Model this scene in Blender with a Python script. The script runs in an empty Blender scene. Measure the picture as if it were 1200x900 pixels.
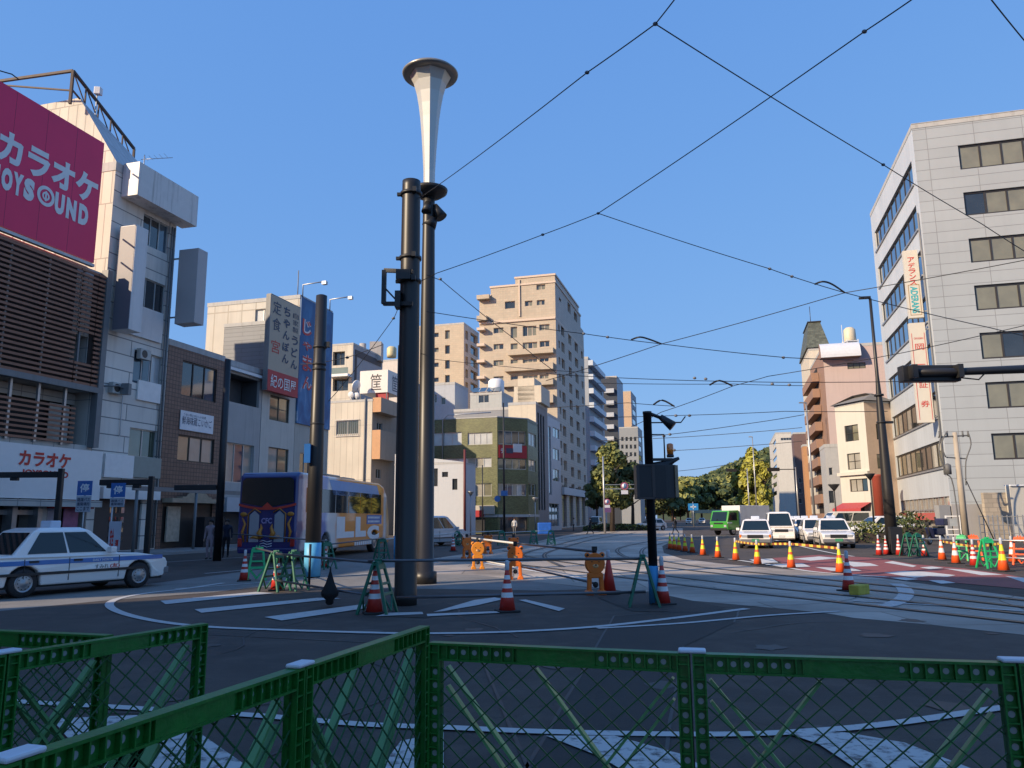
import bpy, bmesh, math, random
from mathutils import Vector as V, Matrix
SC = bpy.context.scene
COL = SC.collection
R = math.radians
sin, cos, tan, pi = math.sin, math.cos, math.tan, math.pi
# ---------------------------------------------------------------- camera model of the photograph (1200 x 900)
FPX = 908.0; PITCH = R(9.9); EYE = 1.6; ROLL = R(.5)
def ray(px, py):
    x = (px-600)/FPX; y = (450-py)/FPX
    u = x*cos(ROLL)+y*sin(ROLL); v = -x*sin(ROLL)+y*cos(ROLL)
    return V((u, cos(PITCH)-v*sin(PITCH), sin(PITCH)+v*cos(PITCH)))
def G(px, py, z=0.0):                      # point of the horizontal plane z seen at (px,py)
    d = ray(px, py); t = (z-EYE)/d.z
    return V((d.x*t, d.y*t, z))
def AY(px, py, Y):                         # point at depth Y seen at (px,py)
    d = ray(px, py); t = Y/d.y
    return V((d.x*t, Y, EYE+d.z*t))
def zat(px, py, P):                        # height above P seen at row py
    d = ray(px, py); t = math.hypot(P[0], P[1])/math.hypot(d.x, d.y)
    return EYE+d.z*t
def vpdir(px):
    d = ray(px, 608.5-(px-600)*tan(ROLL)); return V((d.x, d.y, 0)).normalized()
def srgb(r, g, b):
    f = lambda c: (c/255/12.92 if c/255 <= .04045 else ((c/255+.055)/1.055)**2.4)
    return (f(r), f(g), f(b), 1)

# ---------------------------------------------------------------- materials
MATS = {}
def _new(name):
    m = bpy.data.materials.new(name); m.use_nodes = True
    nt = m.node_tree; b = nt.nodes['Principled BSDF']
    return m, nt, b
def mat(name, col, rough=.6, metal=0, var=.12, scale=3, bump=0, bscale=60, streak=0, spec=.5, coat=0, warm=None):
    """plain surface with soft blotches (var), vertical dirt streaks (streak) and grain (bump)"""
    if name in MATS: return MATS[name]
    m, nt, b = _new(name); N = nt.nodes; L = nt.links
    if len(col) == 3: col = (*col, 1)
    b.inputs['Roughness'].default_value = rough; b.inputs['Metallic'].default_value = metal
    b.inputs['Specular IOR Level'].default_value = spec
    if coat: b.inputs['Coat Weight'].default_value = coat; b.inputs['Coat Roughness'].default_value = .08
    tc = N.new('ShaderNodeTexCoord')
    n1 = N.new('ShaderNodeTexNoise'); n1.inputs['Scale'].default_value = scale; n1.inputs['Detail'].default_value = 6
    L.new(tc.outputs['Object'], n1.inputs['Vector'])
    mx = N.new('ShaderNodeMix'); mx.data_type = 'RGBA'
    mx.inputs[6].default_value = tuple(c*(1-var) for c in col[:3])+(1,)
    mx.inputs[7].default_value = tuple(min(1, c*(1+var)) for c in col[:3])+(1,)
    L.new(n1.outputs['Fac'], mx.inputs[0]); out = mx.outputs[2]
    if streak:
        mp = N.new('ShaderNodeMapping'); mp.inputs['Scale'].default_value = (2.2, 2.2, .12)
        L.new(tc.outputs['Object'], mp.inputs[0])
        n2 = N.new('ShaderNodeTexNoise'); n2.inputs['Scale'].default_value = 1.5; n2.inputs['Detail'].default_value = 8
        n2.inputs['Roughness'].default_value = .65
        L.new(mp.outputs[0], n2.inputs['Vector'])
        rp = N.new('ShaderNodeMapRange'); rp.inputs[1].default_value = .5; rp.inputs[2].default_value = .75
        rp.inputs[3].default_value = 0; rp.inputs[4].default_value = streak
        L.new(n2.outputs['Fac'], rp.inputs[0])
        m2 = N.new('ShaderNodeMix'); m2.data_type = 'RGBA'
        L.new(rp.outputs[0], m2.inputs[0]); L.new(out, m2.inputs[6])
        m2.inputs[7].default_value = (col[0]*.35, col[1]*.33, col[2]*.3, 1); out = m2.outputs[2]
    L.new(out, b.inputs['Base Color'])
    if bump:
        n3 = N.new('ShaderNodeTexNoise'); n3.inputs['Scale'].default_value = bscale; n3.inputs['Detail'].default_value = 4
        L.new(tc.outputs['Object'], n3.inputs['Vector'])
        bp = N.new('ShaderNodeBump'); bp.inputs['Strength'].default_value = bump; bp.inputs['Distance'].default_value = .02
        L.new(n3.outputs['Fac'], bp.inputs['Height']); L.new(bp.outputs[0], b.inputs['Normal'])
    MATS[name] = m; return m
def tile(name, col, joint, w, h, mort=.02, rough=.55, var=.12, offset=0, streak=.25, bump=.5, stain=.2):
    """brick / tile / panel pattern laid out in metres on the wall's own UV"""
    if name in MATS: return MATS[name]
    m, nt, b = _new(name); N = nt.nodes; L = nt.links
    b.inputs['Roughness'].default_value = rough
    uv = N.new('ShaderNodeUVMap'); tc = N.new('ShaderNodeTexCoord')
    br = N.new('ShaderNodeTexBrick'); br.offset = offset; br.inputs['Scale'].default_value = 1
    br.inputs['Brick Width'].default_value = w; br.inputs['Row Height'].default_value = h
    br.inputs['Mortar Size'].default_value = mort; br.inputs['Mortar Smooth'].default_value = .1
    br.inputs['Color1'].default_value = tuple(c*(1-var) for c in col[:3])+(1,)
    br.inputs['Color2'].default_value = tuple(min(1, c*(1+var)) for c in col[:3])+(1,)
    br.inputs['Mortar'].default_value = (*joint[:3], 1)
    L.new(uv.outputs[0], br.inputs['Vector'])
    mp = N.new('ShaderNodeMapping'); mp.inputs['Scale'].default_value = (1.6, 1.6, .1)
    L.new(tc.outputs['Object'], mp.inputs[0])
    n2 = N.new('ShaderNodeTexNoise'); n2.inputs['Scale'].default_value = 1.5; n2.inputs['Detail'].default_value = 8
    L.new(mp.outputs[0], n2.inputs['Vector'])
    rp = N.new('ShaderNodeMapRange'); rp.inputs[1].default_value = .48; rp.inputs[2].default_value = .8
    rp.inputs[4].default_value = streak
    L.new(n2.outputs['Fac'], rp.inputs[0])
    m2 = N.new('ShaderNodeMix'); m2.data_type = 'RGBA'
    L.new(rp.outputs[0], m2.inputs[0]); L.new(br.outputs['Color'], m2.inputs[6])
    m2.inputs[7].default_value = (col[0]*.4, col[1]*.38, col[2]*.36, 1)
    n4 = N.new('ShaderNodeTexNoise'); n4.inputs['Scale'].default_value = .35; n4.inputs['Detail'].default_value = 5
    L.new(tc.outputs['Object'], n4.inputs['Vector'])
    m3 = N.new('ShaderNodeMix'); m3.data_type = 'RGBA'; m3.blend_type = 'MULTIPLY'; m3.inputs[0].default_value = stain
    L.new(m2.outputs[2], m3.inputs[6])
    r4 = N.new('ShaderNodeMapRange'); r4.inputs[1].default_value = .3; r4.inputs[2].default_value = .7; r4.inputs[3].default_value = .3
    L.new(n4.outputs['Fac'], r4.inputs[0]); L.new(r4.outputs[0], m3.inputs[7])
    L.new(m3.outputs[2], b.inputs['Base Color'])
    bp = N.new('ShaderNodeBump'); bp.inputs['Strength'].default_value = bump; bp.inputs['Distance'].default_value = .01
    bp.invert = True
    L.new(br.outputs['Fac'], bp.inputs['Height']); L.new(bp.outputs[0], b.inputs['Normal'])
    MATS[name] = m; return m
def glass(name, col, rough=.06, curtain=0):
    """window pane: dark room behind shiny glass, with pale curtain folds on some"""
    if name in MATS: return MATS[name]
    m, nt, b = _new(name); N = nt.nodes; L = nt.links
    b.inputs['Roughness'].default_value = .5 if curtain else rough
    b.inputs['Specular IOR Level'].default_value = .5
    b.inputs['Coat Weight'].default_value = 1; b.inputs['Coat Roughness'].default_value = rough*.6; b.inputs['Coat IOR'].default_value = 1.6
    uv = N.new('ShaderNodeUVMap')
    oi = N.new('ShaderNodeObjectInfo')
    n = N.new('ShaderNodeTexNoise'); n.noise_dimensions = '4D'; n.inputs['Scale'].default_value = .8; n.inputs['Detail'].default_value = 3
    L.new(uv.outputs[0], n.inputs['Vector']); L.new(oi.outputs['Random'], n.inputs['W'])
    mx = N.new('ShaderNodeMix'); mx.data_type = 'RGBA'
    mx.inputs[6].default_value = tuple(c*.55 for c in col[:3])+(1,); mx.inputs[7].default_value = tuple(min(1, c*1.4) for c in col[:3])+(1,)
    L.new(n.outputs['Fac'], mx.inputs[0]); out = mx.outputs[2]
    if curtain:
        w = N.new('ShaderNodeTexWave'); w.inputs['Scale'].default_value = 3.2; w.inputs['Distortion'].default_value = 2
        L.new(uv.outputs[0], w.inputs['Vector'])
        m2 = N.new('ShaderNodeMix'); m2.data_type = 'RGBA'; m2.blend_type = 'MULTIPLY'; m2.inputs[0].default_value = .45
        L.new(out, m2.inputs[6]); L.new(w.outputs['Color'], m2.inputs[7]); out = m2.outputs[2]
    L.new(out, b.inputs['Base Color'])
    MATS[name] = m; return m

# ---------------------------------------------------------------- mesh builder
def wloc(o):
    p = V((0, 0, 0))
    while o is not None: p = p+o.location; o = o.parent
    return p
class MB:
    def __init__(s): s.v = []; s.f = []; s.m = []; s.sm = []; s.M = None
    def P(s, p):
        p = V(p) if len(p) == 3 else V((*p, 0))
        s.v.append(s.M @ p if s.M is not None else p); return len(s.v)-1
    def face(s, pts, m=0, sm=False):
        s.f.append([s.P(p) for p in pts]); s.m.append(m); s.sm.append(sm); return s
    def idx(s, ids, m=0, sm=False): s.f.append(list(ids)); s.m.append(m); s.sm.append(sm)
    def box(s, a, b, m=0):
        x0, y0, z0 = a; x1, y1, z1 = b
        if x0 > x1: x0, x1 = x1, x0
        if y0 > y1: y0, y1 = y1, y0
        if z0 > z1: z0, z1 = z1, z0
        i = [s.P(p) for p in ((x0, y0, z0), (x1, y0, z0), (x1, y1, z0), (x0, y1, z0), (x0, y0, z1), (x1, y0, z1), (x1, y1, z1), (x0, y1, z1))]
        for q in ((0, 3, 2, 1), (4, 5, 6, 7), (0, 1, 5, 4), (1, 2, 6, 5), (2, 3, 7, 6), (3, 0, 4, 7)): s.idx([i[k] for k in q], m)
        return s
    def obox(s, O, ax, ay, az, m=0):
        """box from corner O along three edge vectors"""
        O = V(O); ax = V(ax); ay = V(ay); az = V(az)
        if ax.cross(ay).dot(az) < 0: ax, ay = ay, ax
        i = [s.P(O+ax*a+ay*b+az*c) for a, b, c in ((0, 0, 0), (1, 0, 0), (1, 1, 0), (0, 1, 0), (0, 0, 1), (1, 0, 1), (1, 1, 1), (0, 1, 1))]
        for q in ((0, 3, 2, 1), (4, 5, 6, 7), (0, 1, 5, 4), (1, 2, 6, 5), (2, 3, 7, 6), (3, 0, 4, 7)): s.idx([i[k] for k in q], m)
        return s
    def bar(s, p0, p1, w, h=None, m=0, up=(0, 0, 1)):
        """square bar from p0 to p1, w across, h along up"""
        h = h or w; p0 = V(p0); p1 = V(p1); d = (p1-p0)
        if d.length < 1e-6: return s
        dn = d.normalized(); a = dn.cross(V(up))
        if a.length < 1e-3: a = dn.cross(V((1, 0, 0)))
        a.normalize(); b = a.cross(dn).normalized()
        return s.obox(p0-a*w/2-b*h/2, a*w, b*h, d, m)
    def tube(s, pts, r, n=8, m=0, caps=True, sm=True):
        pts = [V(p) for p in pts]; k = len(pts)
        rr = r if isinstance(r, (list, tuple)) else [r]*k
        rings = []; prev = None
        for i, p in enumerate(pts):
            d = (pts[min(i+1, k-1)]-pts[max(i-1, 0)])
            if d.length < 1e-9: d = V((0, 0, 1))
            d.normalize()
            if prev is None:
                a = d.cross(V((0, 0, 1)))
                if a.length < 1e-3: a = V((1, 0, 0))
            else:
                a = prev-d*prev.dot(d)
            a.normalize(); prev = a; b = d.cross(a)
            rings.append([s.P(p+(a*cos(2*pi*j/n)+b*sin(2*pi*j/n))*rr[i]) for j in range(n)])
        for i in range(k-1):
            for j in range(n):
                s.idx((rings[i][j], rings[i][(j+1) % n], rings[i+1][(j+1) % n], rings[i+1][j]), m, sm)
        if caps: s.idx(rings[0][::-1], m); s.idx(rings[-1], m)
        return s
    def cyl(s, p0, p1, r0, r1=None, n=16, m=0, caps=True): return s.tube([p0, p1], [r0, r0 if r1 is None else r1], n, m, caps)
    def lathe(s, prof, c=(0, 0, 0), n=24, m=0, sm=True, mats=None):
        c = V(c); rings = []
        for r, z in prof: rings.append([s.P(c+V((r*cos(2*pi*j/n), r*sin(2*pi*j/n), z))) for j in range(n)])
        for i in range(len(prof)-1):
            mm = mats[i] if mats else m
            for j in range(n): s.idx((rings[i][j], rings[i][(j+1) % n], rings[i+1][(j+1) % n], rings[i+1][j]), mm, sm)
        if prof[0][0] > 1e-4: s.idx(rings[0][::-1], mats[0] if mats else m)
        if prof[-1][0] > 1e-4: s.idx(rings[-1], mats[-1] if mats else m)
        return s
    def prism(s, poly, z0, z1, m=0, side=None):
        """flat polygon (x,y) extruded from z0 to z1"""
        a = sum(poly[i][0]*poly[(i+1) % len(poly)][1]-poly[(i+1) % len(poly)][0]*poly[i][1] for i in range(len(poly)))
        if a < 0: poly = poly[::-1]
        t = [s.P((p[0], p[1], z1)) for p in poly]; b = [s.P((p[0], p[1], z0)) for p in poly]
        s.idx(t, m); s.idx(b[::-1], m if side is None else side)
        for i in range(len(poly)):
            j = (i+1) % len(poly); s.idx((b[i], b[j], t[j], t[i]), m if side is None else side)
        return s
    def ball(s, c, r, m=0, n=10, sq=(1, 1, 1)):
        c = V(c); prev = None
        for i in range(n//2+1):
            th = pi*i/(n//2)
            ring = [s.P(c+V((r*sq[0]*sin(th)*cos(2*pi*j/n), r*sq[1]*sin(th)*sin(2*pi*j/n), -r*sq[2]*cos(th)))) for j in range(n)]
            if prev:
                for j in range(n): s.idx((prev[j], prev[(j+1) % n], ring[(j+1) % n], ring[j]), m, True)
            prev = ring
        return s
    def build(s, name, mats, parent=None, bevel=0, label=None, merge=False, seg=2):
        if not isinstance(mats, (list, tuple)): mats = [mats]
        off = wloc(parent) if parent else V((0, 0, 0))
        me = bpy.data.meshes.new(name)
        me.from_pydata([tuple(p-off) for p in s.v], [], s.f)
        for mt in mats: me.materials.append(mt)
        for i, p in enumerate(me.polygons):
            p.material_index = min(s.m[i], len(mats)-1); p.use_smooth = s.sm[i]
        uvl = me.uv_layers.new(name='UVMap')
        for p in me.polygons:
            n = p.normal
            for li in p.loop_indices:
                c = me.vertices[me.loops[li].vertex_index].co+off
                if abs(n.z) > .7: uvl.data[li].uv = (c.x, c.y)
                else:
                    t = V((-n.y, n.x, 0)); t.normalize()
                    uvl.data[li].uv = (c.dot(t), c.z)
        if merge or bevel:
            bm = bmesh.new(); bm.from_mesh(me); bmesh.ops.remove_doubles(bm, verts=bm.verts, dist=1e-4)
            if bevel:
                es = [e for e in bm.edges if len(e.link_faces) == 2 and e.calc_face_angle(0) > .5]
                try: bmesh.ops.bevel(bm, geom=es, offset=bevel, segments=seg, profile=.5, affect='EDGES', clamp_overlap=True)
                except Exception: pass
            bm.to_mesh(me); bm.free()
        o = bpy.data.objects.new(name, me); COL.objects.link(o)
        if parent: o.parent = parent
        if label: o['label'] = label
        return o
def tag(o, label=None, cat=None, group=None, kind=None):
    if label: o['label'] = label
    if cat: o['category'] = cat
    if group: o['group'] = group
    if kind: o['kind'] = kind
    return o
def thing(name, label, cat, loc=(0, 0, 0), group=None):
    o = bpy.data.objects.new(name, None); COL.objects.link(o); o.location = loc; o.empty_display_size = .2
    return tag(o, label, cat, group)
def dup(root, loc, rz=0, label=None, sc=None):
    """copy a thing with its parts and sub-parts"""
    r = root.copy(); COL.objects.link(r); r.location = loc; r.rotation_euler = (0, 0, rz)
    if sc: r.scale = (sc, sc, sc)
    if label: r['label'] = label
    for ch in list(root.children):
        c = ch.copy(); COL.objects.link(c); c.parent = r
        for g in ch.children:
            d = g.copy(); COL.objects.link(d); d.parent = c
    return r
def place(root, loc, rz=0, sc=None):
    root.location = loc; root.rotation_euler = (0, 0, rz)
    if sc: root.scale = (sc, sc, sc)
    return root

# ---------------------------------------------------------------- lettering
_TC = {}
def glyphs(body, bold=0.0):
    k = (body, bold)
    if k in _TC: return _TC[k]
    cu = bpy.data.curves.new('lettering', 'FONT'); cu.body = body; cu.size = 1; cu.offset = bold; cu.resolution_u = 3
    ob = bpy.data.objects.new('lettering', cu); COL.objects.link(ob)
    dg = bpy.context.evaluated_depsgraph_get(); dg.update()
    me = ob.evaluated_get(dg).to_mesh()
    vs = [v.co.copy() for v in me.vertices]; fs = [list(p.vertices) for p in me.polygons]
    ob.evaluated_get(dg).to_mesh_clear()
    bpy.data.objects.remove(ob); bpy.data.curves.remove(cu)
    if vs:
        x0 = min(v.x for v in vs); x1 = max(v.x for v in vs); y0 = min(v.y for v in vs); y1 = max(v.y for v in vs)
    else: x0 = y0 = 0; x1 = y1 = 1
    _TC[k] = (vs, fs, x0, x1, y0, y1); return _TC[k]
def put_text(mb, body, f, box, bold=0, m=0):
    """f(s,z)->world, box = s0,s1,z0,z1 ; each line of body on its own row"""
    s0, s1, z0, z1 = box; rows = body.split('\n'); h = (z1-z0)/len(rows)
    for i, row in enumerate(rows):
        if not row.strip(): continue
        vs, fs, x0, x1, y0, y1 = glyphs(row, bold)
        a = z1-h*(i+1)+h*.06; bh = h*.88
        ids = [mb.P(f(s0+(v.x-x0)/(x1-x0)*(s1-s0), a+(v.y-y0)/(y1-y0)*bh)) for v in vs]
        for q in fs: mb.idx([ids[k] for k in q], m)
    return mb

# ---------------------------------------------------------------- facades
class Face:
    def __init__(s, O, d): s.O = V((O[0], O[1], 0)); s.d = V((d[0], d[1], 0)).normalized(); s.n = V((s.d.y, -s.d.x, 0))
    def P(s, a, z, out=0): return s.O+s.d*a+s.n*out+V((0, 0, z))
    def uv(s, px, py, out=0):
        d = ray(px, py); O = s.O+s.n*out-V((0, 0, EYE)); t = O.dot(s.n)/d.dot(s.n); p = d*t
        return (p-O).dot(s.d)+0.0, p.z+EYE
    def rect(s, x0, y0, x1, y1):
        """pixel rectangle (its left and right columns, top and bottom rows at mid width) -> s0,s1,z0,z1"""
        xm = (x0+x1)/2; ym = (y0+y1)/2
        a, b = s.uv(x0, ym)[0], s.uv(x1, ym)[0]
        return a, b, s.uv(xm, y1)[1], s.uv(xm, y0)[1]
def facewall(mb, F, s0, s1, z0, z1, holes, depth=.14, m=0, mr=None):
    """wall with real openings and their reveals"""
    mr = m if mr is None else mr
    holes = [(max(a, s0+.02), min(b, s1-.02), max(c, z0), min(d, z1-.02)) for a, b, c, d in holes if b > s0+.05 and a < s1-.05]
    ss = sorted({s0, s1, *[h[0] for h in holes], *[h[1] for h in holes]})
    zz = sorted({z0, z1, *[h[2] for h in holes], *[h[3] for h in holes]})
    for i in range(len(ss)-1):
        for j in range(len(zz)-1):
            cs, cz = (ss[i]+ss[i+1])/2, (zz[j]+zz[j+1])/2
            if any(h[0] < cs < h[1] and h[2] < cz < h[3] for h in holes): continue
            mb.face([F.P(ss[i], zz[j]), F.P(ss[i+1], zz[j]), F.P(ss[i+1], zz[j+1]), F.P(ss[i], zz[j+1])], m)
    for a, b, c, d in holes:
        mb.face([F.P(a, c), F.P(b, c), F.P(b, c, -depth), F.P(a, c, -depth)], mr)
        mb.face([F.P(a, d, -depth), F.P(b, d, -depth), F.P(b, d), F.P(a, d)], mr)
        mb.face([F.P(a, c), F.P(a, c, -depth), F.P(a, d, -depth), F.P(a, d)], mr)
        mb.face([F.P(b, c, -depth), F.P(b, c), F.P(b, d), F.P(b, d, -depth)], mr)
RW = random.Random(3)
def window(F, r, parent, nx=2, fm=None, pm=None, depth=.14, fw=.06, ny=1, name='window', sill=False, uneven=True):
    a, b, c, d = r
    mb = MB(); D = -depth
    def fr(u0, u1, w0, w1, o=.05): mb.obox(F.P(u0, w0, D+.004), F.d*(u1-u0), F.n*o, V((0, 0, w1-w0)))
    fr(a, b, c, c+fw); fr(a, b, d-fw, d); fr(a, a+fw, c+fw, d-fw); fr(b-fw, b, c+fw, d-fw)
    for i in range(1, nx): x = a+(b-a)*i/nx; fr(x-fw*.5, x+fw*.5, c+fw, d-fw, .045)
    for j in range(1, ny): z = c+(d-c)*j/ny; fr(a+fw, b-fw, z-fw*.4, z+fw*.4, .035)
    if sill: mb.obox(F.P(a-.05, c-.06, 0), F.d*(b-a+.1), F.n*.06, V((0, 0, .055)))
    w = mb.build(name, fm, parent)
    pm = pm if isinstance(pm, (list, tuple)) else [pm]
    cells = MB()
    for i in range(nx):
        x0 = a+(b-a)*i/nx; x1 = a+(b-a)*(i+1)/nx
        cells.face([F.P(x0, c, D), F.P(x1, c, D), F.P(x1, d, D), F.P(x0, d, D)], RW.randrange(len(pm)))
    cells.build('pane', pm, w)
    return w
def building(name, label, cat, corner, w, dep, h, kind='R', ang=None, wall=None, front=(), side=(), fmat=None, glasses=None,
             depth=.14, fw=.06, side_wall=None, roofmat=None, parapet=.4, base=0.0, group=None, sill=False, fholes=(), sholes=()):
    """box building. corner = its street corner on the ground; kind 'R': front face lies left of the corner and the street
    face runs away to the right; kind 'L': front face lies right of the corner, street face to the left.
    front / side: lists of (s0,s1,z0,z1,nx[,ny[,glasses]]) windows already in wall coordinates"""
    a = R(15.6) if ang is None else ang
    P = V((cos(a), -sin(a), 0)); D = V((sin(a), cos(a), 0)); c = V((corner[0], corner[1], base))
    root = thing(name, label, cat, tuple(c), group)
    if kind == 'R':
        FF = Face(c-P*w, P); FS = Face(c, D); far = Face(c-P*w+D*dep, -D)
    else:
        FF = Face(c, P); FS = Face(c+D*dep, -D); far = Face(c+P*w, D)
    return root, FF, FS, far, (P, D, c, w, dep, h)
def finish(root, FF, FS, far, geo, wall, front=(), side=(), fmat=None, glasses=None, depth=.14, fw=.06, side_wall=None,
           parapet=.45, sill=False, fholes=(), sholes=(), roofmat=None, rim=None, z0=0):
    P, D, c, w, dep, h = geo
    mats = [wall, side_wall or wall, roofmat or MATS['roof_grey'], rim or MATS['trim_grey']]
    mb = MB()
    facewall(mb, FF, 0, w, z0, h, [x[:4] for x in front]+list(fholes), depth, 0)
    facewall(mb, FS, 0, dep, z0, h, [x[:4] for x in side]+list(sholes), depth, 1)
    facewall(mb, far, 0, dep, z0, h, [], depth, 1)
    bk = Face(FF.P(w, 0)+D*dep, -P); facewall(mb, bk, 0, w, z0, h, [], depth, 1)
    wl = mb.build('wall', mats, root)
    rf = MB(); q = FF.O
    t = .2; hh = h-parapet
    rf.face([q+D*.01+V((0, 0, hh)), q+P*w+V((0, 0, hh)), q+P*w+D*dep+V((0, 0, hh)), q+D*dep+V((0, 0, hh))], 0)
    for (o, x, y) in ((q-P*.03-D*.03, P*(w+.06), D*t), (q-P*.03+D*(dep-t+.03), P*(w+.06), D*t), (q-P*.03+D*(t-.03), P*t, D*(dep-2*t+.06)), (q+P*(w-t+.03)+D*(t-.03), P*t, D*(dep-2*t+.06))):
        rf.obox(o+V((0, 0, hh+.003)), x, y, V((0, 0, parapet+.06)), 1)
    rf.build('roof', [mats[2], mats[3]], root)
    for lst, F in ((front, FF), (side, FS)):
        for x in lst:
            nx = x[4] if len(x) > 4 else 2; ny = x[5] if len(x) > 5 else 1; gl = x[6] if len(x) > 6 else glasses
            L = w if F is FF else dep
            r = (max(x[0], .02), min(x[1], L-.02), max(x[2], z0), min(x[3], h-.02))
            if r[1]-r[0] < .1: continue
            window(F, r, root, nx, fmat, gl, depth, fw, ny, sill=sill)
    return wl
# ================================================================ light, sky, camera
SUN_EL = R(26.5); SUN_AZ = V((-.866, -.5, 0)).normalized()
world = bpy.data.worlds.new('World'); SC.world = world; world.use_nodes = True
wn = world.node_tree; bg = wn.nodes['Background']
sky = wn.nodes.new('ShaderNodeTexSky'); sky.sky_type = 'NISHITA'; sky.sun_disc = False
sky.sun_elevation = SUN_EL; sky.sun_rotation = math.atan2(SUN_AZ.x, SUN_AZ.y) % (2*pi)
sky.altitude = 50; sky.air_density = 1.25; sky.dust_density = .35; sky.ozone_density = 3.2
# the photograph's flatter, bluer sky: the physical sky's channels compressed
sep = wn.nodes.new('ShaderNodeSeparateColor'); cmb = wn.nodes.new('ShaderNodeCombineColor'); wn.links.new(sky.outputs[0], sep.inputs[0])
for i_, (e_, a_, t_) in enumerate(((.45, .82, 8.0), (.31, 1.62, 10.0), (.13, 3.75, 11.0))):   # and left to climb again towards the sun's side
    pw = wn.nodes.new('ShaderNodeMath'); pw.operation = 'POWER'; pw.inputs[1].default_value = e_; wn.links.new(sep.outputs[i_], pw.inputs[0])
    ml = wn.nodes.new('ShaderNodeMath'); ml.operation = 'MULTIPLY'; ml.inputs[1].default_value = a_; wn.links.new(pw.outputs[0], ml.inputs[0]); 
    mx_ = wn.nodes.new('ShaderNodeMath'); mx_.operation = 'SUBTRACT'; mx_.inputs[1].default_value = t_; wn.links.new(sep.outputs[i_], mx_.inputs[0])
    m0_ = wn.nodes.new('ShaderNodeMath'); m0_.operation = 'MAXIMUM'; m0_.inputs[1].default_value = 0; wn.links.new(mx_.outputs[0], m0_.inputs[0])
    ad_ = wn.nodes.new('ShaderNodeMath'); ad_.operation = 'MULTIPLY_ADD'; ad_.inputs[1].default_value = 4.0; wn.links.new(m0_.outputs[0], ad_.inputs[0]); wn.links.new(ml.outputs[0], ad_.inputs[2]); wn.links.new(ad_.outputs[0], cmb.inputs[i_])
wn.links.new(cmb.outputs[0], bg.inputs[0]); bg.inputs[1].default_value = .13
sl = bpy.data.lights.new('sun', 'SUN'); sl.energy = 4.5; sl.angle = R(.53); sl.color = (1, .8, .56)
so = bpy.data.objects.new('sun', sl); COL.objects.link(so)
so.rotation_euler = V((-SUN_AZ.x*cos(SUN_EL), -SUN_AZ.y*cos(SUN_EL), -sin(SUN_EL))).to_track_quat('-Z', 'Y').to_euler()
cam = bpy.data.cameras.new('camera'); co = bpy.data.objects.new('camera', cam); COL.objects.link(co)
cam.sensor_width = 36; cam.lens = 36*FPX/1200; cam.clip_end = 6000; cam.clip_start = .05
co.location = (0, 0, EYE); co.rotation_euler = (Matrix.Rotation(pi/2+PITCH, 3, 'X') @ Matrix.Rotation(-ROLL, 3, 'Z')).to_euler(); SC.camera = co
SC.view_settings.view_transform = 'Standard'; SC.view_settings.look = 'None'; SC.view_settings.gamma = 1
SC.view_settings.exposure = .45
SC.cycles.max_bounces = 6; SC.cycles.diffuse_bounces = 3; SC.cycles.glossy_bounces = 3
SC.cycles.use_adaptive_sampling = True; SC.cycles.caustics_reflective = False; SC.cycles.caustics_refractive = False

# ================================================================ shared materials
mat('roof_grey', (.22, .22, .22), .9, var=.25, scale=1); mat('trim_grey', (.45, .45, .44), .7, streak=.4)
BLK = mat('black_metal', (.018, .018, .02), .45, var=.3); 
POLE = mat('pole_brown', (.02, .018, .017), .42, var=.25, scale=1.5, streak=.2)
POLE2 = mat('pole_dark', (.02, .02, .021), .5, var=.2, streak=.2)
STEEL = mat('galvanised', (.42, .43, .44), .4, .6, var=.2)
CREAM = mat('cream_sheet', (.7, .66, .58), .55, var=.06)
WHT = mat('white_paint', (.78, .78, .78), .5, var=.05, streak=.15)
WALUM = mat('alu_frame', (.5, .5, .48), .4, .3); DFR = mat('dark_frame', (.04, .035, .032), .4)
GD = glass('glass_dark', (.03, .035, .04)); GB = glass('glass_blue', (.05, .09, .13), .04)
GC = glass('glass_curtain', (.45, .42, .35), curtain=1); GP = glass('glass_pale', (.62, .64, .64), curtain=1)
GO = glass('glass_olive', (.2, .19, .13)); GG = glass('glass_green', (.08, .1, .07))
GRN = mat('plastic_green', (.02, .15, .045), .42, var=.25, scale=6)
GRB = mat('plastic_bright_green', (.02, .42, .14), .45, var=.15, scale=5)
GRT = mat('plastic_teal_green', (.01, .13, .075), .5, var=.15)
ORG = mat('plastic_orange', (.75, .16, .012), .5, var=.15, scale=6); ORL = mat('plastic_amber', (.75, .26, .02), .5, var=.15, scale=6)
RED = mat('cone_red', (.5, .03, .02), .45, var=.15, scale=8); CWH = mat('cone_white', (.72, .72, .72), .4, var=.1, scale=9)
YEL = mat('cone_yellow', (.72, .72, .02), .4, var=.08, scale=9); ORR = mat('cone_orange', (.85, .11, .02), .45, var=.12, scale=8)
RUB = mat('rubber', (.02, .02, .02), .8); TYRE = mat('tyre', (.02, .02, .022), .75, var=.3, scale=12)
BLUEBAND = mat('blue_wrap', (.06, .33, .62), .5, var=.2, scale=7)
TXR = mat('letter_red', (.6, .04, .03), .5); TXW = mat('letter_white', (.8, .8, .78), .5); TXK = mat('letter_black', (.02, .025, .03), .5)
TXN = mat('letter_navy', (.02, .04, .09), .5)

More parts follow.
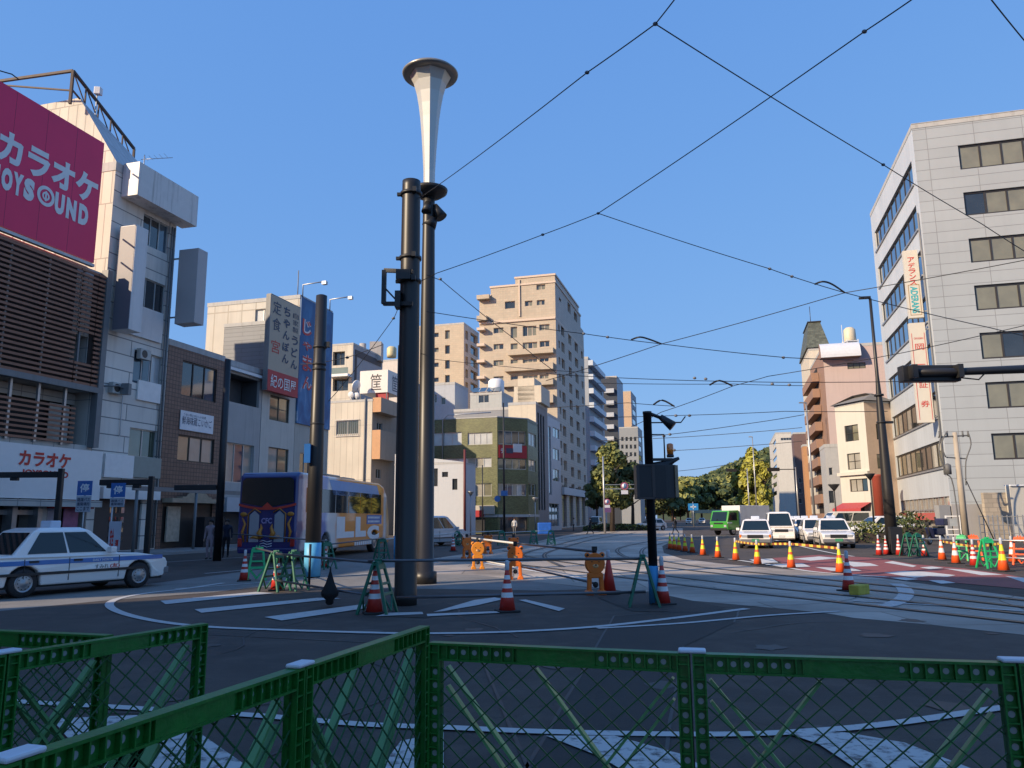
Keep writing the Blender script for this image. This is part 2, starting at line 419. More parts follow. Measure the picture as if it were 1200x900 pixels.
# ================================================================ ground
def asphalt(name, col, var=.25, patch=.35):
    m, nt, b = _new(name); N = nt.nodes; L = nt.links
    b.inputs['Roughness'].default_value = .85
    tc = N.new('ShaderNodeTexCoord')
    def noise(sc, det, rough=.6, dist=0):
        n = N.new('ShaderNodeTexNoise'); n.inputs['Scale'].default_value = sc; n.inputs['Detail'].default_value = det
        n.inputs['Roughness'].default_value = rough; n.inputs['Distortion'].default_value = dist
        L.new(tc.outputs['Object'], n.inputs['Vector']); return n
    big = noise(.12, 4, .6, .6); mid = noise(1.6, 6, .7); fine = noise(70, 3, .8)
    def mix(a, bcol, f, lo, hi, to):
        r = N.new('ShaderNodeMapRange'); r.inputs[1].default_value = lo; r.inputs[2].default_value = hi; r.inputs[4].default_value = f
        L.new(to.outputs['Fac'], r.inputs[0])
        m2 = N.new('ShaderNodeMix'); m2.data_type = 'RGBA'; L.new(r.outputs[0], m2.inputs[0])
        if isinstance(a, tuple): m2.inputs[6].default_value = a
        else: L.new(a, m2.inputs[6])
        m2.inputs[7].default_value = bcol; return m2.outputs[2]
    c = (*col, 1); d = tuple(x*(1-patch) for x in col)+(1,); l = tuple(x*(1+patch*1.3) for x in col)+(1,)
    o = mix(c, d, .9, .42, .6, big); o = mix(o, l, .8, .45, .8, mid); o = mix(o, tuple(x*2.2 for x in col)+(1,), .55, .55, .75, fine)
    v = N.new('ShaderNodeTexVoronoi'); v.feature = 'DISTANCE_TO_EDGE'; v.inputs['Scale'].default_value = .42
    wv = N.new('ShaderNodeVectorMath'); wv.operation = 'ADD'
    n5 = noise(1.2, 5, .7); L.new(tc.outputs['Object'], wv.inputs[0]); L.new(n5.outputs['Color'], wv.inputs[1]); L.new(wv.outputs[0], v.inputs['Vector'])
    r = N.new('ShaderNodeMapRange'); r.inputs[1].default_value = 0; r.inputs[2].default_value = .006; r.inputs[3].default_value = .6; r.inputs[4].default_value = 0
    L.new(v.outputs['Distance'], r.inputs[0])
    m3 = N.new('ShaderNodeMix'); m3.data_type = 'RGBA'; L.new(r.outputs[0], m3.inputs[0]); L.new(o, m3.inputs[6]); m3.inputs[7].default_value = tuple(x*.4 for x in col)+(1,)
    L.new(m3.outputs[2], b.inputs['Base Color'])
    bp = N.new('ShaderNodeBump'); bp.inputs['Strength'].default_value = .35; bp.inputs['Distance'].default_value = .01
    L.new(fine.outputs['Fac'], bp.inputs['Height']); L.new(bp.outputs[0], b.inputs['Normal'])
    MATS[name] = m; return m
ASP = asphalt('asphalt', (.068, .053, .043), patch=.5); ASPD = asphalt('asphalt_new', (.036, .031, .027), patch=.2); ASPL = asphalt('asphalt_worn', (.2, .19, .175), patch=.25)
SLAB = tile('track_concrete', (.5, .43, .36), (.26, .22, .17), 3.1, 1.7, .022, .8, .16, .5, .35, .3, .75)
MATS['track_concrete'].node_tree.nodes['Principled BSDF'].inputs['Roughness'].default_value = .75
PAVE = tile('pavement_blocks', (.3, .28, .26), (.18, .17, .16), .3, .3, .01, .85, .18, .5, 0, .3, .4)
LINE = mat('road_line_paint', (.55, .56, .57), .7, var=.25, scale=3, streak=0, bump=.2)
def worn_line(p0=.36, p1=.5, nm='worn_line_paint'):
    m, nt, b = _new(nm); N = nt.nodes; L = nt.links; tc = N.new('ShaderNodeTexCoord')
    n = N.new('ShaderNodeTexNoise'); n.inputs['Scale'].default_value = 9; n.inputs['Detail'].default_value = 8; n.inputs['Roughness'].default_value = .7
    L.new(tc.outputs['Object'], n.inputs['Vector'])
    r = N.new('ShaderNodeValToRGB'); e = r.color_ramp.elements
    e[0].position = p0; e[0].color = (.09, .085, .08, 1); e[1].position = p1; e[1].color = (.5, .49, .47, 1)
    L.new(n.outputs['Fac'], r.inputs[0]); L.new(r.outputs[0], b.inputs['Base Color']); b.inputs['Roughness'].default_value = .7
    MATS['worn'] = m; return m
WORN = worn_line()
LINE = worn_line(.3, .42, 'line_worn')
REDR = mat('red_road_coat', (.27, .075, .07), .8, var=.25, scale=1.2, bump=.2); RAIL = mat('rail_steel', (.1, .1, .1), .35, .8, var=.3)
RGR = mat('rail_groove', (.085, .078, .07), .8)
def struct(o): o['kind'] = 'structure'; return o
g = MB(); S_ = 3000; g.face([(-S_, -S_, 0), (S_, -S_, 0), (S_, S_, 0), (-S_, S_, 0)]); struct(g.build('ground', ASP))
def gpoly(mb, pts, z, m=0): mb.face([G(x, y, z) for x, y in pts], m)
def smoothpts(pts, k=6):
    out = []
    for i in range(len(pts)-1):
        p0 = pts[max(i-1, 0)]; p1 = pts[i]; p2 = pts[i+1]; p3 = pts[min(i+2, len(pts)-1)]
        for j in range(k):
            t = j/k; out.append(tuple(.5*((2*p1[c])+(-p0[c]+p2[c])*t+(2*p0[c]-5*p1[c]+4*p2[c]-p3[c])*t*t+(-p0[c]+3*p1[c]-3*p2[c]+p3[c])*t**3) for c in range(len(p1))))
    out.append(tuple(pts[-1])); return out
def strip(mb, wpts, w, z, m=0):
    k = len(wpts); ids = []
    ww = w if isinstance(w, (list, tuple)) else [w]*k
    for i, p in enumerate(wpts):
        a = V(wpts[max(i-1, 0)]); b = V(wpts[min(i+1, k-1)]); d = V((b[0]-a[0], b[1]-a[1], 0)).normalized(); n = V((-d.y, d.x, 0))*ww[i]/2
        ids.append((mb.P((p[0]+n.x, p[1]+n.y, z)), mb.P((p[0]-n.x, p[1]-n.y, z))))
    for i in range(k-1): mb.idx((ids[i][0], ids[i][1], ids[i+1][1], ids[i+1][0]), m)
def gline(mb, pts, w, z, m=0, k=6): strip(mb, smoothpts([tuple(G(x, y, z))[:2] for x, y in pts], k), w, z, m)
def fixn(o):
    for p in o.data.polygons:
        if p.normal.z < 0: p.flip()
    return o
# tram track slab, asphalt patches, far road
mb = MB(); gpoly(mb, [(470, 672), (505, 655), (600, 641), (660, 628), (700, 620), (800, 619), (800, 628), (776, 640), (778, 648), (800, 655), (850, 661), (920, 667), (1000, 673), (1200, 700), (1330, 717), (1900, 791),
    (1900, 842), (1330, 762), (1200, 744), (1080, 731), (1000, 724), (965, 718), (880, 710), (790, 702), (720, 691), (640, 683), (560, 674)], .004)
fixn(struct(mb.build('tram_track_slab', SLAB)))
mb = MB(); gpoly(mb, [(-60, 722), (120, 704), (250, 694), (300, 688), (505, 690), (640, 692), (700, 690), (640, 683), (560, 674), (470, 672), (500, 657), (420, 656), (300, 668), (130, 690), (-60, 706)], .0035)
fixn(struct(mb.build('worn_asphalt', ASPL)))
mb = MB(); gpoly(mb, [(700, 700), (760, 693), (850, 712), (835, 718), (740, 716)], .008)
gpoly(mb, [(615, 905), (720, 722), (868, 713), (860, 730), (800, 758), (777, 905)], .005)
gpoly(mb, [(445, 716), (520, 706), (540, 712), (500, 724), (450, 722)], .0086)
fixn(struct(mb.build('asphalt_patch', ASPD)))
# hairline tar joints, stains and manholes
rs0 = random.Random(11); mb = MB()
for k in range(16):
    x = rs0.uniform(-9, 11); y = rs0.uniform(3.5, 17); a = rs0.uniform(-.5, .5)+(0 if k % 2 else 1.4); pts = [(x, y)]
    for j in range(rs0.randrange(6, 16)): a += rs0.uniform(-.35, .35); x += cos(a)*.35; y += sin(a)*.35; pts.append((x, y))
    strip(mb, pts, [rs0.uniform(.012, .035) for _ in pts], .0075)
for q in (((615, 905), (720, 722)), ((720, 722), (868, 713)), ((868, 713), (860, 730)), ((800, 758), (777, 905)), ((-40, 752), (250, 744)), ((250, 744), (560, 760)), ((560, 760), (620, 905))):
    a, b = G(*q[0]), G(*q[1]); strip(mb, [tuple(a.lerp(b, i/8)+V((rs0.uniform(-.01, .01), rs0.uniform(-.01, .01), 0)))[:2] for i in range(9)], .03, .0078)
fixn(struct(mb.build('tar_joint', mat('tar', (.018, .018, .019), .55, var=.2))))
mb = MB()
for k in range(26):
    x = rs0.uniform(-9, 10); y = rs0.uniform(3.5, 16); r0 = rs0.uniform(.06, .3)
    mb.face([(x+r0*rs0.uniform(.6, 1.2)*cos(2*pi*j/14), y+r0*rs0.uniform(.6, 1.2)*sin(2*pi*j/14), .0068) for j in range(14)])
fixn(struct(mb.build('road_stain', mat('oil_stain', (.04, .036, .032), .6, var=.3, scale=8))))
# markings
mb = MB()
gline(mb, [(262, 683), (215, 690), (172, 695), (140, 701), (128, 708), (140, 717), (180, 727), (240, 734), (330, 738), (430, 741), (500, 742), (600, 740), (700, 734), (790, 724), (875, 713)], .16, .012)
gline(mb, [(700, 736), (800, 730), (900, 721), (985, 716)], .12, .013)
gline(mb, [(1050, 684), (1058, 688), (1062, 695), (1057, 702), (1045, 708), (1030, 711)], .3, .016)
gline(mb, [(1000, 704), (1080, 708), (1200, 716), (1290, 724)], .13, .0165)
for q in ([(188, 704), (300, 693.5), (322, 695), (194, 708)], [(228, 714), (372, 700.5), (400, 701), (236, 718)], [(310, 723), (425, 708), (440, 711), (330, 727)],
          [(455, 718), (495, 717), (496, 719.5), (440, 722)], [(500, 719.3), (585, 716), (586, 718), (501, 722)], [(508, 717), (556, 703), (580, 700), (590, 702), (560, 709), (520, 716)], [(608, 703), (616, 702.5), (662, 713), (655, 716)]):
    gpoly(mb, q, .014)
gline(mb, [(0, 668), (100, 664), (205, 658), (300, 652)], .14, .0125)
gline(mb, [(205, 690), (300, 683), (400, 675), (440, 671)], .12, .0128)
gline(mb, [(240, 672), (330, 664), (370, 660)], .12, .0122)
gline(mb, [(-40, 818), (60, 824), (150, 829), (300, 838), (420, 848), (520, 852), (640, 857), (800, 860), (920, 858), (1040, 848), (1180, 828), (1300, 812)], .13, .0135)
fixn(struct(mb.build('road_marking', LINE)))
mb = MB()
for q in ([(640, 862), (720, 862), (800, 884), (860, 920), (760, 920), (700, 885)], [(60, 842), (160, 838), (200, 850), (170, 900), (110, 900)], [(920, 858), (990, 858), (1060, 870), (1150, 905), (1010, 905), (960, 872)],
          [(130, 905), (150, 850), (230, 856), (300, 905)], [(470, 868), (520, 858), (520, 920), (430, 920)]): gpoly(mb, q, .0155)
fixn(struct(mb.build('worn_road_marking', WORN)))
# red bus lane and its white marks
mb = MB(); gpoly(mb, [(905, 654), (960, 650), (1030, 654), (1070, 661), (1130, 666), (1180, 673), (1200, 677), (1330, 694), (1700, 742), (1700, 757), (1330, 706), (1200, 690), (1120, 683), (1030, 677), (960, 671), (925, 665)], .009)
fixn(struct(mb.build('red_bus_lane', REDR)))
mb = MB()
for q in ([(1036, 659), (1046, 657.5), (1074, 663), (1070, 664.5)], [(1078, 665), (1092, 663.7), (1106, 665.5), (1090, 667)], [(1106, 666), (1135, 668), (1176, 673.5), (1150, 674)], [(1178, 675), (1200, 677), (1240, 683), (1205, 684)],
          [(1036, 671), (1060, 669), (1085, 670), (1120, 674), (1110, 676), (1088, 675), (1072, 677)], [(1043, 677), (1060, 676.6), (1076, 678.6), (1062, 680)], [(1088, 680), (1105, 680), (1120, 683), (1103, 684)],
          [(930, 654.6), (960, 652), (985, 654), (950, 657)], [(985, 657), (1020, 660), (1030, 663), (1000, 664)], [(955, 664.5), (1000, 666), (1010, 669), (975, 669)],
          [(878, 655.5), (905, 654.5), (912, 659), (888, 660)], [(905, 661), (940, 660), (950, 664), (920, 665)]): gpoly(mb, q, .0135)
gline(mb, [(855, 655), (905, 662), (955, 670), (1040, 676)], .2, .0165)
gline(mb, [(905, 632), (960, 645), (1000, 652)], .15, .0172)
gline(mb, [(800, 628.5), (850, 628), (900, 627.8)], .5, .0145)
gline(mb, [(640, 632), (700, 628), (740, 626)], .4, .0145)
gline(mb, [(500, 659.5), (560, 655.5), (600, 654)], .25, .0145)
gline(mb, [(563, 659), (620, 668), (690, 679)], .2, .0155)
fixn(struct(mb.build('lane_marking', mat('worn_white', (.6, .59, .56), .75, var=.3, scale=4))))
# rails
mb = MB()
rails = [[(1900, 821), (1330, 744), (1200, 729), (1000, 707), (860, 692), (760, 680), (640, 665), (560, 656)], [(1900, 811), (1330, 733), (1200, 719), (1000, 698), (880, 686), (780, 674), (700, 664), (620, 652), (590, 645)],
         [(1900, 803), (1330, 725), (1200, 711), (1050, 694), (920, 680), (800, 667), (740, 659), (700, 652)], [(1900, 795), (1330, 716), (1200, 703), (1060, 688), (920, 674), (820, 664), (765, 655)],
         [(765, 655), (752, 649), (754, 643), (762, 640), (783, 635), (810, 630)], [(745, 656), (730, 651), (723, 645), (729, 641), (742, 638), (757, 635), (790, 629)],
         [(660, 664), (642, 656), (638, 650), (645, 646), (662, 641), (700, 631), (745, 624)], [(620, 656), (612, 650), (625, 645), (650, 639), (690, 629), (725, 623)],
         [(560, 645), (620, 637), (680, 627), (710, 622)]]
for r_ in rails:
    gline(mb, r_, .2, .0185, 1); gline(mb, r_, .06, .0225, 0)
fixn(struct(mb.build('tram_rail', [RAIL, RGR])))
# left pavement with kerb, right pavement, central island
KERB = mat('kerb_stone', (.35, .34, .32), .85, var=.2, scale=2)
D0 = vpdir(855); P0 = V((D0.y, -D0.x, 0)); ANG = math.atan2(D0.x, D0.y)
F1 = Face(G(200, 645), D0)
def wpoly(name, pts, z0, z1, mats, m2=None):
    mb = MB(); mb.prism([(p[0], p[1]) for p in pts], z0, z1, 0, 1); return struct(mb.build(name, mats))
sEnd = F1.uv(392, 500)[0]
wpoly('left_pavement', [F1.P(-45, 0, 4.2), F1.P(sEnd+.5, 0, 4.2), F1.P(sEnd+3.5, 0, 1.5), F1.P(sEnd+3.5, 0, -25), F1.P(-45, 0, -25)], -.05, .13, [PAVE, KERB])
# ================================================================ buildings
def along(c, d, px, py):
    """distance from c along d to the vertical plane through pixel column px"""
    r = ray(px, py); den = d.x*r.y-d.y*r.x
    return (c[1]*r.x-c[0]*r.y)/den
def BLD(name, label, cat, kind, corner, ytop, front, side, ang=None, group=None, minw=None, dmin=None):
    """corner: (px,py,Y) or world point; ytop: (px,py) of its top; front, side: (px,py) of the far ends (or metres)"""
    a = ANG if ang is None else ang
    P = V((cos(a), -sin(a), 0)); D = V((sin(a), cos(a), 0))
    c = AY(*corner) if isinstance(corner, tuple) else V(corner)
    h = zat(ytop[0], ytop[1], c) if isinstance(ytop, tuple) else ytop
    sg = -1 if kind == 'R' else 1
    w = along(c, P*sg, *front) if isinstance(front, tuple) else front
    dep = along(c, D, *side) if isinstance(side, tuple) else side
    return building(name, label, cat, (c.x, c.y), w, dep, h, kind, a, group=group)
def WP(F, lst, default=2):
    out = []
    for x in lst:
        r = F.rect(*x[:4]); out.append((*r, *(x[4:] if len(x) > 4 else (default,))))
    return out
# ---- brown louvred karaoke building
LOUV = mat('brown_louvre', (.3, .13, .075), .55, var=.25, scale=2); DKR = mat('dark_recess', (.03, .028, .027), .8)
GMET = mat('grey_metal', (.2, .2, .2), .5, var=.15, streak=.3)
OFFW = tile('offwhite_panel', (.6, .56, .5), (.25, .24, .23), 1.2, 2.6, .02, .6, .06)
cA = F1.P(F1.uv(-260, 420)[0], 0); 
# near end of building A is placed in world space
sA0 = None
SH = V((-SUN_AZ.x, -SUN_AZ.y, 0))
def f1hit(px, py):
    g_ = G(px, py); den = F1.d.x*SH.y-F1.d.y*SH.x; q = g_-F1.O
    s = (q.x*SH.y-q.y*SH.x)/den; return s, (g_-F1.P(s, 0)).length
sA0, _d = f1hit(510, 663); sL0, _dl = f1hit(130, 699); _tl = (G(262, 688)-F1.P(sL0, 0)).length; sK0, _dk = f1hit(60, 710); _tk = (G(800, 677)-F1.P(sK0, 0)).length
print('shadow set-out', sA0, F1.P(sA0, 0), sL0, F1.P(sL0, 0), _tl*tan(SUN_EL), sK0, F1.P(sK0, 0), _tk*tan(SUN_EL), 'left image edge s', F1.uv(0, 400)[0])
sA1 = F1.uv(106, 540)[0]; zA = F1.uv(110, 318)[1]
root, FF, FS, far, geo = BLD('karaoke_building', 'brown louvred karaoke building with white shop sign, leftmost in the left row', 'building', 'R', F1.P(sA0, 0), zA, 13.0, sA1-sA0)
def FSr(x0, y0, x1, y1, F=None): return (F or FS).rect(x0, y0, x1, y1)
zs = [FS.uv(60, y)[1] for y in (445, 478, 520, 583, 650)]   # louvre bottom, window band, balcony bottom, sign bottom, ground
L_ = sA1-sA0; holes = []
a0 = FS.uv(84, 380)[0]; a1 = FS.uv(104, 385)[0]
holes.append((a0, a1, FS.uv(92, 424)[1], FS.uv(92, 392)[1]))
b0 = .4; b1 = FS.uv(103, 500)[0]
holes.append((b0, b1, zs[2]+.1, zs[0]-.25))
holes.append((FS.uv(-30, 620)[0], FS.uv(44, 620)[0], .15, FS.uv(30, 578)[1]))
holes.append((FS.uv(54, 620)[0], FS.uv(103, 620)[0], .15, FS.uv(75, 592)[1]))
finish(root, FF, FS, far, geo, OFFW, sholes=holes, side_wall=OFFW, depth=1.2)
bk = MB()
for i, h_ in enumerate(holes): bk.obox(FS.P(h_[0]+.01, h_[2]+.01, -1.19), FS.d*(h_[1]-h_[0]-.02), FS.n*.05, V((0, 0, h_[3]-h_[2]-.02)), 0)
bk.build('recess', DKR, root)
lv = MB(); z = zs[0]
while z < zA-.1:
    for sa, sb in ((0.05, a0-.05), (a0, a1), (a1+.05, L_-.25)):
        if sa == a0 and holes[0][2]-.1 < z < holes[0][3]: continue
        lv.obox(FS.P(sa, z, .3), FS.d*(sb-sa), FS.n*.07, V((0, 0, .12)))
    z += .24
lv.build('louvre_screen', LOUV, root)
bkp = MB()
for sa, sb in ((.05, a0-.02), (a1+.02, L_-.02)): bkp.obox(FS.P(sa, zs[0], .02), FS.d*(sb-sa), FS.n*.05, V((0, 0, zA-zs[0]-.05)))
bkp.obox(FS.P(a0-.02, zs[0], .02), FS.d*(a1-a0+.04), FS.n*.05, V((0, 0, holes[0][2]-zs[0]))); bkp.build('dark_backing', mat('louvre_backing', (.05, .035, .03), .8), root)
fr = MB(); s = .3
while s < L_-.3:
    fr.obox(FS.P(s, zs[0]-.15, .2), FS.d*.09, FS.n*.1, V((0, 0, zA-zs[0]))); s += 2.1
fr.obox(FS.P(0, zs[0]-.3, .1), FS.d*(L_), FS.n*.35, V((0, 0, .28)))
fr.obox(FS.P(L_-.35, zs[2], .05), FS.d*.33, FS.n*.4, V((0, 0, zA-zs[2]+.2)))
fr.build('louvre_frame', GMET, root)
lo = MB()
for sa, sb in ((b0, FS.uv(84, 500)[0]),):
    z = zs[2]+.1
    while z < zs[1]+.15:
        lo.obox(FS.P(sa, z, .1), FS.d*(sb-sa), FS.n*.06, V((0, 0, .11))); z += .24
lo.build('balcony_slats', LOUV, root)
wb = MB(); s = b0
wb.obox(FS.P(b0, zs[1]+.5, -1.0), FS.d*(b1-b0), FS.n*.05, V((0, 0, zs[0]-.3-zs[1]-.5)))
wb.obox(FS.P(b1-1.6, zs[2]+.1, -.9), FS.d*1.2, FS.n*.05, V((0, 0, zs[1]-zs[2]+.3)))
wb.build('balcony_wall', OFFW, root)
po = MB(); s = FS.uv(5, 500)[0]
for px in (-60, -28, 4, 38, 70): s = FS.uv(px, 500)[0]; po.obox(FS.P(s, zs[2], .02), FS.d*.12, FS.n*.12, V((0, 0, zs[0]-zs[2]-.3)))
po.build('balcony_post', STEEL, root)
# shop sign board with lettering
r_ = (FS.uv(-140, 560)[0], FS.uv(107, 560)[0], FS.uv(50, 585)[1], FS.uv(50, 524)[1])
sb = MB(); sb.obox(FS.P(r_[0], r_[2], .35), FS.d*(r_[1]-r_[0]), FS.n*.25, V((0, 0, r_[3]-r_[2])))
sb.obox(FS.P(r_[0], r_[2]-.35, .1), FS.d*(r_[1]-r_[0]), FS.n*.7, V((0, 0, .3)), 1)
sbo = sb.build('shop_sign', [mat('sign_white', (.84, .8, .76), .4, var=.06), OFFW], root)
def lett(parent, F, body, px, mt, out=.62, bold=.02, name='lettering', box=None):
    b = box or F.rect(*px)
    t = MB(); put_text(t, body, lambda a, z: F.P(a, z, out), b, bold)
    return t.build(name, mt, parent)
lett(sbo, FS, 'カラオケ', (9, 529, 71, 549), TXR, bold=.035); lett(sbo, FS, 'JOYSOUND', (12, 551, 68, 562), TXR, bold=.035)
# ground floor: shutter frames, glass door, red awning panel, posters
gf = MB()
for px in (-30, 14, 44): s = FS.uv(px, 620)[0]; gf.obox(FS.P(s-.1, .14, -.5), FS.d*.25, FS.n*.55, V((0, 0, 2.9)))
gf.obox(FS.P(FS.uv(-30, 620)[0], 2.0, -.45), FS.d*4, FS.n*.2, V((0, 0, .22)))
gf.build('shopfront_frame', STEEL, root)
s0, s1 = FS.uv(53, 600)[0], FS.uv(103, 600)[0]
rp = MB(); rp.obox(FS.P(s0, FS.uv(75, 596)[1], .06), FS.d*(s1-s0), FS.n*.3, V((0, 0, 1.3))); rp.build('red_panel', mat('red_canvas', (.42, .01, .02), .6), root)
ps = MB(); ps.obox(FS.P(s0+.1, .3, -.2), FS.d*1.0, FS.n*.03, V((0, 0, 2)), 0); ps.obox(FS.P(s0+1.25, .3, -.2), FS.d*.9, FS.n*.03, V((0, 0, 2)), 1)
ps.obox(FS.P(s0+2.4, .5, -.2), FS.d*.8, FS.n*.03, V((0, 0, 1.8)), 2)
po_ = ps.build('poster', [mat('poster_pale', (.45, .43, .5), .5, var=.4, scale=2), mat('poster_pink', (.4, .15, .28), .5, var=.5, scale=3), mat('poster_grey', (.3, .33, .36), .5, var=.3, scale=3)], root)
# roof rail truss work behind the billboard
# billboard (thing of its own on the roof)
MAG = mat('magenta_board', (.88, .014, .11), .38, var=.08, scale=.5)
BF = Face(F1.P(0, 0, .35), D0)
xs = BF.uv(116, 240)[0]; zb = BF.uv(112, 309)[1]; zt = BF.uv(119, 166)[1]; xl = sA0+.5
bb = thing('rooftop_billboard', 'large magenta karaoke billboard on steel frame above brown louvred building', 'billboard', tuple(BF.P(xl, zb)))
m_ = MB(); m_.obox(BF.P(xl, zb, 0), BF.d*(xs-xl), -BF.n*.18, V((0, 0, zt-zb))); m_.build('panel', MAG, bb)
jn = MB(); s = xs-1.75
while s > xl: jn.obox(BF.P(s, zb+.02, .003), BF.d*.015, -BF.n*.02, V((0, 0, zt-zb-.04))); s -= 1.75
jn.build('seam', mat('magenta_seam', (.25, .005, .05), .5), bb)
lett(bb, BF, 'カラオケ', (-4, 150, 115, 190), TXW, .02, .045, box=(BF.uv(-2, 160)[0], BF.uv(115, 215)[0], BF.uv(70, 224)[1], BF.uv(70, 183)[1]))
lett(bb, BF, 'JOYS   UND', None, TXW, .02, .04, box=(BF.uv(-14, 200)[0], BF.uv(103.5, 248)[0], BF.uv(52, 240)[1], BF.uv(52, 212)[1])) if False else None
for body, xa, xb in (('J', -11, -2), ('O', 0.5, 14), ('Y', 14.5, 27), ('S', 28, 41), ('U', 66, 77.5), ('N', 80, 92), ('D', 95, 106.5)):
    c_, d_ = BF.uv(xa, 215)[0], BF.uv(xb, 215)[0]; zz0 = BF.uv(54, 246.5)[1]; zz1 = BF.uv(54, 217)[1]
    t = MB(); put_text(t, body, lambda a, z: BF.P(a, z, .02), (c_, d_, zz0, zz1), .075); t.build('lettering', TXW, bb)
t = MB(); cs, cz = BF.uv(53.5, 230); rr = (BF.uv(63, 230)[0]-BF.uv(41.5, 230)[0])/2
for ro, ri in ((rr*1.0, rr*.66), (rr*.42, rr*.24)):
    for k in range(32):
        a_, b_ = 2*pi*k/32, 2*pi*(k+1)/32
        t.face([BF.P(cs+ri*cos(a_), cz+ri*sin(a_), .02), BF.P(cs+ro*cos(a_), cz+ro*sin(a_), .02), BF.P(cs+ro*cos(b_), cz+ro*sin(b_), .02), BF.P(cs+ri*cos(b_), cz+ri*sin(b_), .02)])
t.obox(BF.P(cs-.05, cz-rr*.5, .0205), BF.d*.1, BF.n*.002, V((0, 0, rr))); t.build('emblem', TXW, bb)
fr = MB(); s = xl+.5
while s < xs:
    for q in (-.9, -1.6): fr.bar(BF.P(s, zA-.4, q), BF.P(s, zt-.2, q), .08)
    for k in range(5):
        za = zb+(zt-zb)*k/5; zc = zb+(zt-zb)*(k+1)/5
        fr.bar(BF.P(s, za, -.9), BF.P(s, zc, -1.6), .05); fr.bar(BF.P(s, zc, -.18), BF.P(s, zc, -.9), .06)
    s += 1.8
for k in range(6):
    z = zb+(zt-zb-.1)*k/5; fr.bar(BF.P(xl, z, -.9), BF.P(xs+.5, z, -.9), .07)
fr.bar(BF.P(xl, zb-.15, -.05), BF.P(xs, zb-.15, -.05), .22, .14); fr.build('support_frame', STEEL, bb)

def ac(F, s, z, parent):
    t = MB(); t.obox(F.P(s, z, .03), F.d*.8, F.n*.3, V((0, 0, .58))); o_ = t.build('air_conditioner', mat('ac_cream', (.5, .49, .45), .5, streak=.3), parent, bevel=.02)
    t = MB(); t.M = Matrix.Translation(F.P(s+.3, z+.29, .335)); n_ = 16
    t.face([F.d*(.22*cos(2*pi*k/n_))+V((0, 0, .22*sin(2*pi*k/n_))) for k in range(n_)]); t.M = None; t.build('fan_grille', DFR, o_)
    t = MB(); t.tube([F.P(s+.85, z+.2, .1), F.P(s+1.0, z+.1, .08), F.P(s+1.0, z-2.2, .08)], .03, 5); t.build('hose', WHT, o_)
# ---- tall white narrow building
WPAN = tile('white_alc', (.84, .77, .68), (.24, .23, .22), 4.6, .88, .03, .6, .07, .5, .35)
WSID = tile('cream_alc', (.62, .58, .5), (.35, .32, .28), .62, 3.1, .03, .65, .08, .5, .35)
sB0 = sA1+.04; sB1 = F1.uv(190.5, 503)[0]; zB = F1.uv(165, 207)[1]
root, FF, FS, far, geo = BLD('narrow_building', 'tall narrow white panelled building with blank sign boxes, beside the magenta billboard', 'building', 'R', F1.P(sB0, 0), zB, 12.0, sB1-sB0)
sw = WP(FS, [(167, 257, 198, 292, 3), (160, 328, 194, 364, 3), (156, 414, 190, 452, 3, 1, [GP, GB]), (151, 503, 184, 536, 2, 1, [GO, GG])])
gh = [(.5, FS.uv(166, 600)[0], .15, FS.uv(140, 583)[1])]
finish(root, FF, FS, far, geo, WSID, side=sw, side_wall=WPAN, fmat=WALUM, glasses=[GD, GB], depth=.16, sholes=gh)
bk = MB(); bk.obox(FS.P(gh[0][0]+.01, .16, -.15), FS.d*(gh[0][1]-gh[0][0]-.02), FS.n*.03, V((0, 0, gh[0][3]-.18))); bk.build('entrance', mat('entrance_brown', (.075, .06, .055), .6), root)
dr = MB()
for i in range(3):
    for j in range(5): dr.obox(FS.P(gh[0][1]-2.2+i*.4, .6+j*.5, -.12), FS.d*.22, FS.n*.02, V((0, 0, .3)))
dr.build('door_glazing', GD, root)
ms = MB(); L_ = sB1-sB0   # mansard roof
za = FS.uv(70, 108, -3)[1]; ra = FS.P(0.0, zB+4.3, -2.9); rb = FS.P(L_, zB+1.8, -2.2); ra2 = FS.P(0, zB+4.3, -8); rb2 = FS.P(L_, zB+1.8, -8)
pa = FS.P(0, zB+.06, 0); pb = FS.P(L_, zB+.06, 0); pa2 = FS.P(0, zB+.06, -9.5); pb2 = FS.P(L_, zB+.06, -9.5)
ms.face([pa, pb, rb, ra]); ms.face([ra, rb, rb2, ra2]); ms.face([ra2, rb2, pb2, pa2]); ms.face([pa, ra, ra2, pa2], 1); ms.face([pb, pb2, rb2, rb], 1)
ms.build('mansard_roof', [tile('mansard_sheet', (.5, .52, .53), (.3, .3, .3), .6, 1.4, .02, .5, .05, 0, .35), WSID], root)
bx = MB(); r_ = FS.rect(140, 199, 214, 250)
bx.obox(FS.P(FS.uv(142, 220)[0], FS.uv(180, 251)[1], .05), FS.d*(L_+.4-FS.uv(142, 220)[0]), FS.n*1.05, V((0, 0, FS.uv(180, 213)[1]-FS.uv(180, 251)[1]))); bx.build('fascia_sign', mat('blank_sign', (.72, .68, .64), .45, var=.1, streak=.9), root)
BLS = mat('blank_sign_clean', (.75, .71, .68), .4, var=.06, streak=.2); BLE = mat('blank_sign_edge', (.46, .43, .42), .4, var=.05)
bx = MB(); s0 = FS.uv(146, 330)[0]; bx.obox(FS.P(.35, FS.uv(140, 392)[1], .25), FS.d*.9, FS.n*1.1, V((0, 0, FS.uv(140, 268)[1]-FS.uv(140, 392)[1]))); bx.build('projecting_sign', BLS, root, bevel=.02)
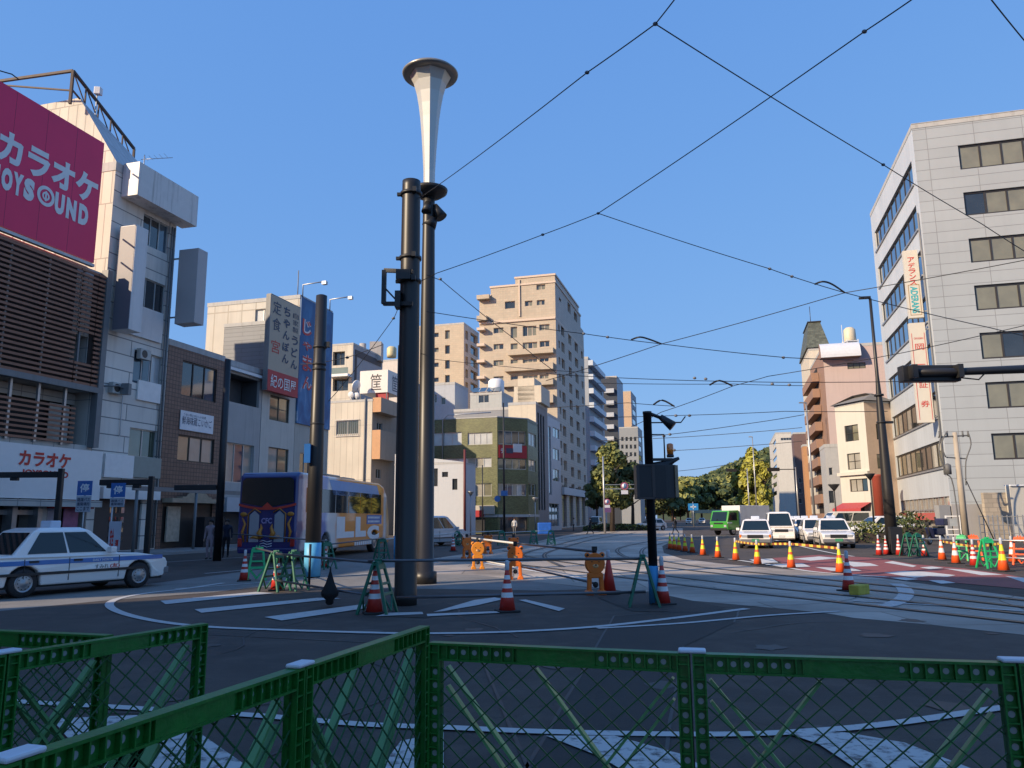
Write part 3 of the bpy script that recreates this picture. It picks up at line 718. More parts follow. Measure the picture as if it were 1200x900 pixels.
bx = MB(); bx.obox(FS.P(.335, FS.uv(140, 392)[1]+.04, .29), FS.d*.013, FS.n*1.02, V((0, 0, FS.uv(140, 268)[1]-FS.uv(140, 392)[1]-.08))); bx.build('sign_face', mat('mauve_shade', (.2, .18, .2), .5, var=.06), root)  # added dark mauve panel paints shade onto the near side of the sign
bx = MB(); bx.obox(FS.P(s0+.2, FS.uv(172, 398)[1], .02), FS.d*(FS.uv(190, 380)[0]-s0-.3), FS.n*.12, V((0, 0, 1.75))); bx.build('blank_board', BLS, root)
bx = MB(); bx.obox(FS.P(L_-.3, FS.uv(205, 384)[1], .55), FS.d*.85, FS.n*1.35, V((0, 0, FS.uv(205, 296)[1]-FS.uv(205, 384)[1]))); bx.build('projecting_sign', BLE, root, bevel=.02)
bx = MB(); bx.bar(FS.P(L_-.1, FS.uv(205, 305)[1], 0), FS.P(L_-.1, FS.uv(205, 305)[1], .6), .08); bx.bar(FS.P(L_-.1, FS.uv(205, 375)[1], 0), FS.P(L_-.1, FS.uv(205, 375)[1], .6), .08); bx.build('sign_bracket', STEEL, root)
bx = MB(); r_ = FS.rect(158, 448, 190, 471); bx.obox(FS.P(r_[0]+.1, r_[2], .02), FS.d*(r_[1]-r_[0]-.3), FS.n*.1, V((0, 0, r_[3]-r_[2]))); bx.build('blank_board', mat('board_white', (.85, .82, .78), .4), root)
bx = MB(); r_ = FS.rect(117, 533, 151, 560); bx.obox(FS.P(r_[0], r_[2], .02), FS.d*(r_[1]-r_[0]), FS.n*.3, V((0, 0, r_[3]-r_[2])))
r2 = FS.rect(152, 536, 184, 560); bx.obox(FS.P(r2[0], r2[2], .02), FS.d*(r2[1]-r2[0]), FS.n*.25, V((0, 0, r2[3]-r2[2])), 1)
bx.obox(FS.P(r_[0], r_[2]-1.1, .02), FS.d*(r2[1]-r_[0]), FS.n*.35, V((0, 0, .6)), 0)
bx.build('lower_board', [mat('board_white', (.85, .82, .78), .4), mat('board_sage', (.3, .32, .28), .5)], root)
ut = MB()
for ss, w_ in ((L_-.25, .07), (L_-.45, .05)): ut.tube([FS.P(ss, .2, .1), FS.P(ss, zB-2, .1)], w_, 6)
ut.tube([FS.P(.2, 8.6, .1), FS.P(.9, 8.7, .5), FS.P(1.4, 8.6, .5)], .04, 6); ut.box(tuple(FS.P(1.2, 8.3, .4)), tuple(FS.P(1.6, 8.9, .7)))
ut.build('drainpipe', GMET, root)
for s_, z_ in ((L_*.5, zB-10.4), (L_*.14, zB-12.6)): ac(FS, s_, z_, root)
# rust brown steel truss parapet with a floodlight on the roof
rt = thing('roof_truss', 'rusty brown steel lattice frame on top of the tall narrow white building', 'steel frame', tuple(FS.P(0, zB+2.9, -3)))
RUST = mat('rusty_steel', (.09, .06, .045), .7, var=.4, scale=3)
t = MB(); q = -2.9; zt1 = zB+5.3; zt0 = zB+3.5
A_ = FS.P(-1.0, zt1+.3, q-6); B_ = FS.P(-.6, zt1+.3, q); C_ = FS.P(L_*.86, zB+3.3, q); 
t.bar(A_, B_, .14); t.bar(B_, C_, .14); t.bar(B_, B_-V((0, 0, 2.0)), .14); t.bar(C_, C_-V((0, 0, 1.6)), .12); t.bar(B_-V((0, 0, 1.1)), C_-V((0, 0, .9)), .08); t.bar(A_, B_-V((0, 0, 1.2)), .08)
for k in range(5):
    u0 = B_.lerp(C_, k/5); u1 = B_.lerp(C_, (k+1)/5); t.bar(u0, u1-V((0, 0, 1.0)), .05); t.bar(u1, u1-V((0, 0, 1.4)), .07)
t.build('lattice', RUST, rt)
fl = thing('roof_floodlight', 'small white floodlight on a mast above the rusty roof frame', 'floodlight', tuple(B_.lerp(C_, .35)))
t = MB(); u0 = B_.lerp(C_, .36); t.bar(u0-V((0, 0, 1.1)), u0+V((0, 0, .7)), .06); t.build('mast', STEEL, fl)
t = MB(); t.obox(u0+V((-.1, -.2, .35)), V((.35, .05, 0)), V((0, .3, 0)), V((0, 0, .45))); t.build('lamp', WHT, fl, bevel=.03)
an = thing('roof_antenna', 'thin television aerial on the sloping grey roof of the narrow white building', 'antenna', tuple(FS.P(L_*.95, zB+1.9, -2.2)))
t = MB(); p = FS.P(L_*.93, zB+1.6, -2.4); t.tube([p, p+V((0, 0, 1.4))], .03, 5); t.tube([p+V((-.2, 0, 1.1)), p+V((1.6, .3, 1.35))], .022, 5)
for k in range(5): t.tube([p+V((.1+.3*k, -.3, 1.15+.05*k)), p+V((.1+.3*k, .3, 1.15+.05*k))], .012, 4)
t.build('aerial', STEEL, an)

# ---- brown tiled building
BT = tile('brown_tile', (.24, .13, .09), (.09, .055, .045), .26, .24, .02, .5, .12, 0, .2, .5)
sC0 = sB1+.04; sC1 = F1.uv(260, 480)[0]; zC = F1.uv(230, 408)[1]
root, FF, FS, far, geo = BLD('brown_building', 'brown tiled three storey building with small white banner above lower window', 'building', 'R', F1.P(sC0, 0), zC, 10.0, sC1-sC0)
sw = WP(FS, [(213, 427, 254, 468, 3, 1, [GC, GB, GD]), (208, 512, 251, 542, 3, 1, [GC, GO])])
gh = [(.4, (sC1-sC0)-.4, .15, FS.uv(228, 586)[1])]
finish(root, FF, FS, far, geo, BT, side=sw, fmat=DFR, glasses=[GD], fw=.08, sholes=gh, parapet=.3)
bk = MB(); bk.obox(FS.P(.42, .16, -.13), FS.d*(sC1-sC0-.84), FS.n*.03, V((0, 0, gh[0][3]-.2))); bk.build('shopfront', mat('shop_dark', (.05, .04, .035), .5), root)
bx = MB(); r_ = FS.rect(210, 484, 249, 506); bx.obox(FS.P(r_[0], r_[2], .03), FS.d*(r_[1]-r_[0]), FS.n*.05, V((0, 0, r_[3]-r_[2]))); bn = bx.build('banner', mat('banner_white', (.82, .8, .8), .5), root)
lett(bn, FS, '鮮海味蔵こいかご', (212, 489.5, 247, 500.5), TXN, .09, .0)
lett(bn, FS, 'うまい魚とおいしいお酒', (214, 486, 240, 489.5), TXN, .09, 0)
en = MB(); L_ = sC1-sC0; zz = FS.uv(230, 587)[1]
en.obox(FS.P(.3, zz-.15, .02), FS.d*(L_-.5), FS.n*.7, V((0, 0, .25)))
en.face([FS.P(L_*.3, zz+.12, .5), FS.P(L_*.75, zz+.12, .5), FS.P(L_*.52, zz+1.0, .5)]); en.obox(FS.P(L_*.28, zz+.1, .05), FS.d*L_*.5, FS.n*.42, V((0, 0, .12)))
en.build('gabled_canopy', mat('canopy_wood', (.42, .32, .22), .6, var=.3), root)
en = MB(); en.obox(FS.P(.7, .5, .02), FS.d*1.1, FS.n*.1, V((0, 0, 2.0))); en.build('menu_case', mat('menu_pale', (.5, .42, .32), .5, var=.5, scale=4), root)
sg = MB(); sg.obox(FS.P(2.6, .14, .6), FS.d*1.9, FS.n*.6, V((0, 0, 1.75))); sg.build('black_screen', mat('black_canvas', (.015, .015, .017), .7), root)

# ---- grey building with deep balcony
GW = mat('grey_render', (.42, .4, .38), .7, var=.12, streak=.35, scale=1)
sD0 = sC1+.05; sD1 = F1.uv(306, 480)[0]; zD = F1.uv(288, 428)[1]; L_ = sD1-sD0
root, FF, FS, far, geo = BLD('balcony_building', 'grey rendered building with one deep balcony, between brown tiled and cream sign building', 'building', 'R', F1.P(sD0, 0), zD, 10.0, L_)
hb = (.35, L_-.3, FS.uv(285, 474)[1], FS.uv(285, 441)[1])
sw = WP(FS, [(265, 520, 297, 566, 3, 1, [GC, GB])])
gh = (.3, L_-.3, .15, FS.uv(285, 590)[1])
finish(root, FF, FS, far, geo, GW, side=sw, fmat=WALUM, glasses=[GC], sholes=[hb, gh], parapet=.3, depth=.2)
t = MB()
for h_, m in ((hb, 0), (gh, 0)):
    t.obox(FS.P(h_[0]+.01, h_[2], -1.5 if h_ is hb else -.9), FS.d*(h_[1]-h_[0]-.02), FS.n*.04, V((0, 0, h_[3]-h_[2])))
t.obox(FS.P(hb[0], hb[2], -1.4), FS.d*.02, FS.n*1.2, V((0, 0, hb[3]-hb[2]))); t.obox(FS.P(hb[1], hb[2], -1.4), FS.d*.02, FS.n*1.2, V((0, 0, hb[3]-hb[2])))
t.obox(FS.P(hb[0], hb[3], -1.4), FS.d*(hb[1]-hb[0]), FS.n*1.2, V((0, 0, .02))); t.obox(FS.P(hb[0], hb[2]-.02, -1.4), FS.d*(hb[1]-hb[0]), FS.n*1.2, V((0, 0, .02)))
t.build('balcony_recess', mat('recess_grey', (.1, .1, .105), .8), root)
t = MB(); t.obox(FS.P(hb[0]+.3, hb[2]+.05, -1.3), FS.d*1.3, FS.n*.05, V((0, 0, 1.9))); t.build('balcony_door', GC, root)
t = MB(); t.obox(FS.P(.1, FS.uv(285, 600)[1], .3), FS.d*(L_-.2), FS.n*.35, V((0, 0, .9))); t.build('shop_board', mat('pale_board', (.5, .52, .55), .5), root)
t = MB(); t.obox(FS.P(.1, hb[3]+.15, .02), FS.d*(L_-.2), FS.n*.25, V((0, 0, .18))); t.build('eave', WHT, root)

# ---- restaurant building with tall vertical sign
CW = mat('cream_render', (.6, .55, .48), .7, var=.1, streak=.3, scale=1); GSID = tile('grey_siding', (.2, .215, .24), (.13, .14, .16), 3, .3, .015, .5, .04, .5, .15, .4)
sE0 = sD1+.05; sE1 = F1.uv(346, 480)[0]; L_ = sE1-sE0; cE = F1.P(sE0, 0); zE = zat(316, 377, cE)
root, FF, FS, far, geo = BLD('restaurant_building', 'cream fronted restaurant building with grey siding flank carrying the big vertical sign', 'building', 'R', cE, zE, (262, 400), L_)
sw = WP(FS, [(316, 465, 339, 494, 2, 2), (314, 525, 338, 556, 2, 1, [GC, GO])])
finish(root, FF, FS, far, geo, GSID, side=sw, side_wall=CW, fmat=DFR, glasses=[GO, GD], sholes=[(.4, L_-.4, .15, 2.9)], parapet=.2)
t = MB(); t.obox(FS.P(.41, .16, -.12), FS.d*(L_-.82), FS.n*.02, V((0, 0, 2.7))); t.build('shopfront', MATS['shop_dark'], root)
SF = Face(FS.P(0, 0, .7), D0)
vs = thing('vertical_sign', 'tall beige vertical restaurant sign with red footer, black Japanese lettering', 'sign', tuple(SF.P(0, SF.uv(335, 470)[1])))
s0, s1 = SF.uv(315.5, 400)[0], SF.uv(351, 400)[0]; zt = SF.uv(333, 352)[1]; zm = SF.uv(332, 438)[1]; z0 = SF.uv(332, 462)[1]
t = MB(); t.obox(SF.P(s0, zm, 0), SF.d*(s1-s0), -SF.n*.35, V((0, 0, zt-zm))); t.build('upper_panel', mat('beige_board', (.5, .4, .29), .55, var=.06), vs)
t = MB(); t.obox(SF.P(s0, z0, .02), SF.d*(s1-s0), -SF.n*.38, V((0, 0, zm-z0))); ft = t.build('footer_panel', mat('red_board', (.5, .03, .035), .5), vs)
w_ = s1-s0; hh = zt-zm
def vtext(chars, u0, u1, v0, v1, mt, bold=.03, out=.02, base=(None,)):
    n = len(chars); t = MB()
    for i, ch in enumerate(chars):
        if ch == ' ': continue
        b1 = v1-(v1-v0)*i/n; b0 = v1-(v1-v0)*(i+.88)/n
        put_text(t, ch, lambda a, z: SF.P(a, z, out), (s0+w_*u0, s0+w_*u1, zm+hh*b0, zm+hh*b1), bold)
    return t.build('lettering', mt, vs)
vtext('定食', .07, .34, .50, .95, TXN, .004); vtext('ちゃんぽん', .42, .64, .12, .93, TXN); vtext('自家製', .74, .93, .6, .9, TXN, .0); vtext('うどん', .72, .94, .08, .58, TXN)
vtext('宮', .06, .34, .2, .42, TXR, .0)
lett(ft, SF, '紀の国屋', None, TXW, .05, .006, box=(s0+w_*.08, s1-w_*.08, z0+(zm-z0)*.15, zm-(zm-z0)*.15))
t = MB(); t.obox(SF.P(s0-.06, z0, .0), SF.d*.06, -SF.n*.36, V((0, 0, zt-z0))); t.obox(SF.P(s0, zt, 0), SF.d*w_, -SF.n*.36, V((0, 0, .07))); 
for z in (z0+1, zt-1): t.bar(SF.P(s0+.5, z, -.3), SF.P(s0+.5, z, -.75), .1); t.bar(SF.P(s1-.5, z, -.3), SF.P(s1-.5, z, -.75), .1)
t.build('sign_frame', GMET, vs)

# ---- tall building with blue painted wall
CSH = tile('cream_sheet_wall', (.55, .52, .46), (.4, .36, .3), 1.25, 9, .05, .6, .05, 0, .35)
MUR, nt, b = _new('blue_painted_wall'); N = nt.nodes; L = nt.links
tc = N.new('ShaderNodeTexCoord'); mp = N.new('ShaderNodeMapping'); mp.inputs['Scale'].default_value = (.5, .5, .28); mp.inputs['Rotation'].default_value = (0, .5, 0)
L.new(tc.outputs['Object'], mp.inputs[0]); nn = N.new('ShaderNodeTexNoise'); nn.inputs['Scale'].default_value = 1.1; nn.inputs['Detail'].default_value = 7; nn.inputs['Distortion'].default_value = 1.5
L.new(mp.outputs[0], nn.inputs['Vector']); sx = N.new('ShaderNodeSeparateXYZ'); L.new(tc.outputs['Object'], sx.inputs[0])
mr = N.new('ShaderNodeMapRange'); mr.inputs[1].default_value = 3; mr.inputs[2].default_value = 12; mr.inputs[3].default_value = .17; mr.inputs[4].default_value = -.12
L.new(sx.outputs[2], mr.inputs[0]); ad = N.new('ShaderNodeMath'); ad.operation = 'ADD'; L.new(nn.outputs['Fac'], ad.inputs[0]); L.new(mr.outputs[0], ad.inputs[1])
rp = N.new('ShaderNodeValToRGB'); e = rp.color_ramp.elements; e[0].position = .35; e[0].color = (.02, .1, .26, 1); e[1].position = .66; e[1].color = (.5, .56, .62, 1)
e2 = rp.color_ramp.elements.new(.54); e2.color = (.05, .2, .42, 1); L.new(ad.outputs[0], rp.inputs[0]); L.new(rp.outputs[0], b.inputs['Base Color']); b.inputs['Roughness'].default_value = .5
sH0 = sE1+.05; sH1 = F1.uv(385, 500)[0]; L_ = sH1-sH0; cH = F1.P(sH0, 0); zH = zat(350, 346, cH)
root, FF, FS, far, geo = BLD('mural_building', 'tall cream sheet clad building whose street front is painted with a blue wave mural', 'building', 'R', cH, zH, (243.5, 360), L_)
mz = FS.uv(366, 500)[1]
sw = WP(FS, [(351, 531, 364, 556, 2, 1, [GD])])
fwn = WP(FF, [(299, 362, 318, 378, 2, 1, [GP])])
finish(root, FF, FS, far, geo, CSH, side=sw, front=fwn, side_wall=mat('beige_render', (.48, .44, .38), .7, var=.1, streak=.4, scale=1), fmat=WALUM, glasses=[GD], parapet=.25)
t = MB(); t.obox(FS.P(.02, mz, .01), FS.d*(L_-.04), FS.n*.12, V((0, 0, zH-mz-.1))); mu = t.build('painted_wall', MUR, root)
chs = [('じ', 374, 395), ('ゃ', 400, 412), ('ま', 415, 437), ('ん', 440, 458)]
for ch, ya, yb in chs:
    t = MB(); put_text(t, ch, lambda a, z: FS.P(a, z, .142), (FS.uv(352.5, (ya+yb)/2)[0], FS.uv(363.5, (ya+yb)/2)[0], FS.uv(358, yb)[1], FS.uv(358, ya)[1]), .07); t.build('lettering', mat('letter_pale', (.7, .62, .62), .5), mu)
    t = MB(); put_text(t, ch, lambda a, z: FS.P(a, z, .15), (FS.uv(352.5, (ya+yb)/2)[0], FS.uv(363.5, (ya+yb)/2)[0], FS.uv(358, yb)[1], FS.uv(358, ya)[1]), .015); t.build('lettering', TXR, mu)
t = MB()
for z in (zH+.9, ):
    for s_ in (.2, L_-.6): 
        t.tube([FS.P(s_, zH-.1, .1), FS.P(s_, z, .1), FS.P(s_, z+.1, 1.9)], .05, 6); t.obox(FS.P(s_-.15, z-.15, 1.8), FS.d*.3, FS.n*.35, V((0, 0, .25)))
t.build('sign_floodlight', STEEL, root)
pole_h = MB(); pole_h.tube([FF.P(geo[3]*.9, zH, -1), FF.P(geo[3]*.9, zH+2.4, -1)], .04, 5); pole_h.build('roof_mast', GMET, root)

# ---- cream building beyond the side street
CR2 = tile('cream_alc_tall', (.6, .55, .46), (.38, .34, .28), .75, 6, .02, .6, .06, 0, .3)  # cream of the panels themselves, in tall sheets
root, FF, FS, far, geo = BLD('cream_building', 'plain cream building with one barred window and orange balconies, behind the bus', 'building', 'R', (436, 500, 85), (436, 468), (372, 500), 9.0)
fwn = WP(FF, [(394, 493, 420, 509, 2, 1, [GG])])
zo = [FS.uv(437, y)[1] for y in (487, 504, 541, 560)]
finish(root, FF, FS, far, geo, CR2, front=fwn, side=[(1.2, 2.6, zo[1]+.2, zo[0]-.6, 2), (1.2, 2.6, zo[3], zo[2]-.7, 2)], side_wall=mat('tan_render', (.33, .27, .22), .7, streak=.3), fmat=WALUM, glasses=[GD], parapet=.2)
OB = mat('orange_panel', (.55, .3, .15), .6, streak=.2)
for ya, yb in ((466, 483), (504, 538)):
    za, zc = FF.uv(436, yb)[1], FF.uv(436, ya)[1]; t = MB(); wd = 1.0
    t.obox(FS.P(.02, za, 0.01), FS.d*.1, FS.n*wd, V((0, 0, zc-za))); t.obox(FS.P(.12, za, .9), FS.d*5, FS.n*.1, V((0, 0, zc-za)), 1); t.obox(FS.P(.12, za, .01), FS.d*5, FS.n*.88, V((0, 0, .15)), 1)
    t.build('balcony', [OB, mat('tan_panel', (.36, .29, .23), .6, streak=.3)], root)
t = MB(); r_ = FF.rect(393, 492, 421, 511)
for k in range(13): s = r_[0]+(r_[1]-r_[0])*k/12; t.bar(FF.P(s, r_[2], .12), FF.P(s, r_[3], .12), .03)
for z in (r_[2], r_[3]): t.bar(FF.P(r_[0], z, .12), FF.P(r_[1], z, .12), .05)
t.build('window_bars', STEEL, root)
t = MB(); s = FF.uv(428, 500)[0]; t.tube([FF.P(s, .1, .12), FF.P(s, geo[5]+.2, .12)], .09, 8); t.build('drainpipe', GMET, root)
roofG = geo[5]; FG = FF
for nm, px, py, r_, lab in (('satellite_dish', 419, 453, .72, 'large white satellite dish turned sideways on the cream building roof'), ('satellite_dish', 411, 463, .4, 'small white satellite dish low on the cream building roof, left of the larger dish'), ('satellite_dish', 417.5, 463.5, .38, 'small white satellite dish under the larger dish on the cream roof')):
    p = AY(px, py, 86.5); d = thing(nm, lab, 'satellite dish', (p.x, p.y, roofG), 'satellite dishes on the cream building roof')
    t = MB(); t.M = Matrix.Translation(p) @ Matrix.Rotation(R(60 if r_ > .6 else -15), 4, 'Z') @ Matrix.Rotation(R(-75), 4, 'X'); t.lathe([(r_*k/6, .3*r_*(k/6)**2) for k in range(7)], n=20); t.M = None
    t.build('dish', WHT, d); t = MB(); t.tube([(p.x, p.y+.1, roofG), (p.x, p.y+.15, p.z)], .05, 6); t.build('mast', STEEL, d)
# rooftop sign cube
rs = BLD('rooftop_sign', 'white rooftop sign box with black brush character on the cream building', 'sign', 'R', (454.5, 440, 87), (454.5, 433), (422, 440), 3.8)
root, FF, FS, far, geo = rs; c = geo[2]; zb = zat(454.5, 459.5, c); root.location.z = roofG
t = MB(); P_, D_ = geo[0], geo[1]; t.obox(FF.P(0, zb), P_*geo[3], D_*geo[4], V((0, 0, geo[5]-zb))); bxo = t.build('sign_box', mat('sign_offwhite', (.72, .68, .64), .5, var=.04), root)
t = MB(); put_text(t, '筐', lambda a, z: FF.P(a, z, .02), (geo[3]*.38, geo[3]*.78, zb+.2, geo[5]-.3), .0); t.build('lettering', TXK, bxo)
t = MB(); put_text(t, '筐', lambda a, z: FS.P(a, z, .02), (geo[4]*.3, geo[4]*.7, zb+.25, geo[5]-.3), .0); t.build('lettering', TXN, bxo)
t = MB(); 
for s in (.1, geo[3]-.1): t.bar(FF.P(s, roofG), FF.P(s, zb), .12); 
t.obox(FF.P(geo[3]*.55, roofG, -.2), P_*geo[3]*.45, D_*.2, V((0, 0, zb-roofG)), 1); t.build('sign_stand', [GMET, mat('dark_red', (.35, .02, .03), .6)], root)

# ---- grey-white balcony building behind it
root, FF, FS, far, geo = BLD('terrace_building', 'grey and white house with glass balconies behind the cream building', 'building', 'R', (413, 440, 104), (413, 402), (375, 440), (448, 440))
fwn = WP(FF, [(390, 412, 404, 428, 2), (390, 444, 408, 458, 2)])
finish(root, FF, FS, far, geo, CR2, front=fwn, side_wall=mat('pale_grey', (.32, .33, .36), .6, streak=.2), fmat=DFR, glasses=[GD], parapet=.2, depth=.6)
t = MB(); L_ = geo[4]; t.obox(FS.P(.6, FS.uv(430, 423)[1], .02), FS.d*(L_-1.2), FS.n*.06, V((0, 0, .9))); t.obox(FS.P(.6, 6, .02), FS.d*.5, FS.n*.06, V((0, 0, geo[5]-7.5))); t.build('dark_band', mat('charcoal', (.06, .06, .07), .6), root)
t = MB(); z = FF.uv(398, 443)[1]; t.obox(FF.P(FF.uv(389, 440)[0], z, .02), FF.d*3.0, FF.n*1.2, V((0, 0, .35))); t.build('balcony_slab', WHT, root)
t = MB(); t.obox(FF.P(FF.uv(389, 440)[0], z+.36, 1.1), FF.d*3.0, FF.n*.04, V((0, 0, .85))); t.build('balcony_glass', glass('glass_greenish', (.2, .24, .2)), root)
t = MB(); p = AY(441, 405, 112); t.box((p.x-.8, p.y-1, geo[5]-1), (p.x+.9, p.y+1, p.z+.4)); t.cyl((p.x-2, p.y, geo[5]-1), (p.x-2, p.y, p.z+.3), .5); t.build('roof_plant', GW, root)
# ---- white house with tank
root, FF, FS, far, geo = BLD('white_house', 'pale building with a yellowish roof tank, behind the rooftop sign box', 'building', 'R', (468, 440, 124), (468, 421), (446, 440), 8.0)
finish(root, FF, FS, far, geo, mat('warm_white', (.6, .55, .5), .6, streak=.2), parapet=.2)
p = AY(459, 412, 125); t = MB(); t.lathe([(.75, -.2), (.8, .2), (.8, 1.3), (.55, 1.6), (0, 1.7)], (p.x, p.y, p.z-.8), 16); t.build('water_tank', mat('tank_yellow', (.6, .52, .3), .5), root)
# ---- white low warehouse beside the green building
root, FF, FS, far, geo = BLD('white_warehouse', 'low plain white walled building with three small windows left of the green building', 'building', 'R', (543, 580, 80), (543, 542), (462, 580), 4.0)
fwn = WP(FF, [(503, 549, 513, 570, 1), (518, 553, 525, 559, 1), (530, 561, 536, 574, 1)])
finish(root, FF, FS, far, geo, mat('white_render', (.5, .52, .55), .6, var=.05, streak=.15), front=fwn, fmat=DFR, glasses=[GD], parapet=.1)
t = MB(); h_ = geo[5]; q = FF.O; t.face([FF.P(0, h_+.08), FF.P(geo[3], h_+.08), FF.P(geo[3], h_+.08)+D0*0, FF.P(0, h_+1.1)]); t.build('sloping_parapet', MATS['white_render'], root)
t = MB(); t.tube([FF.P(geo[3]+.25, 0, .3), FF.P(geo[3]+.25, h_+1.3, .3)], .13, 8); t.build('red_post', mat('rust_red', (.13, .03, .03), .6), root)

# ---- green tiled corner building
GT = tile('green_tile', (.19, .2, .08), (.1, .1, .05), .24, .09, .012, .35, .3, .5, .3, .4, .5)
c1 = AY(583, 560, 90); c1.z = 0; P_, D_ = P0, D0; Q_ = (P_+D_).normalized(); zG = zat(583, 489, c1)
w1 = along(c1, -P_, 500, 560); w2 = along(c1, Q_, 619, 560); c2 = c1+Q_*w2; w3 = along(c2, D_, 630.5, 560)
root = thing('green_building', 'four storey green tiled building on the street corner with red banner', 'building', (c1.x, c1.y, 0))
Fa = Face(c1-P_*w1, P_); Fb = Face(c1, Q_); Fc = Face(c2, D_)
def zr(F, x, y0, y1): return F.uv(x, y1)[1], F.uv(x, y0)[1]
wa = WP(Fa, [(508, 507, 541, 522, 3, 1, [GO, GP]), (548, 507, 577, 521, 4, 1, [GP]), (520, 537, 576, 548, 6, 1, [GC, GP]), (512, 567, 576, 582, 7, 1, [GC, GO])])
wb_ = WP(Fb, [(584, 505, 616, 521, 4, 1, [GD, GB]), (584, 538, 617, 550, 4, 1, [GD, GO]), (584, 567, 617, 581, 6, 1, [GC, GP, GB])])
wc = WP(Fc, [(619.5, 508, 628, 523, 2, 1, [GC]), (619.5, 539, 628, 552, 2, 1, [GC]), (619.5, 567, 628, 581, 2, 1, [GO])])
zs_ = Fa.uv(580, 603)[1]
ga = [(.3, w1-1.5, .1, zs_-.3)]; gb = [(.3, w2-.2, .1, zs_-.3)]
mb = MB(); facewall(mb, Fa, 0, w1, 0, zG, [x[:4] for x in wa]+ga, .15); facewall(mb, Fb, 0, w2, 0, zG, [x[:4] for x in wb_]+gb, .15); facewall(mb, Fc, 0, w3, 0, zG, [x[:4] for x in wc], .15)
bk1 = c2+D_*w3; bk2 = c1-P_*w1+D_*9
mb.face([bk1, bk2, bk2+V((0, 0, zG)), bk1+V((0, 0, zG))]); mb.face([bk2, Fa.P(0, 0), Fa.P(0, zG), bk2+V((0, 0, zG))])
mb.build('wall', GT, root)
mb = MB(); mb.prism([(p.x, p.y) for p in (Fa.P(0, 0)+D_*.1, c1+D_*.1, c2, bk1, bk2)], zG-.3, zG-.2); mb.build('roof', MATS['roof_grey'], root)
mb = MB()
for F, w_ in ((Fa, w1), (Fb, w2), (Fc, w3)): mb.obox(F.P(-.03, zG+.003, .05), F.d*(w_+.06), -F.n*.22, V((0, 0, .12))); mb.obox(F.P(0, zs_-.3, .02), F.d*w_, F.n*.12, V((0, 0, .3)))
mb.build('coping', MATS['trim_grey'], root)
for lst, F in ((wa, Fa), (wb_, Fb), (wc, Fc)):
    for x in lst: window(F, x[:4], root, x[4], WALUM, x[6], .15, .07, 1)
mb = MB()
for F, h_ in ((Fa, ga[0]), (Fb, gb[0])): mb.obox(F.P(h_[0]+.01, h_[2], -.14), F.d*(h_[1]-h_[0]-.02), F.n*.02, V((0, 0, h_[3]-h_[2])))
mb.build('shop_glass', glass('shop_glass', (.06, .06, .06)), root)
mb = MB()
for F, h_ in ((Fa, ga[0]), (Fb, gb[0])):
    n_ = int((h_[1]-h_[0])/1.3)
    for k in range(1, n_): s = h_[0]+(h_[1]-h_[0])*k/n_; mb.obox(F.P(s, .1, -.11), F.d*.07, F.n*.06, V((0, 0, h_[3]-.1)))
mb.build('shop_frame', WALUM, root)
mb = MB(); r_ = Fb.rect(584, 522, 616.5, 537); mb.obox(Fb.P(r_[0], r_[2], .12), Fb.d*(r_[1]-r_[0]), Fb.n*.06, V((0, 0, r_[3]-r_[2]))); rb_ = mb.build('red_banner', mat('banner_red', (.4, .02, .03), .6), root)
mb = MB(); mb.obox(Fb.P(r_[0]+(r_[1]-r_[0])*.5, r_[2]+.7, .19), Fb.d*(r_[1]-r_[0])*.32, Fb.n*.02, V((0, 0, 1.0))); mb.obox(Fb.P(r_[0]+(r_[1]-r_[0])*.25, r_[2]+.55, .19), Fb.d*(r_[1]-r_[0])*.24, Fb.n*.02, V((0, 0, .6)), 1); mb.build('banner_picture', [mat('pic_white', (.6, .6, .62), .5), mat('pic_navy', (.04, .05, .1), .5)], rb_)
t = MB(); put_text(t, 'テ', lambda a, z: Fb.P(a, z, .2), (r_[0]+.2, r_[0]+(r_[1]-r_[0])*.2, r_[2]+.5, r_[3]-.4), .03); t.build('lettering', TXW, rb_)
mb = MB(); r_ = Fa.rect(520, 588, 543, 603); mb.obox(Fa.P(Fa.uv(549, 595)[0], zs_+.05, .06), Fa.d*3.2, Fa.n*.25, V((0, 0, 1.0))); mb.build('shop_sign', mat('cream_board', (.5, .46, .4), .5), root)
mb = MB(); mb.obox(Fa.P(w1-3.2, zs_-.25, .16), Fa.d*1.6, Fa.n*.2, V((0, 0, .75))); mb.build('small_red_sign', mat('banner_red', (.4, .02, .03), .6), root)
mb = MB(); s = Fa.uv(519, 540)[0]; mb.tube([Fa.P(s, 3, .1), Fa.P(s, zG-.1, .1), Fa.P(s+.6, zG+.5, .1), Fa.P(s+6, zG+.6, .1)], .07, 6); mb.build('conduit', STEEL, root)
# ---- roofs behind the green building
def plainb(name, label, kind, corner, ytop, front, side, wall, fw_=(), sw_=(), fm=None, gl=None, ang=None, par=.3, side_wall=None, cat='building', depth=.14, **k):
    r = BLD(name, label, cat, kind, corner, ytop, front, side, ang); root, FF, FS, far, geo = r
    finish(root, FF, FS, far, geo, wall, front=WP(FF, fw_), side=WP(FS, sw_), fmat=fm or WALUM, glasses=gl or [GD], parapet=par, side_wall=side_wall, depth=depth, **k)
    return r
plainb('slate_building', 'low slate grey flat block just behind the green building roof', 'R', (604, 480, 99), (604, 477), (532, 480), 6, mat('slate_blue', (.26, .27, .29), .7, streak=.3))
plainb('pale_block', 'pale blue grey block behind the catenary poles, left of the tan towers', 'R', (533, 470, 112), (533, 448), (470, 470), 6, mat('pale_blue_grey', (.42, .45, .5), .6, streak=.2), [(509, 462, 512, 472, 1), (517, 466, 522, 474, 1)])
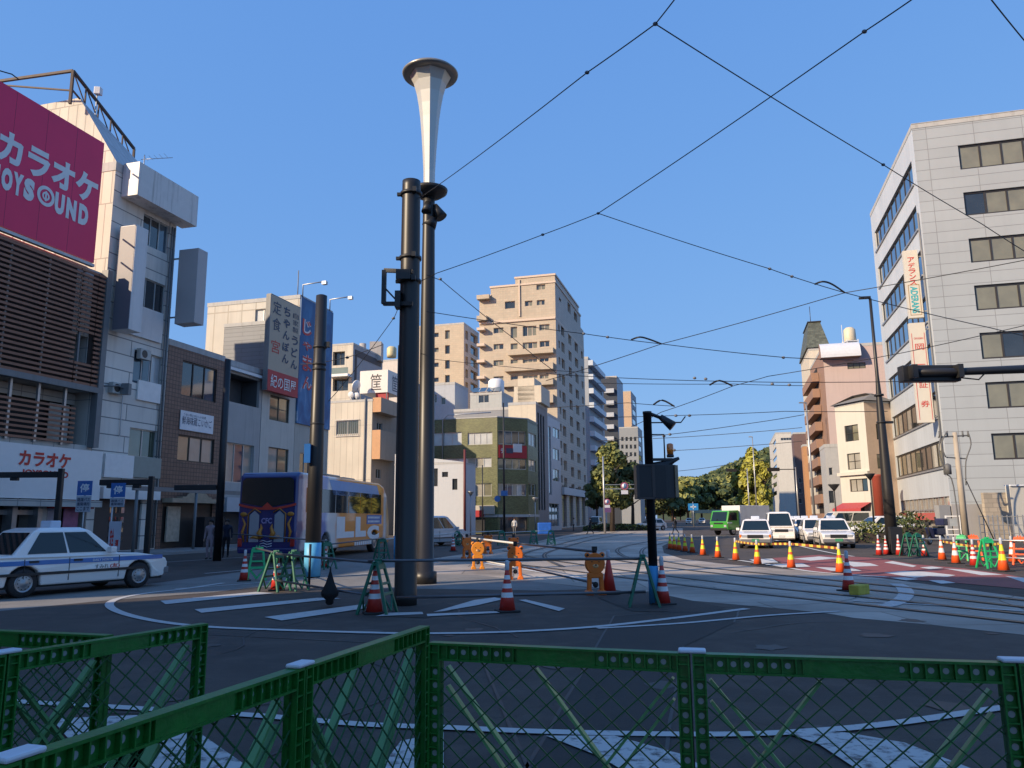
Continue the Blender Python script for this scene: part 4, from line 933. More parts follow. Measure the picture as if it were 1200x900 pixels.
r = plainb('solar_house', 'small house with solar panels and a round roof tank, before the tan tower', 'R', (588, 470, 108), (588, 459), (551, 470), 6, mat('house_grey', (.4, .42, .42), .6, streak=.3), [(561, 463, 573, 472, 2)])
root, FF, FS, far, geo = r; t = MB(); h_ = geo[5]
for k in range(4): a_ = FF.P(.3+k*1.05, h_+.1, .2); t.face([a_, a_+P0*.95, a_+P0*.95+D0*1.2+V((0, 0, .8)), a_+D0*1.2+V((0, 0, .8))])
t.build('solar_panel', GB, root)
t = MB(); p = FF.P(geo[3]-1.4, h_, -2); t.lathe([(1.1, 0), (1.15, .3), (1.15, 1.9), (.8, 2.2), (0, 2.3)], p, 16); t.build('water_tank', WHT, root)
r = plainb('cream_annex', 'cream and grey stepped building with rooftop pipes, right behind the green building', 'R', (628.5, 520, 97), (628.5, 471), (596, 520), (642, 520), mat('cream_plaster', (.6, .53, .42), .65, streak=.25), side_wall=mat('grey_plaster', (.27, .26, .26), .7, streak=.3),
    sw_=[(630.5, 484, 632.6, 598, 1, 5), (633.6, 486, 635.6, 598, 1, 5), (636.6, 488, 638.6, 598, 1, 5)], fm=DFR)
root, FF, FS, far, geo = r; t = MB(); P_, D_ = geo[0], geo[1]
t.obox(FF.P(.5, geo[5]+.1, -1), P_*3.6, D_*5, V((0, 0, 2.2))); t.obox(FF.P(geo[3]-2.6, geo[5]+.1, -1), P_*2.2, D_*4, V((0, 0, 3.2)))
t.build('penthouse', MATS['cream_plaster'], root)
plainb('slim_white_building', 'slim white fronted building with three stacked windows before the tall tan tower', 'R', (642, 520, 108), (642, 484), (620, 520), (656.5, 520), mat('white_metal', (.5, .52, .55), .5, streak=.2),
    sw_=[(648, 502, 655.4, 513, 2, 1, [GO]), (648, 526, 655.4, 539, 2, 1, [GO]), (648, 550, 655.4, 564, 2, 1, [GO]), (643, 500, 646, 580, 1, 6, [GB]), (643.6, 590, 655, 617, 3, 1, [GD])])

# ---- tall tan apartment towers
TAN = tile('tan_tile', (.5, .42, .32), (.42, .35, .27), .9, .45, .02, .6, .05, .5, .15, .3, .15); TAN2 = tile('tan_tile_side', (.56, .48, .4), (.36, .28, .22), .9, .45, .02, .6, .05, .5, .15, .3, .15)
TW = mat('tan_trim', (.62, .5, .4), .6)
r = BLD('apartment_tower', 'tall tan apartment tower with stepped top and street side full of small square windows', 'apartment tower', 'R', (653.5, 500, 136), (653, 371), (562, 500), (686.5, 500))
root, FF, FS, far, geo = r; P_, D_, c, W_, DP, H1 = geo
def s5(l): return [(540+x0/5, 310+y0/5, 540+x1/5, 310+y1/5, nx) for x0, y0, x1, y1, nx in l]
f_low = s5([(192, 370, 250, 402, 2), (292, 365, 330, 430, 1), (363, 360, 443, 418, 3), (460, 350, 520, 385, 2), (192, 465, 250, 497, 2), (292, 462, 333, 497, 1), (363, 455, 448, 492, 3), (462, 447, 520, 482, 2),
            (192, 560, 250, 592, 2), (292, 555, 333, 580, 1), (363, 550, 448, 575, 3), (462, 545, 515, 570, 2), (292, 650, 335, 675, 1), (363, 648, 450, 670, 3), (462, 645, 515, 670, 2), (192, 655, 250, 685, 2)])
def colz(F, x0, x1, yr, y0, step, n, hh):
    a_, b_ = F.uv(x0, yr)[0], F.uv(x1, yr)[0]; zt_ = F.uv((x0+x1)/2, y0)[1]; zb_ = F.uv((x0+x1)/2, y0+step)[1]; d = zt_-zb_; hz = F.uv((x0+x1)/2, y0)[1]-F.uv((x0+x1)/2, y0+hh)[1]
    return [(a_, b_, zt_-d*k-hz, zt_-d*k, 1) for k in range(n) if zt_-d*k-hz > 6]
side_l = [w for w in colz(FS, 654.4, 656.2, 400, 381, 18.6, 12, 8)]+colz(FS, 657.6, 661.2, 388, 383, 18.7, 12, 10.8)+colz(FS, 665.6, 669, 380, 374.5, 18.2, 13, 10.5)+colz(FS, 672.4, 676, 360, 366, 17.4, 13, 9.8)+colz(FS, 681, 683, 420, 412, 17.2, 10, 8)
arc = [(DP*(.1+.22*k), DP*(.1+.22*k)+DP*.13, .2, 7.5) for k in range(4)]
finish(root, FF, FS, far, geo, TAN, front=WP(FF, f_low), side=side_l, side_wall=TAN2, fmat=TW, glasses=[GD, GO], depth=.35, fw=.1, parapet=.5, rim=TW, sholes=arc)
t = MB()
for a_ in arc: t.obox(FS.P(a_[0]+.01, .2, -.34), FS.d*(a_[1]-a_[0]-.02), FS.n*.05, V((0, 0, 7.3)))
t.build('arcade_glass', GD, root)
t = MB(); t.obox(FS.P(DP*.08, FS.uv(670, 581)[1], .02), FS.d*DP*.85, FS.n*.5, V((0, 0, 1.3))); t.build('arcade_sign', mat('pale_panel', (.5, .52, .55), .5), root)
for px, pt, ps in ((562, 341, 684), (575, 331, 682), (604, 322.5, 680)):
    x0 = FF.uv(px, 350)[0] if px > 562 else 0; zt_ = zat(653, pt, c); t = MB(); dd = along(c, D_, ps, 400)-1.2; zb_ = zprev+.02 if px == 604 else H1+.07
    F2 = Face(FF.P(x0, 0), P_); F3 = Face(c-P_*(.004+(W_-FF.uv(575, 350)[0] if px == 562 else 0)), D_); wl_ = W_-x0-.004-(W_-FF.uv(575, 350)[0] if px == 562 else 0)
    fl_ = WP(F2, s5([(375, 212, 420, 243, 2), (445, 207, 492, 237, 2), (258, 215, 318, 258, 1)]) +s5([(372, 122, 420, 155, 2), (443, 117, 495, 147, 2), (258, 125, 318, 168, 1)]) if px == 575 else [])
    fl_ = [w for w in fl_ if w[2] > zb_+.1 and w[3] < zt_-.1]; sd_ = [w for w in colz(F3, 665.6, 669, 380, 338, 18.3, 2, 10.5)+colz(F3, 672.4, 676, 360, 349, 17.4, 2, 9.8)+colz(F3, 655, 657.5, 350, 331, 18.5, 2, 12) if w[2] > zb_+.1 and w[3] < zt_-.1] if px == 575 else []
    facewall(t, F2, 0, wl_, zb_, zt_, [w[:4] for w in fl_], .35); facewall(t, F3, 0, dd, zb_, zt_, [w[:4] for w in sd_], .35, 1)
    bb_ = F3.P(dd, 0); ff_ = F2.P(0, 0)+D_*dd
    for a_, b_ in ((bb_, ff_), (ff_, F2.P(0, 0))): t.face([a_+V((0, 0, zb_)), b_+V((0, 0, zb_)), b_+V((0, 0, zt_)), a_+V((0, 0, zt_))])
    t.build('upper_storey', [TAN, TAN2], root)
    t = MB(); t.prism([(p.x, p.y) for p in (F2.P(-.15, 0, .15), F2.P(wl_+.15, 0, .15), bb_+P_*.15, ff_-P_*.15)], zt_+.002, zt_+.35); t.build('roof', TW, root)
    for w in fl_: window(F2, w[:4], root, w[4], TW, [GD, GO], .35, .1)
    for w in sd_: window(F3, w[:4], root, w[4], TW, [GD], .35, .1)
    zprev = zt_+.36
for x0, x1, y0, y1 in ((285, 548, 492, 530), (265, 548, 578, 625), (245, 548, 670, 715), (440, 548, 755, 815), (103, 160, 300, 335), (103, 175, 180, 210)):
    r_ = FF.rect(540+x0/5, 310+y0/5, 540+x1/5, 310+y1/5); t = MB(); t.obox(FF.P(r_[0], r_[2], .02), FF.d*(r_[1]-r_[0]), FF.n*1.1, V((0, 0, (r_[3]-r_[2])*.8))); t.build('balcony', TAN, root)
t = MB()
for y0 in (372, 465, 560, 655, 750): r_ = FF.rect(561, 310+y0/5, 570, 310+y0/5+4); t.obox(FF.P(r_[0], r_[2], .02), FF.d*(r_[1]-r_[0]), FF.n*1.2, V((0, 0, .5)))
t.build('canopy_slab', TW, root)
t = MB(); s = FF.uv(608, 340)[0]; t.obox(FF.P(s, FF.uv(608, 371)[1], .03), FF.d*.25, FF.n*.2, V((0, 0, FF.uv(608, 328)[1]-FF.uv(608, 371)[1]))); t.obox(FF.P(0, H1-.4, .02), FF.d*W_, FF.n*.25, V((0, 0, .4))) ; t.build('wall_trim', TW, root)
r = plainb('apartment_block', 'brown tan apartment block with dark balconies, left of the tallest tower', 'R', (543.5, 430, 165), (543.5, 378), (480, 430), (561, 430), TAN, side_wall=TAN2, fm=TW, gl=[GD, GO], depth=.5,
    fw_=[(521.5+0, 387+17.5*k, 527, 397+17.5*k, 1) for k in range(5)]+[(508, 390+17.5*k, 514, 395+17.5*k, 1) for k in range(5)], sw_=[(551.5, 392+14.4*k, 559.5, 402+14.4*k, 1) for k in range(6)]+[(545.5, 388+15*k, 548.5, 398+15*k, 1) for k in range(6)])
r = plainb('office_block', 'blue grey office block with long white balcony bands beyond the tan tower', 'R', (691, 500, 190), (691, 418), (684, 500), (706, 500), mat('blue_grey', (.33, .36, .4), .6, streak=.2), side_wall=mat('dark_blue_grey', (.16, .19, .23), .5), par=.5)
root, FF, FS, far, geo = r; t = MB(); L_ = geo[4]
z = geo[5]-2.2
while z > 8: t.obox(FS.P(0, z, .02), FS.d*L_, FS.n*1.2, V((0, 0, 1.3))); z -= 3.55
t.build('balcony_band', mat('white_band', (.55, .6, .66), .5), root)
t = MB(); t.obox(FS.P(L_+.1, 0, .1), FS.d*3, -FS.n*8, V((0, 0, geo[5]-4))); t.build('stair_tower', MATS['blue_grey'], root)
r = plainb('dark_block', 'dark navy apartment block with stacked balconies behind the office block', 'R', (724.5, 500, 240), (724.5, 440.5), (706, 500), (731.5, 500), mat('navy_wall', (.03, .04, .06), .5), side_wall=mat('pale_blue_wall', (.3, .36, .44), .5), par=.5)
root, FF, FS, far, geo = r
for k in range(9):
    t = MB(); y0 = 456+14*k; r_ = FF.rect(709, y0, 720, y0+5); t.obox(FF.P(r_[0], r_[2], .02), FF.d*(r_[1]-r_[0]), FF.n*1.3, V((0, 0, r_[3]-r_[2]))); t.build('balcony', mat('pale_balcony', (.45, .48, .52), .5), root)
plainb('far_tan_block', 'small distant tan block at the right end of the left hand row', 'R', (740.5, 500, 290), (740.5, 458), (728, 500), (746.5, 500), mat('tan_far', (.5, .36, .24), .6), side_wall=mat('tan_far_side', (.3, .33, .38), .6), sw_=[(741.5, 470+11*k, 745.5, 476+11*k, 1) for k in range(6)])
plainb('far_grey_block', 'distant grey block with white balconies half behind the street trees', 'R', (748, 520, 230), (748, 500), (726, 520), (753, 520), mat('grey_far', (.26, .28, .3), .6), [(728+5*j, 512+9*k, 731+5*j, 517+9*k, 1) for j in range(4) for k in range(7)], sw_=[(748.7, 512+11*k, 752.3, 518+11*k, 1) for k in range(6)])

# ---- right side: grey panelled office
PAN = tile('grey_panel', (.4, .43, .45), (.24, .25, .26), 3.25, .84, .022, .45, .03, 0, .06, .5, .12); PANS = tile('grey_panel_side', (.56, .6, .63), (.4, .4, .39), .85, 9, .012, .45, .03, 0, .06, .4, .12)
r = BLD('grey_office_building', 'seven storey grey panelled office with window bands, large on the right edge', 'office building', 'L', (1068, 147, 56), (1068, 147), 34.0, (1019, 243))
root, FF, FS, far, geo = r; P_, D_, c, W_, DP, H_ = geo
fl_ = []; sl_ = []
for k, (x, y0, y1) in enumerate(((1124, 170.5, 199), (1130, 225.5, 253), (1137, 279.5, 308), (1143, 334.5, 364), (1149, 390, 421), (1155, 448, 479), (1162, 508, 539))):
    z1 = FF.uv(x, y0)[1]; z0_ = FF.uv(x, y1)[1]; s = FF.uv(1124, 185)[0]
    fl_.append((s, s+11.6, z0_, z1, 8, 1, [GO, GO, GO, GO, GD])); fl_.append((s+14, s+22, z0_, z1, 5, 1, [GO, GO, GD]))
sa = FS.uv(1026.5, 290)[0]; sb_ = DP-1.1
ztop = FS.uv(1068.5, 187)[1]; zbot = FS.uv(1075, 218)[1]; zst = (ztop-FS.uv(1107, 514)[1])/6
for k in range(7): sl_.append((sa, sb_ if k else sb_, ztop-zst*k-1.95, ztop-zst*k, 9, 1, [GB, GB, GD] if k < 5 else [GO, GC, GD]))
gs = [(sa+.5, DP-.3, .2, FS.uv(1085, 584)[1])]; gf_ = [(FF.uv(1168, 590)[0], 22, .2, FF.uv(1180, 579)[1])]
finish(root, FF, FS, far, geo, PAN, front=fl_, side=sl_, side_wall=PANS, fmat=DFR, glasses=[GO], depth=.18, fw=.13, parapet=.3, sholes=gs, fholes=gf_)
t = MB(); a_ = gs[0]; t.obox(FS.P(a_[0], .2, -.17), FS.d*(a_[1]-a_[0]), FS.n*.02, V((0, 0, a_[3]-.2))); t.build('lobby_glass', [GC], root)
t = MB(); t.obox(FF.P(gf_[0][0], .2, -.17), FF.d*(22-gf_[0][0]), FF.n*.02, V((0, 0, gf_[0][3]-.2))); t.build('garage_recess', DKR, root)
t = MB()
for k in range(1, 10): s = a_[0]+(a_[1]-a_[0])*k/10; t.obox(FS.P(s, .2, -.14), FS.d*.08, FS.n*.1, V((0, 0, a_[3]-.2)))
t.obox(FS.P(a_[0], a_[3]-1.0, -.13), FS.d*(a_[1]-a_[0]), FS.n*.08, V((0, 0, .12))); t.build('lobby_frame', STEEL, root)
t = MB(); t.obox(FS.P(a_[0]+.3, a_[3]-1.7, .02), FS.d*3.4, FS.n*.3, V((0, 0, .6)), 0); t.obox(FS.P(a_[0]+3.8, a_[3]-1.7, .02), FS.d*2.6, FS.n*.3, V((0, 0, .6)), 1); t.obox(FS.P(a_[0]+6.6, a_[3]-1.7, .02), FS.d*(a_[1]-a_[0]-6.8), FS.n*.3, V((0, 0, .55)), 2)
t.build('lobby_sign', [mat('maroon', (.2, .05, .05), .5), WHT, mat('salmon', (.5, .12, .1), .5)], root)
t = MB()
for k in range(7): z = ztop-zst*k-2.1; t.obox(FS.P(sa-.1, z, .02), FS.d*(sb_-sa+.2), FS.n*.1, V((0, 0, .12)))
t.build('sill', STEEL, root)
t = MB(); t.obox(FF.P(-.02, H_+.065, .06), P_*(W_+.04), D_*.3, V((0, 0, .05))); t.build('coping', MATS['trim_grey'], root)
t = MB(); t.tube([FS.P(DP-.45, 4.5, .1), FS.P(DP-.45, H_-7, .1)], .07, 6); t.build('conduit', GMET, root)
SGF = Face(FF.P(0, 0)+D_*.9, P_)
def signbox(name, label, xa, ya, xb, yb, zt_, zb_, wdt):
    s1_ = -.28; s0_ = s1_-wdt; o = thing(name, label, 'sign', tuple(SGF.P(s0_, zb_)))
    t = MB(); t.obox(SGF.P(s0_, zb_, 0), SGF.d*wdt, -SGF.n*.4, V((0, 0, zt_-zb_))); bx = t.build('sign_box', mat('sign_cream', (.62, .58, .5), .5, var=.05), o)
    t = MB(); 
    for z in (zb_+.5, zt_-.5): t.bar(SGF.P(s1_, z, -.2), SGF.P(.0, z, -.2), .09)
    t.build('sign_bracket', STEEL, o); return o, bx, s0_, s1_
za, zb_ = SGF.uv(1070, 293)[1], SGF.uv(1076, 372)[1]
o, bx, s0_, s1_ = signbox('projecting_sign', 'upper cream vertical sign with red katakana and teal letters on grey office', 0, 0, 0, 0, za, zb_, 1.02)
t = MB(); n_ = 'アデランス'
for i, ch in enumerate(n_):
    z1 = za-(za-zb_)*(.1+.085*i); put_text(t, ch, lambda a, z: SGF.P(a, z, .02), (s0_+.27, s1_-.27, z1-.44, z1), .012)
t.build('lettering', TXR, bx)
t = MB(); zc = za-(za-zb_)*.52; vs_, fs_, x0, x1, y0, y1 = glyphs('ADERANS', .02); zd = zb_+.35
ids = [t.P(SGF.P(s0_+.26+(v.y-y0)/(y1-y0)*(.5), zc-.12-(v.x-x0)/(x1-x0)*(zc-.12-zd), .02)) for v in vs_]
for q in fs_: t.idx([ids[k] for k in q][::1])
t.build('lettering', mat('letter_teal', (.03, .4, .45), .5), bx)
t = MB()
for zz in (zc, zb_+.2): t.obox(SGF.P(s0_+.12, zz, .01), SGF.d*.78, SGF.n*.01, V((0, 0, .03)))
for ss in (s0_+.12, s1_-.15): t.obox(SGF.P(ss, zb_+.2, .01), SGF.d*.03, SGF.n*.01, V((0, 0, zc-zb_-.2)))
t.build('frame_line', mat('gold_line', (.4, .25, .08), .5), bx)
za, zb_ = SGF.uv(1077, 378)[1], SGF.uv(1088, 495)[1]
o, bx, s0_, s1_ = signbox('projecting_sign', 'lower pinkish vertical sign with large red kanji, behind the signal arm', 0, 0, 0, 0, za, zb_, 1.1)
t = MB()
for i, ch in enumerate('岡三証券'):
    z1 = za-(za-zb_)*(.21+.19*i); put_text(t, ch, lambda a, z: SGF.P(a, z, .02), (s0_+.28, s1_-.22, z1-(.12 if ch == '三' else 0)-.55, z1-(.12 if ch == '三' else 0)), .0)
for ss in (s0_+.1, s1_-.13): t.obox(SGF.P(ss, zb_+.2, .01), SGF.d*.03, SGF.n*.01, V((0, 0, za-zb_-1)))
put_text(t, 'OKASAN', lambda a, z: SGF.P(a, z, .02), (s0_+.25, s1_-.22, za-1.3, za-1.12), .0)
t.build('lettering', TXR, bx)

# ---- pink building with curved sign, slim tower, cream corner shop
PK = mat('pink_render', (.52, .41, .38), .7, var=.05, streak=.15, scale=1); OCH = mat('ochre_brown', (.31, .19, .135), .7, var=.08, streak=.2)
r = plainb('pink_building', 'large pink rendered building with curved white roof sign and brown balcony front', 'L', (971, 500, 95), (971, 405), (1062, 500), (951.5, 500), PK, [(993, 425, 1014.5, 432, 3)], side_wall=OCH, gl=[GO], fm=DFR)
root, FF, FS, far, geo = r; L_ = geo[4]; t = MB(); t2 = MB()
for k in range(9):
    y = 430+20.4*k; z1, z0_ = FS.uv(958, y)[1], FS.uv(958, y+9)[1]
    t.obox(FS.P(L_*.12, z0_, .04), FS.d*L_*.5, FS.n*.03, V((0, 0, z1-z0_))); t2.obox(FS.P(0, z0_-1.15, .05), FS.d*L_*.7, FS.n*.9, V((0, 0, 1.15)))
t.build('balcony_opening', DKR, root); t2.build('balcony', OCH, root)
t = MB(); zc = zat(971, 421, geo[2]); pts = []
n_ = 8
for i in range(n_):
    a0_, a1_ = pi/2*i/n_, pi/2*(i+1)/n_
    p_ = lambda a, s: FF.P(s, zc+2.0*sin(a), 1.6*cos(a)-.2)
    t.face([p_(a0_, -.4), p_(a0_, 4.2), p_(a1_, 4.2), p_(a1_, -.4)], 0, True)
t.face([FF.P(-.4, zc, -.2)]+[FF.P(-.4, zc+2*sin(pi/2*i/n_), 1.6*cos(pi/2*i/n_)-.2) for i in range(n_+1)], 1)
t.face([FF.P(-.4, zc, -.2), FF.P(4.2, zc, -.2), FF.P(4.2, zc, 1.4), FF.P(-.4, zc, 1.4)], 1); t.build('curved_roof_sign', [mat('curved_white', (.62, .64, .68), .4), OCH], root)
p = FF.P(FF.uv(1001, 400)[0], geo[5], -3); t = MB(); t.lathe([(.72, 1.0), (.76, 1.1), (.72, 2.5), (.45, 2.8), (0, 2.9)], p, 18); t.build('water_tank', mat('tank_cream', (.62, .55, .4), .5), root)
t = MB()
for dx, dy in ((-.7, -.7), (.7, -.7), (.7, .7), (-.7, .7)): t.bar(p+V((dx, dy, -.45)), p+V((dx, dy, 1.15)), .08)
t.obox(p+V((-.75, -.75, .9)), V((1.5, 0, 0)), V((0, 1.5, 0)), V((0, 0, .09))); t.ball(p+V((1.1, -1.2, .1)), .4, 0, 12); t.bar(p+V((-.95, 0, -.45)), p+V((-.95, 0, 3.2)), .05); t.build('tank_stand', WHT, root)
r = plainb('turret_building', 'slim cream tower with dark mansard turret roof, left of the pink building', 'L', (954, 500, 110), (954, 408), (978, 500), (944, 500), mat('cream_tower', (.62, .56, .46), .65, streak=.2))
root, FF, FS, far, geo = r; P_, D_, c, W_, DP, H_ = geo; zt_ = zat(954, 373, c); t = MB(); e = .25
b4 = [FF.P(-e, H_+.1, e), FF.P(W_+e, H_+.1, e), FF.P(W_+e, H_+.1, -DP-e), FF.P(-e, H_+.1, -DP-e)]
i_ = W_*.2; t4 = [FF.P(i_, zt_, -DP*.2), FF.P(W_-i_, zt_, -DP*.2), FF.P(W_-i_, zt_, -DP*.8), FF.P(i_, zt_, -DP*.8)]
for k in range(4): j = (k+1) % 4; t.face([b4[k], b4[j], t4[j], t4[k]])
t.face(t4); t.face(b4[::-1]); t.build('turret_roof', tile('slate', (.11, .12, .09), (.06, .065, .05), .5, .3, .01, .6, .3, .5, .5), root)
t = MB(); t.obox(t4[0]+V((0, 0, .01))-P_*.15-D_*.15, P_*(W_-2*i_+.3), D_*(DP*.6+.3), V((0, 0, .15))); m_ = t4[0].lerp(t4[2], .4); t.tube([m_, m_+V((0, 0, 3.2))], .05, 5); t.build('turret_cap', DFR, root)
r = BLD('corner_shop', 'three storey cream corner building with red awning and slate hipped roof', 'building', 'L', (1018, 540, 72), (1018, 470), (1050, 540), (983, 540), R(-18.8))
root, FF, FS, far, geo = r; P_, D_, c, W_, DP, H_ = geo; CSW = mat('pale_cream', (.58, .55, .48), .65, var=.05, streak=.12, scale=1)
finish(root, FF, FS, far, geo, mat('peach_render', (.6, .45, .34), .65, streak=.15), side=WP(FS, [(990, 498, 1006, 517, 2, 2), (993, 531, 1008.5, 550, 2, 2, [GC]), (996, 561, 1017, 576, 3, 1, [GC, GB])]), front=WP(FF, [(1027, 497, 1033, 515, 1), (1028, 532, 1034, 549, 1)]),
    side_wall=CSW, fmat=DFR, glasses=[GD, GO], depth=.15, parapet=.1)
t = MB(); q = [FS.P(-.3, H_+.1, .3), FS.P(DP+.3, H_+.1, .3), FS.P(DP+.3, H_+.1, -W_-.3), FS.P(-.3, H_+.1, -W_-.3)]; q2 = [FS.P(DP*.3, H_+1.0, -2), FS.P(DP*.75, H_+1.0, -2), FS.P(DP*.75, H_+1.0, -W_+2), FS.P(DP*.3, H_+1.0, -W_+2)]
for k in range(4): j = (k+1) % 4; t.face([q[k], q[j], q2[j], q2[k]])
t.face(q2); t.build('hipped_roof', mat('grey_slate', (.2, .19, .18), .8, var=.3, scale=2), root)
t = MB(); z = FS.uv(1000, 557)[1]; t.obox(FS.P(-.1, z, .02), FS.d*(DP+.1), FS.n*.25, V((0, 0, .3))); t.build('cornice', CSW, root)
t = MB(); z1, z0_ = FS.uv(1005, 589)[1], FS.uv(1005, 596)[1]; s0_, s1_ = FS.uv(988, 592)[0], DP-.1
t.face([FS.P(s0_, z1, .05), FS.P(s1_, z1, .05), FS.P(s1_, z0_, 1.3), FS.P(s0_, z0_, 1.3)]); t.face([FS.P(s0_, z0_, 1.3), FS.P(s1_, z0_, 1.3), FS.P(s1_, z0_-.3, 1.3), FS.P(s0_, z0_-.3, 1.3)]); t.face([FS.P(s0_, z0_-.3, 1.3), FS.P(s0_, z1, .05), FS.P(s0_, z0_, 1.3)])
t.obox(FS.P(s0_+.3, .1, .03), FS.d*.5, FS.n*.05, V((0, 0, 2.6))); t.build('awning', mat('awning_red', (.42, .06, .06), .6), root)
t = MB(); t.obox(FS.P(s1_-2.2, .1, .02), FS.d*1.3, FS.n*.08, V((0, 0, 2.3))); t.build('door', DFR, root)
rc = AY(1031, 600, 70); t = MB(); t.lathe([(.42, 0), (.42, zat(1031, 559, rc)), (.5, zat(1031, 558, rc)), (.5, zat(1031, 556, rc))], (rc.x, rc.y, 0), 20); o = t.build('corner_column', mat('red_column', (.34, .07, .045), .5, var=.15, scale=2), root)
plainb('grey_annex', 'narrow grey building squeezed between pink building and cream corner shop', 'L', (969, 560, 84), (969, 521), (988, 560), (963, 560), mat('grey_annex', (.42, .42, .42), .6, streak=.3), [(971.5, 548, 976, 557, 1), (971.5, 575, 978, 590, 1)])
r = plainb('distant_white_block', 'distant white apartment block with outside galleries at the far end of the right row', 'L', (912, 560, 200), (912, 507), (931, 560), (904, 560), mat('white_block', (.58, .56, .52), .6, streak=.2), [(915, 513, 929, 516, 4)], [(905.3, 516+10*k, 910.5, 521+10*k, 1) for k in range(7)])
plainb('distant_brown_block', 'distant reddish brown block touching the white gallery block', 'L', (933, 560, 175), (933, 507), (950, 560), (930.5, 560), mat('brown_block', (.16, .1, .09), .6, streak=.2), [(936, 560+12*k, 940, 566+12*k, 1) for k in range(3)])
plainb('distant_ochre_block', 'slim distant ochre building behind the right hand lamp post', 'L', (943.5, 560, 140), (943.5, 521), (952, 560), (941.5, 560), mat('ochre_block', (.5, .26, .12), .6, streak=.2))
plainb('left_gap_block', 'low grey wall of a shop behind the bus rear', 'R', (470, 600, 92), (470, 585), (440, 600), 3, GW) if False else None
# ================================================================ off-screen neighbours that cast the long shadows
WB = mat('plain_block', (.35, .33, .31), .7, streak=.2)
pg = F1.P(sA0, 0)
def nb(name, label, c, w, dep, h, ang=ANG):
    P = V((cos(ang), -sin(ang), 0)); D = V((sin(ang), cos(ang), 0))
    r = building(name, label, 'building', c, w, dep, h, 'R', ang); finish(*r, WB, side=[(1.5+3*k, 3.2+3*k, 1.2+3.4*j, 2.8+3.4*j, 2) for k in range(int(dep/3)-1) for j in range(int(h/3.4)-1)], fmat=DFR, glasses=[GD])
p1_ = F1.P(sL0, 0)
nb('low_shop', 'low plain shop standing left of the camera view beside the karaoke building', (p1_.x, p1_.y), 10, sA0-sL0-.1, _tl*tan(SUN_EL))
p2_ = F1.P(sK0-34, 0, 15)
nb('corner_block', 'tall plain block behind the camera to the left, shading the foreground', (p2_.x, p2_.y), 15, 34, _tk*tan(SUN_EL))

# ================================================================ far terrain and trees
LFA = mat('leaf_dark', (.05, .075, .025), .7, var=.5, scale=.6); LFB = mat('leaf_mid', (.11, .13, .04), .7, var=.5, scale=.6)
LFY = mat('leaf_yellow', (.38, .36, .05), .7, var=.4, scale=.7); LFO = mat('leaf_olive', (.25, .25, .06), .7, var=.4, scale=.6)
BARK = mat('bark', (.06, .045, .035), .9, var=.3, bump=.3)
def leafmesh(rs, centre, rad, n, size, k, cone=0.0):
    """n leaf clumps spread through lumpy sub-crowns"""
    mb = MB(); c = V(centre); subs = []
    for i in range(k):
        z = rs.uniform(-.85, .95); rr = math.sqrt(max(0, 1-z*z))*rs.uniform(.35, .75)*(1-cone*(z+1)/2)
        a = rs.uniform(0, 2*pi); subs.append((V((rr*cos(a)*rad[0], rr*sin(a)*rad[1], z*rad[2]*.8)), rs.uniform(.22, .42)*(1-cone*.4*(z+1)/2)))
    for i in range(n):
        s, q = subs[rs.randrange(k)]; d = V((rs.gauss(0, 1), rs.gauss(0, 1), rs.gauss(0, 1))).normalized()*rs.uniform(.45, 1)**.6
        p = c+s+V((d.x*rad[0]*q, d.y*rad[1]*q, d.z*rad[2]*q*.8))
        nrm = (d+V((rs.uniform(-.6, .6), rs.uniform(-.6, .6), rs.uniform(-.2, .9)))).normalized(); t = nrm.cross(V((rs.uniform(-1, 1), rs.uniform(-1, 1), .3))).normalized(); b = nrm.cross(t)
        sz = size*rs.uniform(.5, 1.3); m = rs.randrange(3)
        mb.face([p-t*sz-b*sz*.5, p+t*sz*.2-b*sz*.8, p+t*sz+b*sz*.3, p-t*sz*.2+b*sz*.7], m)
    return mb
def tree(label, px, pyt, Y, wid, mats, seed, n=2600, size=.28, k=16, z0=None, cone=0, name='street_tree', group='trees along the avenue', elong=1.0, cat='tree'):
    rs = random.Random(seed); p = AY(px, 600, Y); H_ = AY(px, pyt, Y).z; o = thing(name, label, cat, (p.x, p.y, 0), group)
    zb = z0 if z0 is not None else H_*.25; cz = (H_+zb)/2
    leafmesh(rs, (p.x, p.y, cz), (wid/2, wid/2, (H_-zb)/2), n, size, k, cone).build('crown', mats, o)
    t = MB(); r_ = max(.12, H_*.022); t.tube([(p.x, p.y, 0), (p.x+.1, p.y, H_*.3), (p.x, p.y+.1, H_*.6), (p.x, p.y, H_*.88)], [r_*1.3, r_, r_*.6, .03], 8)
    for i in range(7):
        a = rs.uniform(0, 2*pi); zz = H_*rs.uniform(.28, .7); t.tube([(p.x, p.y, zz), (p.x+cos(a)*wid*.18, p.y+sin(a)*wid*.18, zz+H_*.07), (p.x+cos(a)*wid*.36, p.y+sin(a)*wid*.36, zz+H_*.12)], [r_*.5, r_*.3, .03], 5)
    t.build('trunk', BARK, o); return o
tree('olive green street tree with pale top beside the tower arcade, tallest on the left row', 717, 513, 98, 7.8, [LFB, LFO, LFA], 1, 6500, .3, 24, 2.2, .68)
tree('dark street tree right behind the traffic light cabinet', 741, 540, 122, 8, [LFA, LFA, LFB], 2, 4200, .36, 16, 2.8, .3)
tree('dark low street tree between the tower arcade and the tallest street tree', 699, 558, 128, 5.5, [LFA, LFB, LFB], 12, 2400, .26, 12, 3.0, .2)
